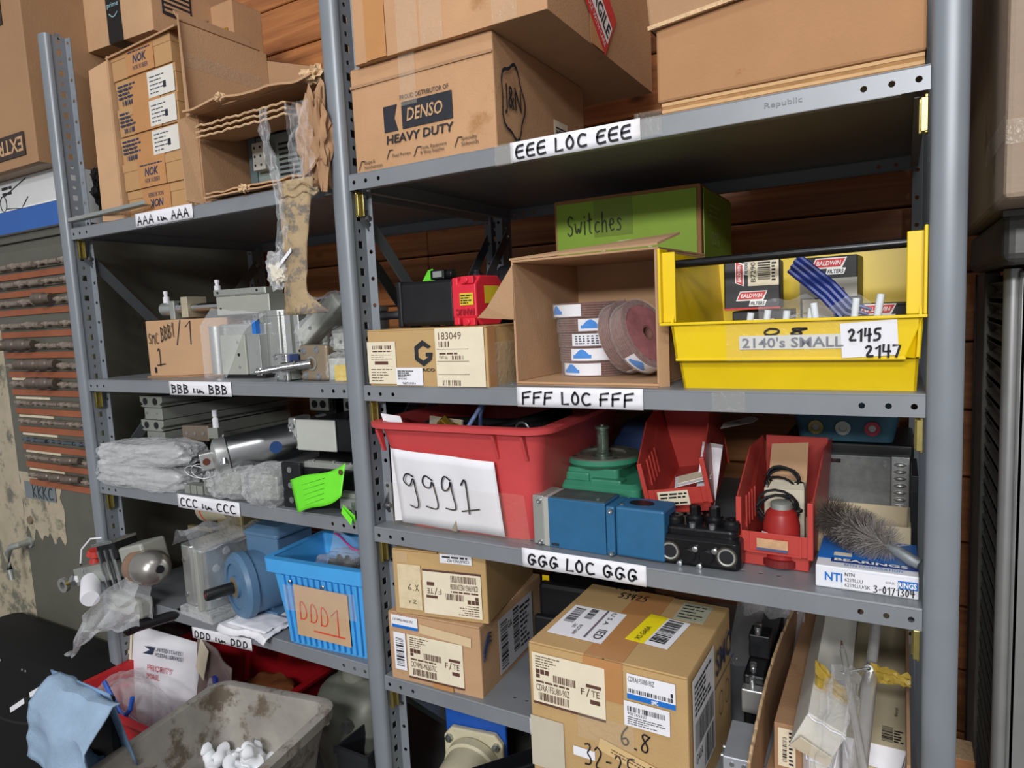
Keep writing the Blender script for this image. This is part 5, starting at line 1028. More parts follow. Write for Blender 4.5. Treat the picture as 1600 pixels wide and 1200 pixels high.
for k in range(3):
    for q in range(2): obj('terminal_screw', MB().lathe([(.003, -.001), (.003, .0008)], 8, fr((.038+.018*q, -.022, .083+.019*k), (1, 0, 0), (0, 0, 1))), BINK, ct)
obj('rail', MB().box((.074, -.012, .075), (.079, 0, .128)), ALU2, t)
for k in range(9): obj('vent_slot', MB().box((.090, -.001, .035+.011*k), (.150, .0005, .040+.011*k)), INK, t)
for k in range(3): obj('vent_slot', MB().box((.050, -.001, .022+.011*k), (.082, .0005, .027+.011*k)), INK, t)
for z_ in (.02, .045): obj('screw', MB().lathe([(.0035, 0), (.0035, .001)], 10, fr((.034, -.0005, z_), (1, 0, 0), (0, 0, 1))), SCREW, t)
# torn packing dangling
t = thing('torn_packaging', 'torn plastic and dirty paper packaging hanging from the battered carton', 'packaging', (-.09, -.045, 1.54))
DIRT = mat('dirty_tan_paper', 'a8926f', .75, 0, .2, 14, .6, 90, spots=('746b60', 30, .50))
def slv(a, b):
    z = .245*b; c = -.040+.025*b; wd = .032-.004*math.sin(b*4)+.012*b*b
    foot = .055*max(0, .16-b)/.16*(a)
    return (c+wd*(2*a-1)+foot+.018, -.008*math.sin(PI*a)-.004+.006*noise.noise(Vector((a*3, b*7, 3))), z-.010*math.sin(PI*a)*max(0, .3-b)+.012*foot*12*max(0, .2-b))
obj('paper_sleeve', MB().grid(slv, 14, 30), DIRT, t, solid=.002, smooth=True)
obj('crumpled_board', blob((.035, .022, .315), (.036, .020, .085), .45, 3, 5, 4), CARD3, t, smooth=True)
obj('paper_top', MB().grid(lambda a, b: (-.028+.095*a, -.010+.006*noise.noise(Vector((a*3, b*3, 1))), .215+.028*b*(1-.7*a)+.01*noise.noise(Vector((a*4, b, 6)))), 10, 6), DIRT, t, solid=.002, smooth=True)
def strp(a, b):
    z = .08+.30*b; c = -.055+.02*math.sin(b*5)+.02*b; wd = .012+.016*max(0, .45-b)
    return (c+wd*(2*a-1), -.012+.010*noise.noise(Vector((a*5, b*12, 2))), z)
obj('film_strip', MB().grid(strp, 10, 40), FILM2, t, smooth=True); obj('film_bulb', blob((-.058, -.006, .085), (.026, .014, .034), .35, 3, 8, 4), FILM2, t, smooth=True); obj('paper_scrap', blob((-.060, -.006, .080), (.018, .008, .018), .5, 3, 6, 3), CREAM, t); obj('paper_scrap', MB().grid(lambda a, b: (-.05+.04*a, -.014, .085+.03*a+.008*b), 4, 2), PAPER, t, solid=.001)
obj('film_top', MB().grid(lambda a, b: (.005+.06*a, -.016+.012*noise.noise(Vector((a*6, b*6, 4))), .24+.135*b+.008*noise.noise(Vector((a*7, b*6, 5)))), 16, 20), FILM, t, smooth=True)
t = thing('metal_strip', 'thin grey metal strip lying over the left end of the top left shelf', 'strip', (-.93, -.012, AZ+.002), 0); obj('strip', MB().box((0, 0, 0), (.30, .016, .0025)).box((0, 0, 0), (.30, .0015, .010)), ALU2, t, bevel=.0005); t.rotation_euler = (0, R(-2), R(3)); t.location.z = AZ+.012
obj('end_tip', MB().box((-.004, 0, 0), (0, .016, .01)), SCREW, t)
# ---------------------------------------------------------------- shelf B
t = thing('handmarked_carton', 'small brown carton handwritten SMC BBB1 on the second left shelf', 'box', (-.772, .062, BZ), 8)
obj('body', MB().prism([(0, 0), (.105, -.004), (.215, .055), (.215, .14), (0, .15)], .140, Matrix.Translation((0, 0, .003))), CARD2, t, bevel=.003); obj('bottom_flap', MB().prism([(-.004, -.006), (.105, -.010), (.222, .052), (.215, .14), (0, .15)], .003, Matrix.Identity(4)), CARD3, t)
Fm = fr((0, -.002, 0), (1, -.038, 0), (0, 0, 1)); hand(t, 'SMC', Fm, .010, .085, .045, .112, INK, t=.0018); hand(t, 'BBB1', Fm, .055, .090, .100, .125, INK, t=.0022, slope=.25); hand(t, 'J', Fm, .032, .030, .062, .075, INK, t=.0026); decal(t, 'hole', Fm, .022, .012, .028, .026, INK)
Fr_ = fr((.105, -.004, 0), (.11, .059, 0), (0, 0, 1)); hand(t, '/1', Fr_, .002, .08, .035, .14, INK, t=.0026)
MISTY = mat('misty_aluminium', 'b9bbb0', .42, .45, .05, 20)
t = thing('slide_cylinder', 'pneumatic slide cylinder with chrome rods lying on the handwritten carton', 'cylinder', (-.78, .11, BZ+.1435), 6)
obj('body', MB().box((.20, .0, .004), (.37, .06, .050)).box((.20, -.004, .05), (.365, .055, .066)), MISTY, t, bevel=.002); obj('slide_plate', MB().box((.200, -.006, .052), (.362, -.002, .066)), ALU2, t, bevel=.001)
for y_, z_ in ((.012, .028), (.046, .028)): obj('rod', MB().cyl((.02, y_, z_), (.21, y_, z_), .010, 16), CHROME, t, smooth=True)
obj('end_block', MB().box((.082, -.004, .004), (.105, .058, .056)), mat('tan_block', 'b2aa92', .5, .2), t, bevel=.0015); obj('front_block', MB().box((.040, -.004, .0), (.058, .058, .048)), ALU2, t, bevel=.002); obj('knuckle', MB().lat((-.004, .012, .028), (.042, .012, .028), [(.010, 0), (.017, .15), (.017, 1)], 18), ALU, t, smooth=40); obj('collar', MB().cyl((.06, .012, .028), (.08, .012, .028), .015, 18), CHROME, t, smooth=True)
for x_, z_ in ((.016, .044), (.198, .062)): obj('fitting', MB().lat((x_, .010, z_), (x_, .010, z_+.030), [(.008, 0), (.008, .5), (.005, .55), (.005, .75), (.006, .76), (.006, 1)], 12), PAPER, t, smooth=30)
for x_ in (.214, .34): obj('screw', MB().lathe([(.003, 0), (.003, .001)], 8, fr((x_, -.0065, .059), (1, 0, 0), (0, 0, 1))), INK, t)
for x_ in (.214,): obj('screw', MB().lathe([(.003, 0), (.003, .001)], 8, fr((x_, -.0005, .020), (1, 0, 0), (0, 0, 1))), INK, t)
t = thing('bagged_cylinder', 'compact aluminium cylinder half inside a clear bag, beside the handwritten carton', 'cylinder', (-.545, .075, BZ), 2)
obj('body', MB().box((.022, .012, .008), (.178, .10, .125)), ALU, t, bevel=.004, seg=3); obj('side_rail', MB().lat((.018, .012, .008), (.018, .012, .122), [(.020, 0), (.020, 1)], 20), ALU, t, smooth=40); obj('front_plate', MB().box((.052, -.012, .008), (.135, .014, .100)), MISTY, t, bevel=.0015); obj('front_plate', MB().box((.136, -.008, .008), (.178, .014, .100)), ALU, t, bevel=.0015)
for k in range(3): obj('screw_hole', MB().lathe([(.0038, 0), (.0038, .001), (.002, .001)], 12, fr((.112, -.0122, .026+.028*k), (1, 0, 0), (0, 0, 1))), CHROME if k != 1 else INK, t)
for x_ in (.095, .11): obj('rod', MB().cyl((x_, .03, .12), (x_, .03, .132), .006, 12), CHROME, t, smooth=True)
obj('rubber_foot', MB().box((.05, -.010, 0), (.19, .09, .008)), RUBBER, t); obj('blue_strap', MB().box((.148, .0, .1), (.160, .012, .13)), NB, t); obj('clear_bag', MB().grid(lambda a, b: (-.008+.075*a+.11*b*a, -.016-.004*math.sin(a*6)+.07*max(0, b-.75)*2, .0+.165*b-.05*a*max(0, b-.6)+.004*noise.noise(Vector((a*6, b*6, 3)))), 20, 24), FILM, t, smooth=True)
t = thing('profile_cylinder', 'tall ribbed aluminium air cylinder with a bolt standing on top, mid left shelf', 'cylinder', (-.405, .11, BZ), 4)
obj('barrel', MB().prism([(0, 0), (.022, -.004), (.036, -.010), (.066, -.010), (.080, -.004), (.118, 0), (.122, .09), (0, .09)], .150, Matrix.Identity(4)), ALU, t, bevel=.002)
for x_ in (.0115, .030, .072, .103): obj('groove', MB().box((x_, -.012, .001), (x_+.0016, .0, .148)), ALU2, t)
obj('end_cap', MB().prism([(-.001, -.001), (.022, -.005), (.036, -.011), (.066, -.011), (.080, -.005), (.119, -.001), (.123, .091), (-.001, .091)], .014, Matrix.Translation((0, 0, .138))), ALU, t, bevel=.001)
obj('bolt', MB().lat((.078, .02, .152), (.078, .02, .186), [(.005, 0), (.004, .1), (.0035, .75), (.009, .78), (.009, .92), (.004, .94), (.004, 1)], 12), SCREW, t, smooth=30); obj('cap_screw', MB().lathe([(.0035, 0), (.0035, .001)], 8, fr((.013, -.003, .10), (1, 0, 0), (0, 0, 1))), SCREW, t)
t = thing('wrapped_block', 'grey cylinder block in clear film at the back, behind the aluminium cylinders', 'cylinder', (-.52, .24, BZ), 8)
obj('block', MB().box((0, 0, 0), (.20, .10, .165)), MISTY, t, bevel=.008, seg=3); obj('film', blob((.10, .05, .09), (.13, .08, .092), .10, 4, 3, 4, 4.5), FILM2, t, smooth=True); obj('fitting', MB().lat((.10, .02, .165), (.10, .02, .19), [(.006, 0), (.004, .5), (.007, .6), (.007, 1)], 10), PAPER, t)
t = thing('round_cylinder', 'grey cylinder end with black band at the back right of the second left shelf', 'cylinder', (-.17, .22, BZ)); obj('barrel', MB().lat((0, 0, 0), (0, 0, .150), [(.045, 0), (.045, .78), (.040, .80), (.040, .9), (.045, .92), (.045, 1)], 28), ALU, t, smooth=40); obj('band', MB().lathe([(.0455, .118), (.0455, .128), (.040, .128), (.040, .118)], 28, closed=True), BLACKM, t); obj('bracket', MB().box((-.06, -.06, 0), (-.02, -.03, .11)), MISTY, t, bevel=.004)
t = thing('dark_ball_joint', 'dark round joint piece behind the bolt of the tall cylinder', 'joint', (-.29, .20, BZ)); obj('ball', blob((0, 0, .15), (.028, .024, .024), .05, 2, 1, 3, 2), mat('dark_bronze', '5b5344', .4, .6), t, smooth=True); obj('stem', MB().cyl((0, 0, 0), (0, 0, .14), .012, 12), ALU2, t)
# rod cylinders front
BRZ = mat('bronze_grey', 'a2917a', .4, .5, .08, 30)
t = thing('rod_cylinder', 'compact square cylinder with a threaded rod pointing left, near the second left shelf edge', 'cylinder', (-.268, .030, BZ), -12)
obj('flange', MB().box((0, -.006, .0), (.050, .004, .058)), ALU, t, bevel=.004, seg=3); obj('body', MB().box((.002, .004, .002), (.048, .07, .056)), ALU2, t, bevel=.002)
for x_ in (.008, .042):
    for z_ in (.008, .050): obj('cap_screw', MB().lathe([(.0062, 0), (.0062, .002), (.003, .002), (.003, .001)], 12, fr((x_, -.0062, z_), (1, 0, 0), (0, 0, 1))), SCREW, t)
obj('rod', MB().lat((.025, -.004, .028), (-.018, -.045, .020), [(.0065, 0), (.0065, .55), (.0045, .58), (.0045, .72), (.008, .73), (.008, .86), (.0045, .87), (.0025, 1)], 14), CHROME, t, smooth=30); obj('blue_cap', MB().box((.046, .0, .040), (.056, .02, .056)), mat('dull_blue', '3c4d7a', .5), t)
t = thing('rod_cylinder', 'bronze-grey flanged cylinder with a thick chrome rod and four socket screws', 'cylinder', (-.208, .038, BZ), -4)
obj('flange', MB().box((0, 0, .0), (.085, .012, .074)), BRZ, t, bevel=.006, seg=3); obj('body', MB().box((.006, .012, .003), (.080, .08, .070)), BRZ, t, bevel=.003)
for x_, z_ in ((.016, .062), (.056, .064), (.018, .012), (.058, .010)): obj('socket_screw', MB().lathe([(.0075, -.001), (.0075, .001), (.0045, .001), (.0045, 0)], 14, fr((x_, -.0003, z_), (1, 0, 0), (0, 0, 1))), SCREW, t)
for z_ in (.062, .014): obj('bolt_hole', MB().lathe([(.003, 0), (.003, .0006)], 10, fr((.004, -.0003, z_), (1, 0, 0), (0, 0, 1))), INK, t)
obj('gland', MB().lathe([(.011, 0), (.015, 0), (.015, .002), (.011, .002)], 22, fr((.040, -.0005, .036), (1, 0, 0), (0, 0, 1)), closed=True), ALU2, t); obj('rod', MB().lat((.040, -.002, .036), (-.012, -.035, .030), [(.0095, 0), (.0095, .45), (.0075, .47), (.0075, .55), (.0105, .56), (.0105, 1)], 16), CHROME, t, smooth=30)
def bagged(label, loc, rz, w, d, h, rot=None, yl=False, bag=FILM):
    t = thing('bagged_part', label, 'part', loc, rz, 'bagged grey parts beside the centre post', rot); obj('part', MB().box((0, 0, 0), (w, d, h)), mat('pale_green_grey', 'b4b8ac', .5, .15, .06), t, bevel=.003); obj('hole', MB().lathe([(.004, 0), (.004, .0006)], 10, fr((w*.72, -.0003, h*.45), (1, 0, 0), (0, 0, 1))), INK, t); obj('hole', MB().lathe([(.004, 0), (.004, .0006)], 10, fr((w*.3, -.0003, h*.45), (1, 0, 0), (0, 0, 1))), INK, t)
    obj('bag', blob((w/2, d/2, h/2), (w*.58, d*.75, h*.75), .14, 4, int(w*1000) % 7, 4, 4), bag, t, smooth=True)
    if yl: obj('yellow_label', MB().box((.02, -.006, .0), (w, -.004, h*.7)), mat('yellow_sticker', 'd9b93a', .6, 0, .1), t)
    return t
bagged('bagged grey part with a yellow sticker, lowest beside the centre post', (-.122, .035, BZ+.001), 2, .072, .06, .045, yl=True); bagged('bagged pale grey block in the middle of the pile beside the centre post', (-.125, .055, BZ+.062), 0, .072, .06, .034, bag=FILM2); bagged('bagged long grey bar slanting on top of the pile beside the centre post', (-.205, .05, BZ+.072), 0, .13, .05, .034, rot=(0, R(-38), R(6)), bag=FILM2)
# ---------------------------------------------------------------- shelf C
BUB = film_mat('bubble_film', 'eef0f2', .16, .75, .07)
for n_ in BUB.node_tree.nodes:
    if n_.type == 'TEX_NOISE': n_.inputs['Scale'].default_value = 110
    if n_.type == 'BUMP': n_.inputs['Strength'].default_value = 1.0
RAIL = mat('rail_grey', '979a91', .42, .35, .06, 20)
on_ = ['lowest', 'second lowest', 'third lowest', 'middle', 'third highest', 'second highest', 'top']
for i in range(7):
    t = thing('slide_rail', 'grey aluminium slide rail, %s of the stack on the third left shelf' % on_[i], 'rail', (-.868+(.0, .004, .002, .006, -.004, .004, .0)[i], .085, CZ+.0316*i), 0, 'stacked slide rails')
    wide = i % 2 == 0
    pr_ = [(0, .003), (.012, .008), (.0, .014), (.0, .030), (.096, .030), (.096, .014), (.084, .008), (.096, .003), (.084, 0), (.012, 0)] if wide else [(.012, 0), (.088, 0), (.088, .0305), (.012, .0305)]
    obj('rail', MB().prism(pr_, .42, Matrix.Translation((0, .42, 0)) @ fr((0, 0, 0), (1, 0, 0), (0, 0, 1))), RAIL, t, bevel=.001)
    for x_ in (.024, .066): obj('bore' if wide else 'screw', MB().lathe([(.0095, 0), (.0095, .0006)] if wide else [(.003, 0), (.003, .0008)], 14, fr((x_, -.0004, .016), (1, 0, 0), (0, 0, 1))), INK if wide else SCREW, t)
for i, (x_, z_, sx, sz, lab) in enumerate(((-.765, .030, .165, .034, 'lower milky plastic bag of long parts at the left post'), (-.750, .086, .170, .032, 'upper milky plastic bag of long parts at the left post'))):
    t = thing('plastic_bag', lab, 'bag', (x_, .030, CZ+z_), rot=(0, R(2-4*i), R(4)), group='milky bags on the third left shelf')
    obj('film', blob((0, 0, 0), (sx, .052, sz), .13, 3.4, 3+i, 4, 4.5), MILK, t); obj('contents', blob((0, 0, -.002), (sx*.92, .040, sz*.8), .05, 3, 9+i, 4, 5), mat('dull_metal', 'a2a4a2', .4, .3, .2, 30), t, smooth=True)
    obj('twisted_end', blob((-sx*1.0, 0, .0), (.016, .03, .022), .35, 3, 5+i, 3), FILM2, t, smooth=True)
t = thing('small_manifold', 'small brown metal plate with screws behind the milky bags', 'plate', (-.70, .085, CZ+.085), 10); obj('plate', MB().box((0, 0, .022), (.085, .02, .062)), mat('brown_metal', '8a7c6d', .4, .5), t, bevel=.002); obj('base', MB().box((.01, .004, -.08), (.075, .02, .022)), BLACKM, t)
for x_ in (.016, .042, .068): obj('screw', MB().lathe([(.0045, 0), (.0045, .001), (.002, .001)], 10, fr((x_, -.0005, .042), (1, 0, 0), (0, 0, 1))), SCREW, t)
obj('fitting', MB().lat((.10, .012, .055), (.10, .012, .10), [(.008, 0), (.008, .5), (.005, .6), (.007, .65), (.007, 1)], 12), PAPER, t, smooth=30); obj('fitting_bracket', MB().box((.085, .0, .03), (.115, .02, .056)), RAIL, t)
t = thing('valve_strip', 'row of small square metal fittings under the milky bag', 'fitting', (-.595, .006, CZ), 3)
for k in range(3): obj('fitting_body', MB().box((.022*k, 0, 0), (.022*k+.019, .03, .022)), RAIL, t, bevel=.002)
obj('bracket', MB().box((.068, .0, 0), (.105, .03, .04)), RAIL, t, bevel=.004)
obj('ring', MB().lathe([(.006, 0), (.010, 0), (.010, .002), (.006, .002)], 14, fr((.086, -.001, .016), (1, 0, 0), (0, 0, 1)), closed=True), SCREW, t)
t = thing('steel_air_cylinder', 'large polished steel air cylinder with an eye end, on the third left shelf', 'cylinder', (0, 0, 0)); t.location = (-.440, .02, CZ+.100)
a_, b_ = Vector((0, 0, 0)), Vector((.118, .17, .026)); ax = (b_-a_).normalized()
obj('barrel', MB().lat(a_, b_, [(.043, .0), (.043, 1)], 40), mat('brushed_steel', 'b9babb', .26, 1, .05, 40), t, smooth=40); 
hd = obj('front_head', MB().lat(a_-ax*.034, a_+ax*.002, [(.026, 0), (.036, .12), (.044, .25), (.044, .9), (.0425, 1)], 40), ALU, t, smooth=30); obj('head_groove', MB().lat(a_-ax*.001, a_+ax*.002, [(.0436, 0), (.0436, 1)], 40), RUBBER, hd)
M = Matrix.Translation(a_-ax*.03) @ (-ax).to_track_quat('Z', 'Y').to_matrix().to_4x4(); ey = obj('eye_end', MB().box((-.017, -.020, 0), (.017, .020, .030), M), ALU, t, bevel=.003); e_c = a_-ax*.047
n_ = Vector((ax.y, -ax.x, 0)).normalized(); obj('eye_bore', MB().cyl(e_c+n_*.0165, e_c+n_*.0178, .008, 16), mat('rusty_bore', '5a2a1c', .7), ey)
obj('port', MB().cyl(a_-ax*.012+n_*.038, a_-ax*.012+n_*.046-Vector((0, 0, .012)), .010, 14), SCREW, hd); obj('badge', MB().cyl(a_+ax*.10+n_*.041, a_+ax*.10+n_*.0438, .014, 20), mat('badge_blue', '2b4a7c', .4), t); obj('rear_head', MB().lat(b_-ax*.002, b_+ax*.02, [(.0445, 0), (.0445, 1)], 40), ALU, t, smooth=30)
obj('film', MB().grid(lambda a, b: tuple(a_-ax*.03+Vector((-.05*b, .03*a, .05*a-.055*b+.012*noise.noise(Vector((a*5, b*5, 0))))) ), 10, 10), FILM2, t, smooth=True)
obj('string', MB().tube([(-.06+.045*math.cos(q*.5), -.035+.01*math.sin(q*.3), -.035+.016*math.sin(q*.5)) for q in range(26)], .0008, 5), PAPER, t)
for i, (x_, sx, lab) in enumerate(((-.432, .062, 'bubble-wrapped part under the polished steel cylinder, left one'), (-.318, .058, 'bubble-wrapped part beside the black slide unit, right one'))):
    t = thing('bubble_wrapped_part', lab, 'part', (x_, .035, CZ+.041), 5, 'bubble-wrapped parts on the third left shelf')
    obj('bubble_wrap', blob((0, 0, 0), (sx, .052, .040+.004*i), .09, 5, 11+i, 4, 4), BUB, t); obj('part', MB().box((-sx*.75, -.03, -.030), (sx*.75, .035, .026)), RAIL, t, bevel=.006)
t = thing('slide_unit', 'black slide unit with a square end plate at the right of the third left shelf', 'slide unit', (-.262, .012, CZ), 3)
obj('body', MB().box((.004, .012, .004), (.19, .40, .088)), BLACKM, t, bevel=.003); obj('end_plate', MB().box((0, 0, 0), (.055, .012, .098)), BLACK, t, bevel=.003)
for z_ in (.083, .050, .018): obj('screw', MB().lathe([(.0065, 0), (.0065, .002), (.003, .002)], 12, fr((.026, -.0005, z_), (1, 0, 0), (0, 0, 1))), SCREW, t)
obj('top_strip', MB().box((.056, .012, .088), (.19, .03, .100)), ALU2, t, bevel=.001); 
for x_ in (.075, .13, .175): obj('screw', MB().lathe([(.0035, .1), (.0035, .103)], 10, Matrix.Translation((x_, .02, 0))), SCREW, t)
t = thing('slide_unit', 'dark slide unit with a pale side plate stacked on the black one', 'slide unit', (-.300, .12, CZ+.1005), 4)
obj('body', MB().box((.03, .0, 0), (.21, .32, .075)), BLACKM, t, bevel=.003); obj('side_plate', MB().box((-.02, -.005, .0), (.095, .0, .072)), mat('pale_plate', 'c6c8bf', .45, .2, .05), t, bevel=.003); obj('end_cap', MB().box((-.045, -.004, .0), (-.021, .05, .075)), ALU, t, bevel=.005)
for z_ in (.055, .028): obj('port', MB().lathe([(.006, 0), (.009, 0), (.009, .002), (.006, .002)], 14, fr((-.033, -.005, z_), (1, 0, 0), (0, 0, 1)), closed=True), CHROME, t)
for i, x_ in enumerate((-.47, -.35)):
    t = thing('valve_module', '%s small grey valve end plate in shadow behind the dark slide units' % ('left', 'right')[i], 'valve', (x_, .30, CZ), 0, 'valve end plates at the back'); obj('plate', MB().box((0, 0, .16), (.07, .02, .225)), MISTY, t, bevel=.004); obj('body', MB().box((.0, .02, 0), (.075, .2, .215)), BLACKM, t, bevel=.003)
    for q in range(2): obj('port', MB().lathe([(.010, 0), (.010, .001)], 14, fr((.02+.03*q, -.0005, .178), (1, 0, 0), (0, 0, 1))), INK, t)
    for q in range(4): obj('screw', MB().lathe([(.003, 0), (.003, .001)], 8, fr((.012+.015*q, -.0005, .214), (1, 0, 0), (0, 0, 1))), INK, t)
NEON = mat('neon_green_tag', '6de02c', .55, 0, .06, 12)
t = thing('inspection_tag', 'neon green card tag hanging over the third left shelf edge', 'tag', (-.125, -.016, CZ+.004), 0)
obj('card', MB().grid(lambda a, b: (-.060+.125*a-.035*b*(1-a), -.004-.010*a*(1-a)+.018*b, .0+.062*b+.055*a-.012*math.sin(PI*a)+.008*math.sin(a*5)), 16, 8), NEON, t, solid=.0005, smooth=True); obj('eyelet', MB().lathe([(.002, 0), (.0055, 0), (.0055, .001), (.002, .001)], 12, fr((.058, .006, .092), (1, 0, 0), (0, 0, 1)), closed=True), BROWNINK, t)
mb = MB()
for k in range(5): mb.add([(-.045+.085*q-.03*(k/6+.15)*(1-q), -.0058-.008*q*(1-q)*1.0+.018*(.15+k/6.5), .0622*(.15+k/6.5)+.055*q-.011*math.sin(PI*q)+.008*math.sin(q*5)+dz) for q, dz in ((.15, 0), (.75, 0), (.75, .0008), (.15, .0008))], [(0, 1, 2, 3)])
obj('printed_lines', mb, mat('green_print', '2f8a1a', .6), t)
t = thing('inspection_tag', 'folded neon green tag corner peeking beside the centre post', 'tag', (-.075, -.008, CZ+.002)); obj('card', MB().grid(lambda a, b: (.030*a, .004*b-.006*a, .012*b+.010-.02*a), 4, 3), NEON, t, solid=.0006); obj('fold', MB().grid(lambda a, b: (.030*a, .006, .012+.014*b-.02*a), 3, 2), NEON, t, solid=.0006)
t = thing('small_solenoid', 'small silver solenoid valve on the green tag by the centre post', 'valve', (-.098, .012, CZ), 2); obj('body', MB().box((0, 0, .012), (.050, .03, .036)), ALU, t, bevel=.002); obj('cover', MB().box((-.004, .002, .036), (.052, .028, .046)), ALU2, t, bevel=.002); obj('port', MB().cyl((.012, .0, .006), (.012, .02, .006), .006, 12), SCREW, t); obj('clip', MB().box((.034, -.004, .0), (.042, .0, .030)), SCREW, t)
# ---------------------------------------------------------------- shelf D
t = thing('air_filter_unit', 'air filter regulator with a white knob and rod eye, hanging past the left post', 'regulator', (-.90, -.035, DZ+.075), rot=(0, R(-14), R(6)))
obj('rod_eye', MB().lathe([(.010, -.005), (.020, -.005), (.020, .005), (.010, .005)], 22, fr((-.185, 0, -.012), (1, 0, 0), (0, 0, 1)), closed=True), ALU, t, smooth=30); obj('rod', MB().cyl((-.166, 0, -.010), (-.13, 0, -.006), .007, 12), BRASS, t); obj('nut', MB().lat((-.14, 0, -.006), (-.10, 0, -.002), [(.014, 0), (.014, .2), (.017, .22), (.017, .5), (.014, .52), (.014, 1)], 6), SCREW, t)
obj('body', MB().box((-.10, -.018, -.02), (.06, .03, .026)), ALU2, t, bevel=.002); obj('knob', MB().lat((-.035, -.02, -.012), (.035, -.075, -.045), [(.023, 0), (.023, .93), (.020, 1)], 24), PAPER, t, smooth=30); obj('collar', MB().lat((-.045, -.01, -.006), (-.03, -.022, -.012), [(.019, 0), (.019, 1)], 20), MISTY, t)
for x_ in (.035, .062, .085): obj('clamp_bar', MB().box((x_, -.03, -.045), (x_+.006, -.024, .06)), SCREW, t)
obj('bracket', MB().box((.03, -.026, .03), (.10, .04, .075)), BLACKM, t, bevel=.004); obj('bracket_rail', MB().box((.02, -.03, .072), (.10, .04, .080)), SCREW, t, bevel=.001); obj('filter_head', MB().box((.10, -.02, -.03), (.19, .05, .055)), MISTY, t, bevel=.006)
obj('bowl', MB().lat((.13, .0, .0), (.255, -.035, -.012), [(.038, 0), (.043, .1), (.043, .72), (.034, .9), (.018, 1)], 32), mat('bowl_steel', 'b0aca5', .3, .8, .08), t, smooth=40); obj('bowl_label', MB().lat((.146, -.004, -.0015), (.185, -.0155, -.0055), [(.0434, 0), (.0438, 1)], 32), mat('brown_label', '8a6b56', .6), t, smooth=40); obj('drain', MB().cyl((.25, -.034, -.012), (.262, -.038, -.013), .010, 8), BLACKM, t)
obj('red_plug', MB().lat((-.06, .02, .028), (-.045, .02, .06), [(.016, 0), (.010, .4), (.022, .6), (.018, 1)], 12), mat('red_cap', 'c93a30', .5), t, smooth=30); obj('wire', MB().tube([(-.04, -.03, .0), (-.04, -.03, .04), (-.02, -.03, .075), (.01, -.02, .095), (.04, -.01, .09)], .0022, 7), PAPER, t, smooth=True); obj('white_ring', MB().lat((-.100, 0, -.0), (-.088, 0, 0), [(.02, 0), (.02, 1)], 16), PAPER, t)
t = thing('second_regulator', 'brass-coloured regulator with a cream cup at the back of the fourth left shelf', 'regulator', (-.76, .14, DZ), 5)
obj('cup', MB().lat((.04, .0, .215), (.14, .0, .232), [(.034, 0), (.038, .08), (.038, 1)], 28), mat('cream_cup', 'bfb79a', .5), t, smooth=40); obj('red_line', MB().lat((.06, .0, .2184), (.064, .0, .2191), [(.0384, 0), (.0384, 1)], 28), REDINK, t); obj('head', MB().box((.10, -.02, .15), (.19, .05, .235)), mat('dirty_brass', '8a7d58', .5, .4), t, bevel=.006); obj('post', MB().box((.07, 0, 0), (.13, .04, .17)), mat('dim_bracket', '4d4b44', .5, .3), t, bevel=.004); obj('clamp', MB().box((-.02, -.012, .155), (.07, .0, .165)), MATS['dirty_brass'], t)
t = thing('plastic_bag', 'clear plastic bag sagging over the end of the fourth left shelf', 'bag', (-.94, -.03, DZ-.02), 0)
obj('film', MB().grid(lambda a, b: (-.13+.36*a+.05*b*(1-a), -.04-.025*math.sin(PI*a)+.02*noise.noise(Vector((a*5, b*5, 2))), -.15*(1-a)**1.3+(.02+.13*a)*b+.03*noise.noise(Vector((a*4, b*3, 7)))), 30, 18), FILM2, t, smooth=True); obj('contents', MB().box((.05, -.02, .0), (.20, .02, .05)), mat('pale_part', 'b1b3ac', .5, .2), t, bevel=.008)
obj('film_back', MB().grid(lambda a, b: (-.10+.32*a+.05*b*(1-a), .0+.02*noise.noise(Vector((a*5, b*5, 12))), -.12*(1-a)**1.3+(.03+.12*a)*b+.02*noise.noise(Vector((a*4, b*3, 17)))), 20, 12), FILM, t, smooth=True)
t = thing('black_rod', 'black piston rod jutting out under the clear bag on the fourth left shelf', 'rod', (-.82, -.03, DZ-.045), 0); obj('rod', MB().lat((0, 0, -.02), (.27, .07, .075), [(.013, 0), (.013, .9), (.018, .91), (.018, 1)], 16), BLACKM, t, smooth=30); obj('end_nut', MB().lat((-.01, -.003, -.024), (.01, .003, -.016), [(.016, 0), (.016, 1)], 6), BLACKM, t)
t = thing('compact_cylinder', 'large aluminium compact cylinder in clear film standing on the fourth left shelf', 'cylinder', (-.640, .012, DZ), -4)
obj('body', MB().prism([(0, 0), (.012, -.006), (.045, -.006), (.052, 0), (.075, -.012), (.100, -.012), (.105, .0), (.112, .24), (.0, .24)], .150, Matrix.Translation((0, 0, .022))), ALU, t, bevel=.003); obj('front_rail', MB().box((.078, -.017, .022), (.092, -.010, .170)), MISTY, t, bevel=.002)
for z_ in (.135, .048): obj('cap_screw', MB().lathe([(.006, 0), (.006, .002), (.003, .002)], 12, fr((.018, -.0065, z_), (1, 0, 0), (0, 0, 1))), SCREW, t)
obj('base_film', MB().box((.004, -.022, .0), (.14, .05, .022)), FILM2, t, bevel=.004); obj('base_block', MB().box((.012, -.004, 0.0), (.105, .22, .021)), ALU2, t)
for k in range(4): obj('bubble', MB().lathe([(.010, 0), (.008, .004), (.003, .006)], 12, fr((.1085, .02+.03*(k % 2), .05+.035*k), (0, 1, 0), (0, 0, 1))), FILM2, t, smooth=True)
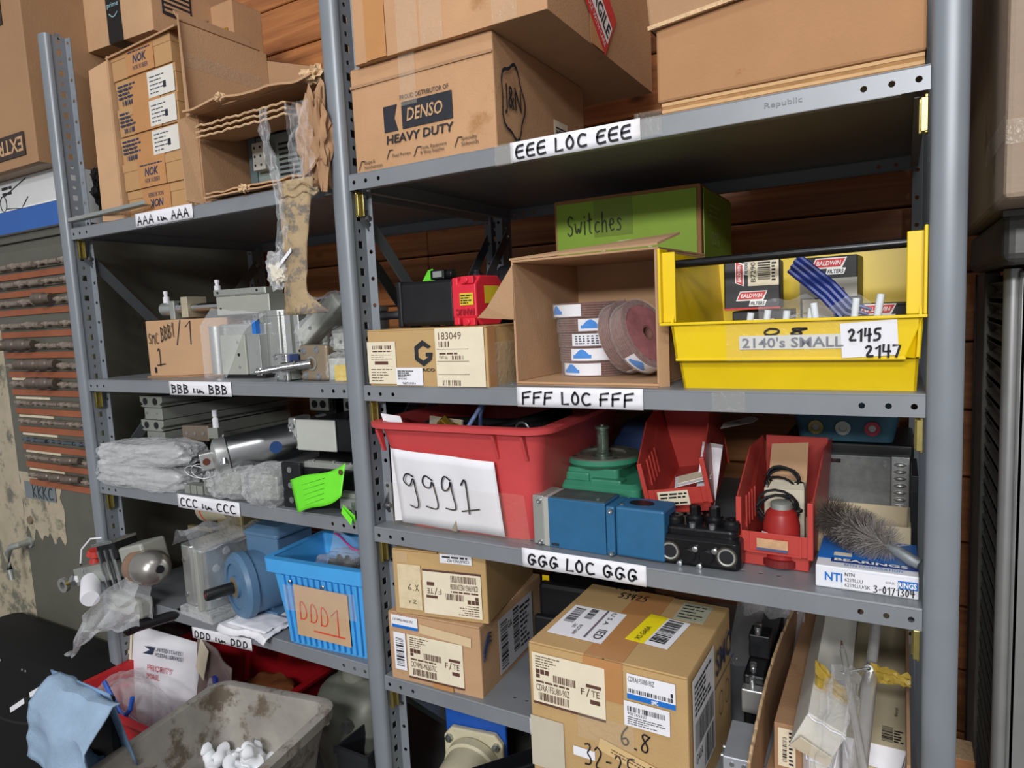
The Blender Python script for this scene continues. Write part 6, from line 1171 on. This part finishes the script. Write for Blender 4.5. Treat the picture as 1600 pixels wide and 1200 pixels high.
obj('film', MB().grid(lambda a, b: (-.004+.125*a, -.02+.24*b, .172+.055*math.sin(PI*min(1, a*1.4))*(1-.6*b)*(.5+.5*abs(math.sin(a*9+b*3)))+.012*noise.noise(Vector((a*5, b*6, 1)))), 24, 18), FILM2, t, smooth=True); obj('film_side', MB().grid(lambda a, b: (.116+.008*noise.noise(Vector((a*6, b*6, 3))), -.015+.22*a, .02+.17*b), 14, 14), FILM, t, smooth=True)
MBL = mat('motor_blue_grey', '567795', .42, 0, .06, 16)
t = thing('electric_motor', 'blue-grey electric motor with a black shaft, next to the blue bin', 'motor', (-.455, .045, DZ+.006), 0)
c_ = Vector((0, 0, .080)); ax = Vector((-.30, -.95, .0)).normalized()
obj('barrel', MB().lat(c_, c_-ax*.19, [(.074, 0), (.074, 1)], 40), MBL, t, smooth=40); obj('face_flange', MB().lat(c_-ax*.002, c_+ax*.028, [(.079, 0), (.079, .55), (.072, .85), (.055, .9), (.055, .75), (.026, .75), (.026, 1.0)], 40), MBL, t, smooth=30)
obj('seal', MB().lat(c_+ax*.022, c_+ax*.030, [(.024, 0), (.024, .8), (.016, 1)], 28), mat('seal_tan', '9a8a6a', .4, .6), t, smooth=30); sh = obj('shaft', MB().lat(c_+ax*.02, c_+ax*.092, [(.0135, 0), (.0135, .95), (.012, 1)], 20), BLACK, t, smooth=30); obj('shaft_centre', MB().lat(c_+ax*.0915, c_+ax*.0928, [(.006, 0), (.004, 1)], 12), mat('red_dot', '7a2a22', .5), sh)
obj('foot', MB().box((-.055, .02, -.006), (.075, .17, .012)).box((-.02, .03, .0), (.05, .15, .03)), MBL, t, bevel=.003); cb = obj('conduit_box', MB().box((-.025, .03, .135), (.085, .14, .190)), MBL, t, bevel=.004); obj('box_lid', loft([rloop(-.030, .025, .090, .145, .190, .01), rloop(-.030, .025, .090, .145, .198, .01), rloop(-.01, .045, .07, .125, .212, .01)]), MBL, cb, bevel=.002); obj('lid_screw', MB().lathe([(.004, .196), (.004, .203)], 10, Matrix.Translation((-.02, .035, 0))), SCREW, cb)
t = thing('white_rag', 'folded white rag under the blue-grey motor', 'rag', (-.485, -.022, DZ)); 
obj('rag', MB().grid(lambda a, b: (.0+.165*a+.01*noise.noise(Vector((a*3, b*3, 2))), .11*b-.008*math.sin(a*7), .004+.006*abs(noise.noise(Vector((a*5, b*5, 1))))*2-.010*(b < .08)), 20, 12), PAPER, t, solid=.003, smooth=True); obj('rag_fold', MB().grid(lambda a, b: (.02+.13*a, .012+.08*b, .011+.006*abs(noise.noise(Vector((a*6, b*5, 8))))), 16, 10), PAPER, t, solid=.002, smooth=True)
# blue bin
t = thing('blue_bin', 'sky blue ribbed bin with brown DDD1 paper on its front', 'bin', (-.292, -.012, DZ), 4)
w_, d_, h_ = .245, .17, .196
obj('body', loft([rloop(.028, .014, w_-.008, d_-.012, 0, .008), rloop(.002, .003, w_-.001, d_-.002, h_-.034, .008), rloop(.004, .005, w_-.003, d_-.004, h_-.004, .006), rloop(.03, .018, w_-.011, d_-.016, .004, .006)], (True, True)), BLUEP, t, smooth=30)
obj('rim', loft([rloop(-.010, -.010, w_+.010, d_+.010, h_-.030, .012), rloop(-.012, -.012, w_+.012, d_+.012, h_, .014), rloop(.004, .005, w_-.003, d_-.004, h_, .006), rloop(.002, .003, w_-.001, d_-.002, h_-.032, .008), rloop(-.010, -.010, w_+.010, d_+.010, h_-.030, .012)], (False, False)), BLUEP, t, smooth=30)
for k in range(13):
    x0 = .034+k*.0155; obj('rib', MB().hexa([(x0, .006, .006), (x0+.008, .006, .006), (x0+.008, .018, .006), (x0, .018, .006), (x0-.006+k*.0008, -.003, h_-.036), (x0+.003+k*.0008, -.003, h_-.036), (x0+.003+k*.0008, .008, h_-.036), (x0-.006+k*.0008, .008, h_-.036)]), BLUEP, t, bevel=.0015)
for k in range(7): y0 = .025+k*.019; obj('rib', MB().hexa([(w_-.010, y0, .006), (w_+.0, y0, .006), (w_+.0, y0+.009, .006), (w_-.010, y0+.009, .006), (w_-.006, y0-.004, h_-.036), (w_+.004, y0-.004, h_-.036), (w_+.004, y0+.005, h_-.036), (w_-.006, y0+.005, h_-.036)]), BLUEP, t, bevel=.0015)
for x_ in (.055, .145): obj('rivet', MB().lathe([(.0045, 0), (.0045, .001), (.003, .002)], 12, fr((x_, -.0035, h_-.048), (1, 0, 0), (0, 0, 1))), SCREW, t)
M = fr((0, .0055, .024), (1, 0, .02), (0, -.075, 1)); pp = decal(t, 'brown_paper', M @ Matrix.Rotation(R(-3), 4, 'Z'), .062, .008, .205, .125, mat('kraft_paper', 'c2a07c', .7, 0, .06, 16), e=8, t=.0006); hand(pp, 'DDD', M @ Matrix.Rotation(R(-3), 4, 'Z'), .074, .048, .150, .094, REDINK, t=.0026, e=11, slope=-.08); hand(pp, '1', M @ Matrix.Rotation(R(-3), 4, 'Z'), .155, .028, .178, .086, REDINK, t=.0028, e=11); hand(pp, '_', M @ Matrix.Rotation(R(-3), 4, 'Z'), .13, .026, .188, .028, REDINK, t=.0032, e=11)
decal(t, 'tape', M, .04, .06, .23, .118, TAPE, e=11)
t = thing('zip_bag', 'clear zip bag with pink seal and dark fittings in the blue bin', 'bag', (-.262, .01, DZ+.085), 4); obj('film', blob((.11, .075, .045), (.085, .052, .062), .10, 2.5, 6, 5, 3), FILM, t, smooth=True); obj('contents', blob((.11, .07, .025), (.078, .050, .06), .35, 6, 2, 4, 3), mat('dark_fittings', '2b2b2d', .3, .5, .5, 40), t)
obj('pink_seal', MB().tube([(.04+.16*q/10, .108-.02*math.sin(q*.4), .128-.004*q+.006*math.sin(q)) for q in range(11)], .0024, 6), mat('pink_plastic', 'c8468f', .4), t, smooth=True); obj('flap', MB().grid(lambda a, b: (.03+.17*a, .10+.02*b-.02*math.sin(a*4), .085+.055*b-.03*a+.01*noise.noise(Vector((a*5, b*4, 3)))), 16, 8), FILM, t, smooth=True)
# ================================================================ SURROUNDINGS
# ---------------------------------------------------------------- drill cabinet at the left
CABG = mat('cabinet_grey_green', '605f54', .5, .1, .12, 5, .1, 40, spots=('565244', 7, .62))
CHIP = mat('chipped_cream_paint', 'aea28a', .7, 0, .12, 14, .3, 60, spots=('6e6c5e', 9, .52))
t = thing('tool_cabinet', 'old grey steel cabinet with rows of orange strips and chipped paint', 'cabinet', (0, 0, 0))
obj('body', MB().box((-2.3, .085, 0), (-1.035, .66, 1.80)), CABG, t, bevel=.004); obj('top_panel', MB().box((-2.31, .075, 1.80), (-1.03, .665, 1.822)), CABG, t, bevel=.002)
dr = obj('door', MB().box((-1.535, .070, .10), (-1.04, .085, 1.775)), CABG, t, bevel=.002); obj('stile', MB().box((-1.90, .072, .10), (-1.538, .085, 1.775)), CHIP, t, bevel=.002)
obj('paint_patch', MB().grid(lambda a, b: (-1.530+.24*a+.02*noise.noise(Vector((b*5, 1, 2))), .0692, .90+.20*b-.05*noise.noise(Vector((a*9, 4, 1)))*(1-b)), 20, 6), CHIP, dr, solid=.0006)
RZ = [1.728, 1.676, 1.622, 1.556, 1.494, 1.436, 1.382, 1.324, 1.268, 1.212, 1.158, 1.102]
ORG = mat('orange_leather_strip', '96573a', .7, 0, .15, 12, spots=('7d4324', 18, .64)); PEEL = mat('peeled_cream', 'd6cbb0', .7, 0, .15, 30)
for i, z in enumerate(RZ):
    x0 = -1.545+.008*i
    obj('orange_strip', MB().box((x0, .064, z-.038), (-1.05, .0700, z-.020)), ORG, dr, bevel=.001); obj('magnet_bar', MB().box((x0, .062, z-.013), (-1.05, .0700, z+.006)), mat('bar_grey', '6b6455', .5, .2, .2, 30), dr)
    if i >= 6: obj('peeled_band', MB().box((x0, .0685, z+.008), (x0+.20, .0702, z+.015)), PEEL, dr)
decal(dr, 'tape_label', front(.068), -1.500, 1.018, -1.318, 1.072, mat('grey_tape', '6f7779', .4, 0, .08), e=2); hand(dr, 'KKKC', front(.068), -1.452, 1.024, -1.335, 1.062, mat('faint_ink', '2c3236', .6, 0, 0), t=.004, e=5)
hd = obj('handle', MB().tube([(-1.51, .07, .872), (-1.51, .035, .872), (-1.535, .022, .865), (-1.556, .022, .845), (-1.558, .022, .79), (-1.550, .022, .757)], [.010, .010, .010, .010, .008, .007], 10), ALU2, t, smooth=True); obj('handle_rose', MB().lathe([(.018, 0), (.018, .006)], 18, fr((-1.51, .0695, .872), (1, 0, 0), (0, 0, 1))), ALU2, hd); obj('lock', MB().lathe([(.014, 0), (.012, .008)], 16, fr((-1.49, .0695, .945), (1, 0, 0), (0, 0, 1))), mat('lock_brown', '8b7a63', .5, .4), t)
OLDST = mat('old_drill_steel', '8d8073', .5, .3, .3, 60); DKST = mat('dark_socket_steel', '6d6157', .45, .4, .3, 60); BLUST = mat('blued_drill', '66747f', .35, .8, .25, 60)
def drillmesh(r, L, fl=.62):
    mb = MB(); n = 34; k = 10; vs = []
    for i in range(n+1):
        a = i/n; x = L*a; flute = a < fl; rr = r*(.35 if i == 0 else .8 if i == 1 else 1)
        for q in range(k):
            an = 2*PI*q/k; tw = an-x/r*.55; rad = rr*(1-.42*abs(math.sin(tw))**3) if flute else rr*.92
            vs.append((x, -rad*math.cos(an), rad*math.sin(an)))
    mb.add(vs, [(i*k+q, i*k+(q+1) % k, (i+1)*k+(q+1) % k, (i+1)*k+q) for i in range(n) for q in range(k)]+[tuple(range(k))[::-1], tuple(n*k+q for q in range(k))]); return mb.mesh('twist_drill')
DM = {}
orow = ['top', 'second', 'third', 'fourth', 'fifth', 'sixth', 'seventh', 'eighth', 'ninth', 'tenth', 'eleventh', 'lowest']
rn = random.Random(11)
for i, z in enumerate(RZ):
    x = -1.52+.008*i; k = 0
    soc = {4: (0, 1, 2), 5: (1, 2, 3), 6: (1, 2), 2: (2,), 11: (1, 2, 3), 10: (2,)}.get(i, ())
    while x < -1.10:
        pos = ['first', 'second', 'third', 'fourth', 'fifth', 'sixth', 'seventh', 'eighth'][k]
        if k in soc:
            L = .058; r = (.0165 if i < 8 else .0125); o = thing('tool_socket', 'dark steel tool socket, %s from the left on the %s orange strip' % (pos, orow[i]), 'socket', (x, .062-r-.001, z+.004), group='tool sockets on the cabinet door')
            key = ('s', r)
            if key not in DM: DM[key] = MB().lat((0, 0, 0), (L, 0, 0), [(r*.66, .25), (r*.66, 0), (r, 0), (r, .55), (r*.8, .62), (r*.8, 1)], 18).mesh('socket_body'); DM[key].materials.append(DKST)
            b = obj('socket_body', DM[key], DKST, o, smooth=30); o.rotation_euler = (0, 0, R(16)); o.location.y -= .010
        else:
            L = rn.choice((.095, .12, .14)); r = (.0085, .010, .0075)[k % 3] if i < 7 else (.0070, .0058)[k % 2]
            m_ = BLUST if i == 9 else OLDST
            o = thing('drill_bit', 'worn twist drill bit, %s from the left on the %s orange strip' % (pos, orow[i]), 'drill bit', (x, .062-r*1.02, z-.002), group='twist drills on the cabinet door')
            key = ('d', r, L, i == 9)
            if key not in DM: DM[key] = drillmesh(r, L); DM[key].materials.append(m_)
            obj('twist_drill', DM[key], m_, o, smooth=50)
        x += L+.006; k += 1
# boxes on the cabinet
t = thing('roll_film_box', 'long white and blue box with a drawing of a roll, on the grey cabinet', 'box', (-1.75, .058, 1.8225)); obj('carton', MB().box((0, 0, 0), (.69, .26, .148)), mat('box_grey_white', 'cfd0cf', .6, 0, .04), t, bevel=.002); Fm = front(-.0006); decal(t, 'blue_panel', Fm, 0, .0, .69, .062, mat('mid_blue', '2f5fa8', .5, 0, .04)); decal(t, 'blue_line', Fm, 0, .063, .69, .066, WHITEP)
obj('roll_outline', MB().tube([Vector((.36, -.0014, .085))+Vector((.018*math.cos(a*.45), 0, .022*math.sin(a*.45))) for a in range(15)], .0012, 5), BINK, t); obj('roll_outline', MB().tube([(.37, -.0014, .106), (.50, -.0014, .142)], .0012, 5), BINK, t); obj('roll_outline', MB().tube([(.375, -.0014, .070), (.46, -.0014, .062), (.50, -.0014, .09)], .0012, 5), BINK, t); fine(t, Fm, .36, .105, .42, .135, BINK, 2)
t = carton('moving_carton', 'huge brown carton with upside-down EXTRA print, top left above the cabinet', (-1.75, .0, 1.9715), 0, .690, .52, .50, mat('big_carton', 'a27d5a', .8, 0, .08, 4, .2, 200), seam='x')
Fm = front(-.0026); decal(t, 'print_block', Fm, .40, .025, .64, .085, mat('dark_brown_print', '3a2d26', .6)); Mi = fr((.632, -.0026, .074), (-1, 0, 0), (0, 0, -1)); text(t, 'EXTRA', Mi, .0, .0, .17, .038, CARD2, e=3, bold=.02); decal(t, 'print_block', Fm, .50, .36, .60, .43, MATS['dark_brown_print'], e=.6)
decal(t, 'bottom_tape', fr((0, .0, -.0003), (1, 0, 0), (0, -1, 0)), .0, -.3, .69, -.02, TAPE, e=0)
t = thing('dark_bag', 'dark plastic bag stuffed between the cabinet boxes and the left post', 'bag', (-1.00, .22, 1.825)); obj('bag', blob((0, 0, .075), (.042, .12, .075), .25, 3, 4, 4), mat('dark_bag_plastic', '2c2a2b', .35, 0, .2), t, smooth=True); obj('knot', blob((.0, -.10, .12), (.018, .018, .022), .4, 3, 6, 3), MATS['dark_bag_plastic'], t)
# ---------------------------------------------------------------- lower left
t = thing('black_chest', 'big black plastic chest standing in front of the grey cabinet', 'chest', (-1.62, -.115, 0)); obj('body', loft([rloop(.04, .02, .62, .15, 0, .03), rloop(.0, .0, .66, .165, .61, .03), rloop(.01, .01, .65, .155, .613, .025)]), mat('black_bin_plastic', '070708', .7, 0, .2, 30), t, smooth=30); obj('lid', loft([rloop(-.008, -.008, .668, .172, .60, .035), rloop(-.008, -.008, .668, .172, .625, .035), rloop(.008, .008, .652, .152, .63, .03)]), MATS['black_bin_plastic'], t, smooth=30)
for x_ in (.28, .42, .55, .66): obj('rivet', MB().lathe([(.004, 0), (.003, .002)], 8, fr((x_, -.010, .612), (1, 0, 0), (0, 0, 1))), SCREW, t); obj('rivet', MB().lathe([(.004, 0), (.003, .002)], 8, fr((x_+.018, -.010, .612), (1, 0, 0), (0, 0, 1))), SCREW, t)
JEAN = mat('washed_denim', '8ea6bd', .85, 0, .10, 26, .4, 260); JEAN2 = mat('denim', '7390b0', .85, 0, .22, 22, .4, 260)
t = thing('denim_rag', 'pale blue denim cloth draped over a stand beside the black chest', 'cloth', (-.475, -.32, .03))
def dn(a, b):
    x = -.075+.20*a+.035*(1-b); s = b
    z = .845-.012*a-.17*max(0, s-.12)-.10*max(0, s-.12)*a+.010*noise.noise(Vector((a*4, b*3, 1))); y = -.02-.055*min(1, s*3)+.018*noise.noise(Vector((a*3, b*4, 5)))-.02*a*b
    return (x+.03*b*(a-.2), y, z)
obj('front_drape', MB().grid(dn, 24, 24), JEAN, t, solid=.003, smooth=True)
obj('hanging_leg', MB().grid(lambda a, b: (-.10+.11*a-.06*b+.012*noise.noise(Vector((a*6, b*3, 2))), .0-.03*math.sin(PI*a)+.02*noise.noise(Vector((a*6, b*4, 4))), .80-.36*b), 16, 24), JEAN2, t, solid=.003, smooth=True); obj('hanging_leg', MB().grid(lambda a, b: (-.03+.14*a-.03*b+.012*noise.noise(Vector((a*6, b*3, 12))), .012-.03*math.sin(PI*a)+.02*noise.noise(Vector((a*6, b*4, 14))), .70-.28*b), 16, 24), JEAN2, t, solid=.003, smooth=True)
obj('back_drape', MB().grid(lambda a, b: (-.075+.20*a, -.02+.035*b, .842-.16*b), 10, 8), JEAN2, t, solid=.003, smooth=True); obj('support_stand', MB().box((-.05, -.012, -.03), (.10, .002, .82)), BLACK, t)
t = thing('strap', 'white and black strap hanging beside the denim cloth', 'strap', (-.72, -.30, .0)); obj('webbing', MB().grid(lambda a, b: (-.13+.19*a, .0, .675+.115*a+.016*b+.006*math.sin(a*9)), 20, 2), BLACK, t, solid=.003); obj('white_patch', MB().grid(lambda a, b: (-.12+.07*a, -.003, .684+.04*a+.012*b), 8, 2), PAPER, t, solid=.001); obj('white_patch', MB().grid(lambda a, b: (-.02+.075*a, -.003, .745+.04*a+.012*b), 8, 2), PAPER, t, solid=.001)
obj('cable', MB().tube([(-.30+.36*q/12, -.004, .665-.02*math.sin(q*.3)+.035*q/12) for q in range(13)], .003, 7), RUBBER, t, smooth=True); obj('hook', MB().box((.055, -.006, .72), (.068, .0, .80)), BLACKM, t)
REDT = mat('bright_red_plastic', 'c21f27', .4, 0, .06, 12)
t = thing('red_tote', 'red tote on the bottom left shelf filled with mailers and bags', 'tote', (-.935, -.145, .4408), 0); obj('body', tub(.53, .40, .185, .03, .025, .014), REDT, t, smooth=35); obj('handle_lip', MB().box((.14, -.02, .165), (.24, -.008, .180)), REDT, t, bevel=.003)
t = thing('postal_mailer', 'white United States Postal Service priority mailer in the red tote', 'mailer', (-.945, .0, .4475), rot=(R(-10), 0, R(8)))
obj('envelope', MB().grid(lambda a, b: (.25*a, -.012*math.sin(PI*a)*math.sin(PI*b), .255*b+.02*(1-a)*b), 14, 10), PAPER, t, solid=.006, smooth=True); Fm = front(-.0075, .0, .0); Fm2 = front(-.016)
obj('eagle_mark', tri([(0, 0), (.034, .0), (.040, .020), (.004, .020), (.026, .012)], front(-.015, .062, .208)), NAVY, t, recalc=False); text(t, 'UNITED STATES\nPOSTAL SERVICE', Fm2, .108, .205, .205, .229, NAVY, e=0, bold=.01); text(t, 'PRIORITY\nMAIL', front(-.0185), .085, .145, .175, .182, mat('red_print', 'c33a48', .6, 0, 0), e=0); obj('red_edge', MB().box((.004, -.006, .02), (.007, -.0045, .26)), MATS['red_print'], t)
obj('flap', MB().grid(lambda a, b: (-.02+.03*a, -.004-.004*b, .10+.20*b-.01*a), 3, 4), CREAM, t, solid=.001)
t = thing('poly_mailer', 'brown-grey padded mailer leaning behind the postal mailer', 'mailer', (-.70, .04, .4475), rot=(R(-6), 0, R(-14))); obj('envelope', MB().grid(lambda a, b: (.20*a, .018*math.sin(PI*a)*math.sin(PI*b)+.008*noise.noise(Vector((a*3, b*4, 1))), .29*b-.03*a*b), 14, 12), mat('taupe_poly', '7d6c66', .35, 0, .1, 10), t, solid=.004, smooth=True); obj('white_fold', MB().grid(lambda a, b: (.0+.05*a+.03*b, -.006, .20+.085*b-.02*a), 5, 5), CREAM, t, solid=.001)
t = thing('zip_bag', 'zip bag with blue seal lying in front of the postal mailer in the red tote', 'bag', (-.80, -.075, .4475), 0); obj('film', blob((.02, .02, .095), (.12, .045, .10), .08, 2, 2, 5, 2.6), FILM, t, smooth=True); obj('blue_seal', MB().tube([(-.02, -.035, .215), (.01, -.035, .18), (.04, -.035, .145), (.075, -.03, .115)], .0055, 8), mat('royal_blue', '2f62c4', .35), t, smooth=True); obj('blue_seal', MB().tube([(.05, -.03, .14), (.075, -.03, .165), (.085, -.028, .195)], .0055, 8), MATS['royal_blue'], t, smooth=True)
obj('papers', MB().grid(lambda a, b: (-.05+.10*a, -.006, .06+.075*b-.02*a), 4, 3), PAPER, t, solid=.001); obj('blue_part', blob((.02, .01, .045), (.05, .025, .035), .3, 3, 2, 3), mat('deep_blue_part', '2a3fa0', .4), t); obj('brown_part', blob((.07, .01, .05), (.03, .02, .025), .3, 3, 7, 3), CARD3, t)
t = thing('zip_bag', 'milky bag with paper slip at the left end of the red tote', 'bag', (-.88, -.06, .4475), 0); obj('film', blob((.0, .02, .085), (.05, .07, .10), .08, 2, 12, 5, 2.6), FILM, t, smooth=True); obj('paper_slip', MB().grid(lambda a, b: (-.01+.06*a, -.054, .10+.035*b+.02*a), 3, 2), PAPER, t, solid=.001)
t = thing('brown_parcel', 'orange-brown paper parcel at the right end of the red tote', 'parcel', (-.56, .05, .4475), -12); obj('parcel', blob((.03, .06, .085), (.075, .09, .085), .12, 3, 3, 4, 4), mat('orange_kraft', '9a5a32', .7, 0, .1), t, smooth=True); obj('clear_bag', blob((-.03, .0, .14), (.05, .035, .05), .3, 3, 6, 4), FILM2, t, smooth=True); obj('blue_bag_edge', MB().box((-.05, -.02, .10), (-.03, .0, .20)), MATS['deep_blue_part'], t)
t = thing('casting', 'grey-green valve casting on the bottom left shelf behind the grey tote', 'casting', (-.20, .13, .4408), 0); obj('body', blob((0, 0, .14), (.10, .09, .13), .10, 2, 3, 4, 3), mat('casting_grey', '7d8074', .5, .2, .15), t, smooth=True); obj('cap', MB().lathe([(.035, .25), (.035, .285), (.02, .30)], 18), MATS['casting_grey'], t, smooth=30); obj('name_plate', MB().box((-.06, -.095, .19), (-.01, -.088, .215)), CREAM, t); obj('bolt', MB().lathe([(.014, 0), (.014, .012)], 6, fr((.045, -.085, .20), (1, 0, 0), (0, 0, 1))), SCREW, t)
t = thing('dark_crate', 'dark plastic crate on the bottom left shelf beside the centre post', 'crate', (-.13, -.02, .4408)); copen(t, .085, .12, .20, mat('dark_crate_plastic', '26272a', .5, 0, .1), .004); obj('rim', MB().box((-.004, -.004, .185), (.089, .0, .2)), MATS['dark_crate_plastic'], t)
# grey tote with packing pieces
GT = mat('dirty_grey_tote', '98938a', .55, 0, .25, 7, .2, 40, spots=('645848', 11, .54))
t = thing('grey_tote', 'dirty grey plastic tote with white foam packing pieces, in front at the bottom left', 'tote', (-.332, -.512, .535), 9)
obj('body', tub(.290, .435, .215, .035, .03, .013, th=.006, lip=.022), GT, t, smooth=35); obj('rust_stain', MB().box((.05, .05, .0065), (.24, .385, .0072)), mat('rusty_floor', '7d5a3c', .8, 0, .3, 12), t)
st = thing('tote_stand', 'dark steel stand under the dirty grey tote', 'stand', (-.335, -.53, 0), 9); obj('top', MB().box((0, 0, .515), (.30, .45, .534)), DARKST, st, bevel=.002)
for x_ in (.01, .27):
    for y_ in (.01, .42): obj('leg', MB().box((x_, y_, 0), (x_+.022, y_+.022, .515)), DARKST, st)
FOAM = mat('white_foam', 'eceff2', .7, 0, .03, 30, .15, 80)
pk = [('nearest the left wall', -.325, -.150, 12), ('in the middle', -.300, -.195, 60), ('at the back', -.270, -.120, -30), ('nearest the right wall', -.205, -.135, 20), ('at the front', -.240, -.215, 80), ('standing between the others', -.225, -.170, 140), ('half hidden behind the right rim', -.190, -.19, 45)]
pm_ = None
for i, (lab, x_, y_, rz) in enumerate(pk):
    o = thing('foam_peanut', 'white foam packing piece %s of the grey tote' % lab, 'packing foam', (x_-.045, y_+.055, .612+.012*(i % 3)), rot=(R(20*(i % 3)), R(25*(i % 2)), R(rz)), group='foam pieces in the grey tote')
    if pm_ is None:
        bm_ = MB(); bm_.tube([(.038*(q/12-1), .018*math.sin(q*.55), .006*math.cos(q*.5)) for q in range(25)], [.003]+[.0125+.0030*math.sin(q*2.1) for q in range(23)]+[.003], 12); pm_ = bm_.mesh('foam'); pm_.materials.append(FOAM)
    obj('foam', pm_, FOAM, o, smooth=60)
t = thing('foam_layer', 'low heap of small white foam bits under the packing pieces in the grey tote', 'packing foam', (-.29, -.12, .545)); o = obj('foam_heap', blob((0, 0, .012), (.10, .08, .05), .5, 6, 3, 4), FOAM, t, smooth=True); t['kind'] = 'stuff'
# ---------------------------------------------------------------- right edge: metal rack, cap, carton
RK = mat('rack_steel', '9b9c9a', .38, .6, .08, 14, spots=('b4b5b2', 22, .68)); RKD = mat('rack_dark_steel', '6a6963', .42, .5, .15, 14)
t = thing('tray_rack', 'tall grey metal rack with slatted side at the right edge of the photo', 'rack', (1.003, .118, 0))
obj('front_door', MB().box((.014, -.006, .02), (.50, .006, 1.545)), RK, t, bevel=.003); obj('corner_post', MB().lat((.008, .006, .02), (.008, .006, 1.548), [(.010, 0), (.010, 1)], 16), RK, t, smooth=40); obj('rear_post', MB().box((-.001, .255, .0), (.02, .385, 1.55)), RKD, t, bevel=.002); obj('rear_edge', MB().box((-.003, .383, .0), (.02, .397, 1.55)), BLACKM, t)
obj('core', MB().box((.03, .02, .0), (.49, .39, 1.545)), mat('rack_inside', '1c1b1a', .8), t)
for k in range(50):
    z = .04+.030*k
    obj('slat', MB().grid(lambda a, b: (.004+.012*math.sin(PI*b), .016+.24*a, z+.022*b), 1, 4), RKD, t, solid=.0012)
decal(t, 'green_tag', front(-.0062), .040, 1.118, .075, 1.150, NEON, t=.0006)
for z_ in (.9, .5): decal(t, 'door_seam', front(-.0064), .018, .02, .021, 1.54, RKD, e=.4)
t = thing('rack_hood', 'scuffed dark grey metal hood on top of the slatted rack', 'hood', (.990, .030, 1.552)); obj('shell', MB().box((0, 0, 0), (.52, .46, .062)), mat('scuffed_hood', '5f5e5c', .45, .4, .25, 9, .1, 40, spots=('8e8d88', 12, .66)), t, bevel=.012, seg=3); obj('edge_trim', MB().box((-.001, -.002, .055), (.52, .004, .063)), MATS['scuffed_hood'], t, bevel=.001)
t = thing('worn_carton', 'big worn brown carton with torn front corner on the rack hood', 'box', (.978, -.085, 1.6155), 0); WC = mat('greyed_cardboard', '9d8a78', .85, 0, .12, 5, .3, 120, spots=('7b6a5b', 8, .6)); obj('body', MB().box((0, 0, .0), (.52, .55, .62)), WC, t, bevel=.006); 
mb = MB(); mb.grid(lambda a, b: (.030+.004*noise.noise(Vector((b*9, 1, a))), -.03*(1-a)+.0, .03+.58*b+.01*noise.noise(Vector((a*5, b*20, 1)))), 2, 30); obj('torn_flap', mb, CARD3, t, solid=.006); obj('torn_edge', MB().tube([(.030+.004*noise.noise(Vector((q/40*9, 1, 0))), -.031+.003*noise.noise(Vector((q*.7, 3, 3))), .03+.58*q/40) for q in range(41)], .004, 6), CARDE, t); obj('front_panel', MB().box((.045, -.026, .055), (.52, -.018, .62)), CARD2, t, bevel=.002)
Lm = left(-.0005); decal(t, 'tape', Lm, -.18, .06, -.0, .085, TAPE); decal(t, 'tape', front(-.0008), .0, .055, .035, .08, TAPE)
t = thing('timber_offcut', 'short timber offcut standing on the floor between shelving and rack', 'timber', (.968, .28, 0)); obj('timber', MB().box((0, 0, 0), (.030, .06, .76)), mat('timber', 'b0764a', .7, 0, .15, 20, stretch=(1, 1, 8)), t, bevel=.001); obj('end_grain', MB().box((.001, .001, .7595), (.029, .059, .7606)), CARDE, t)
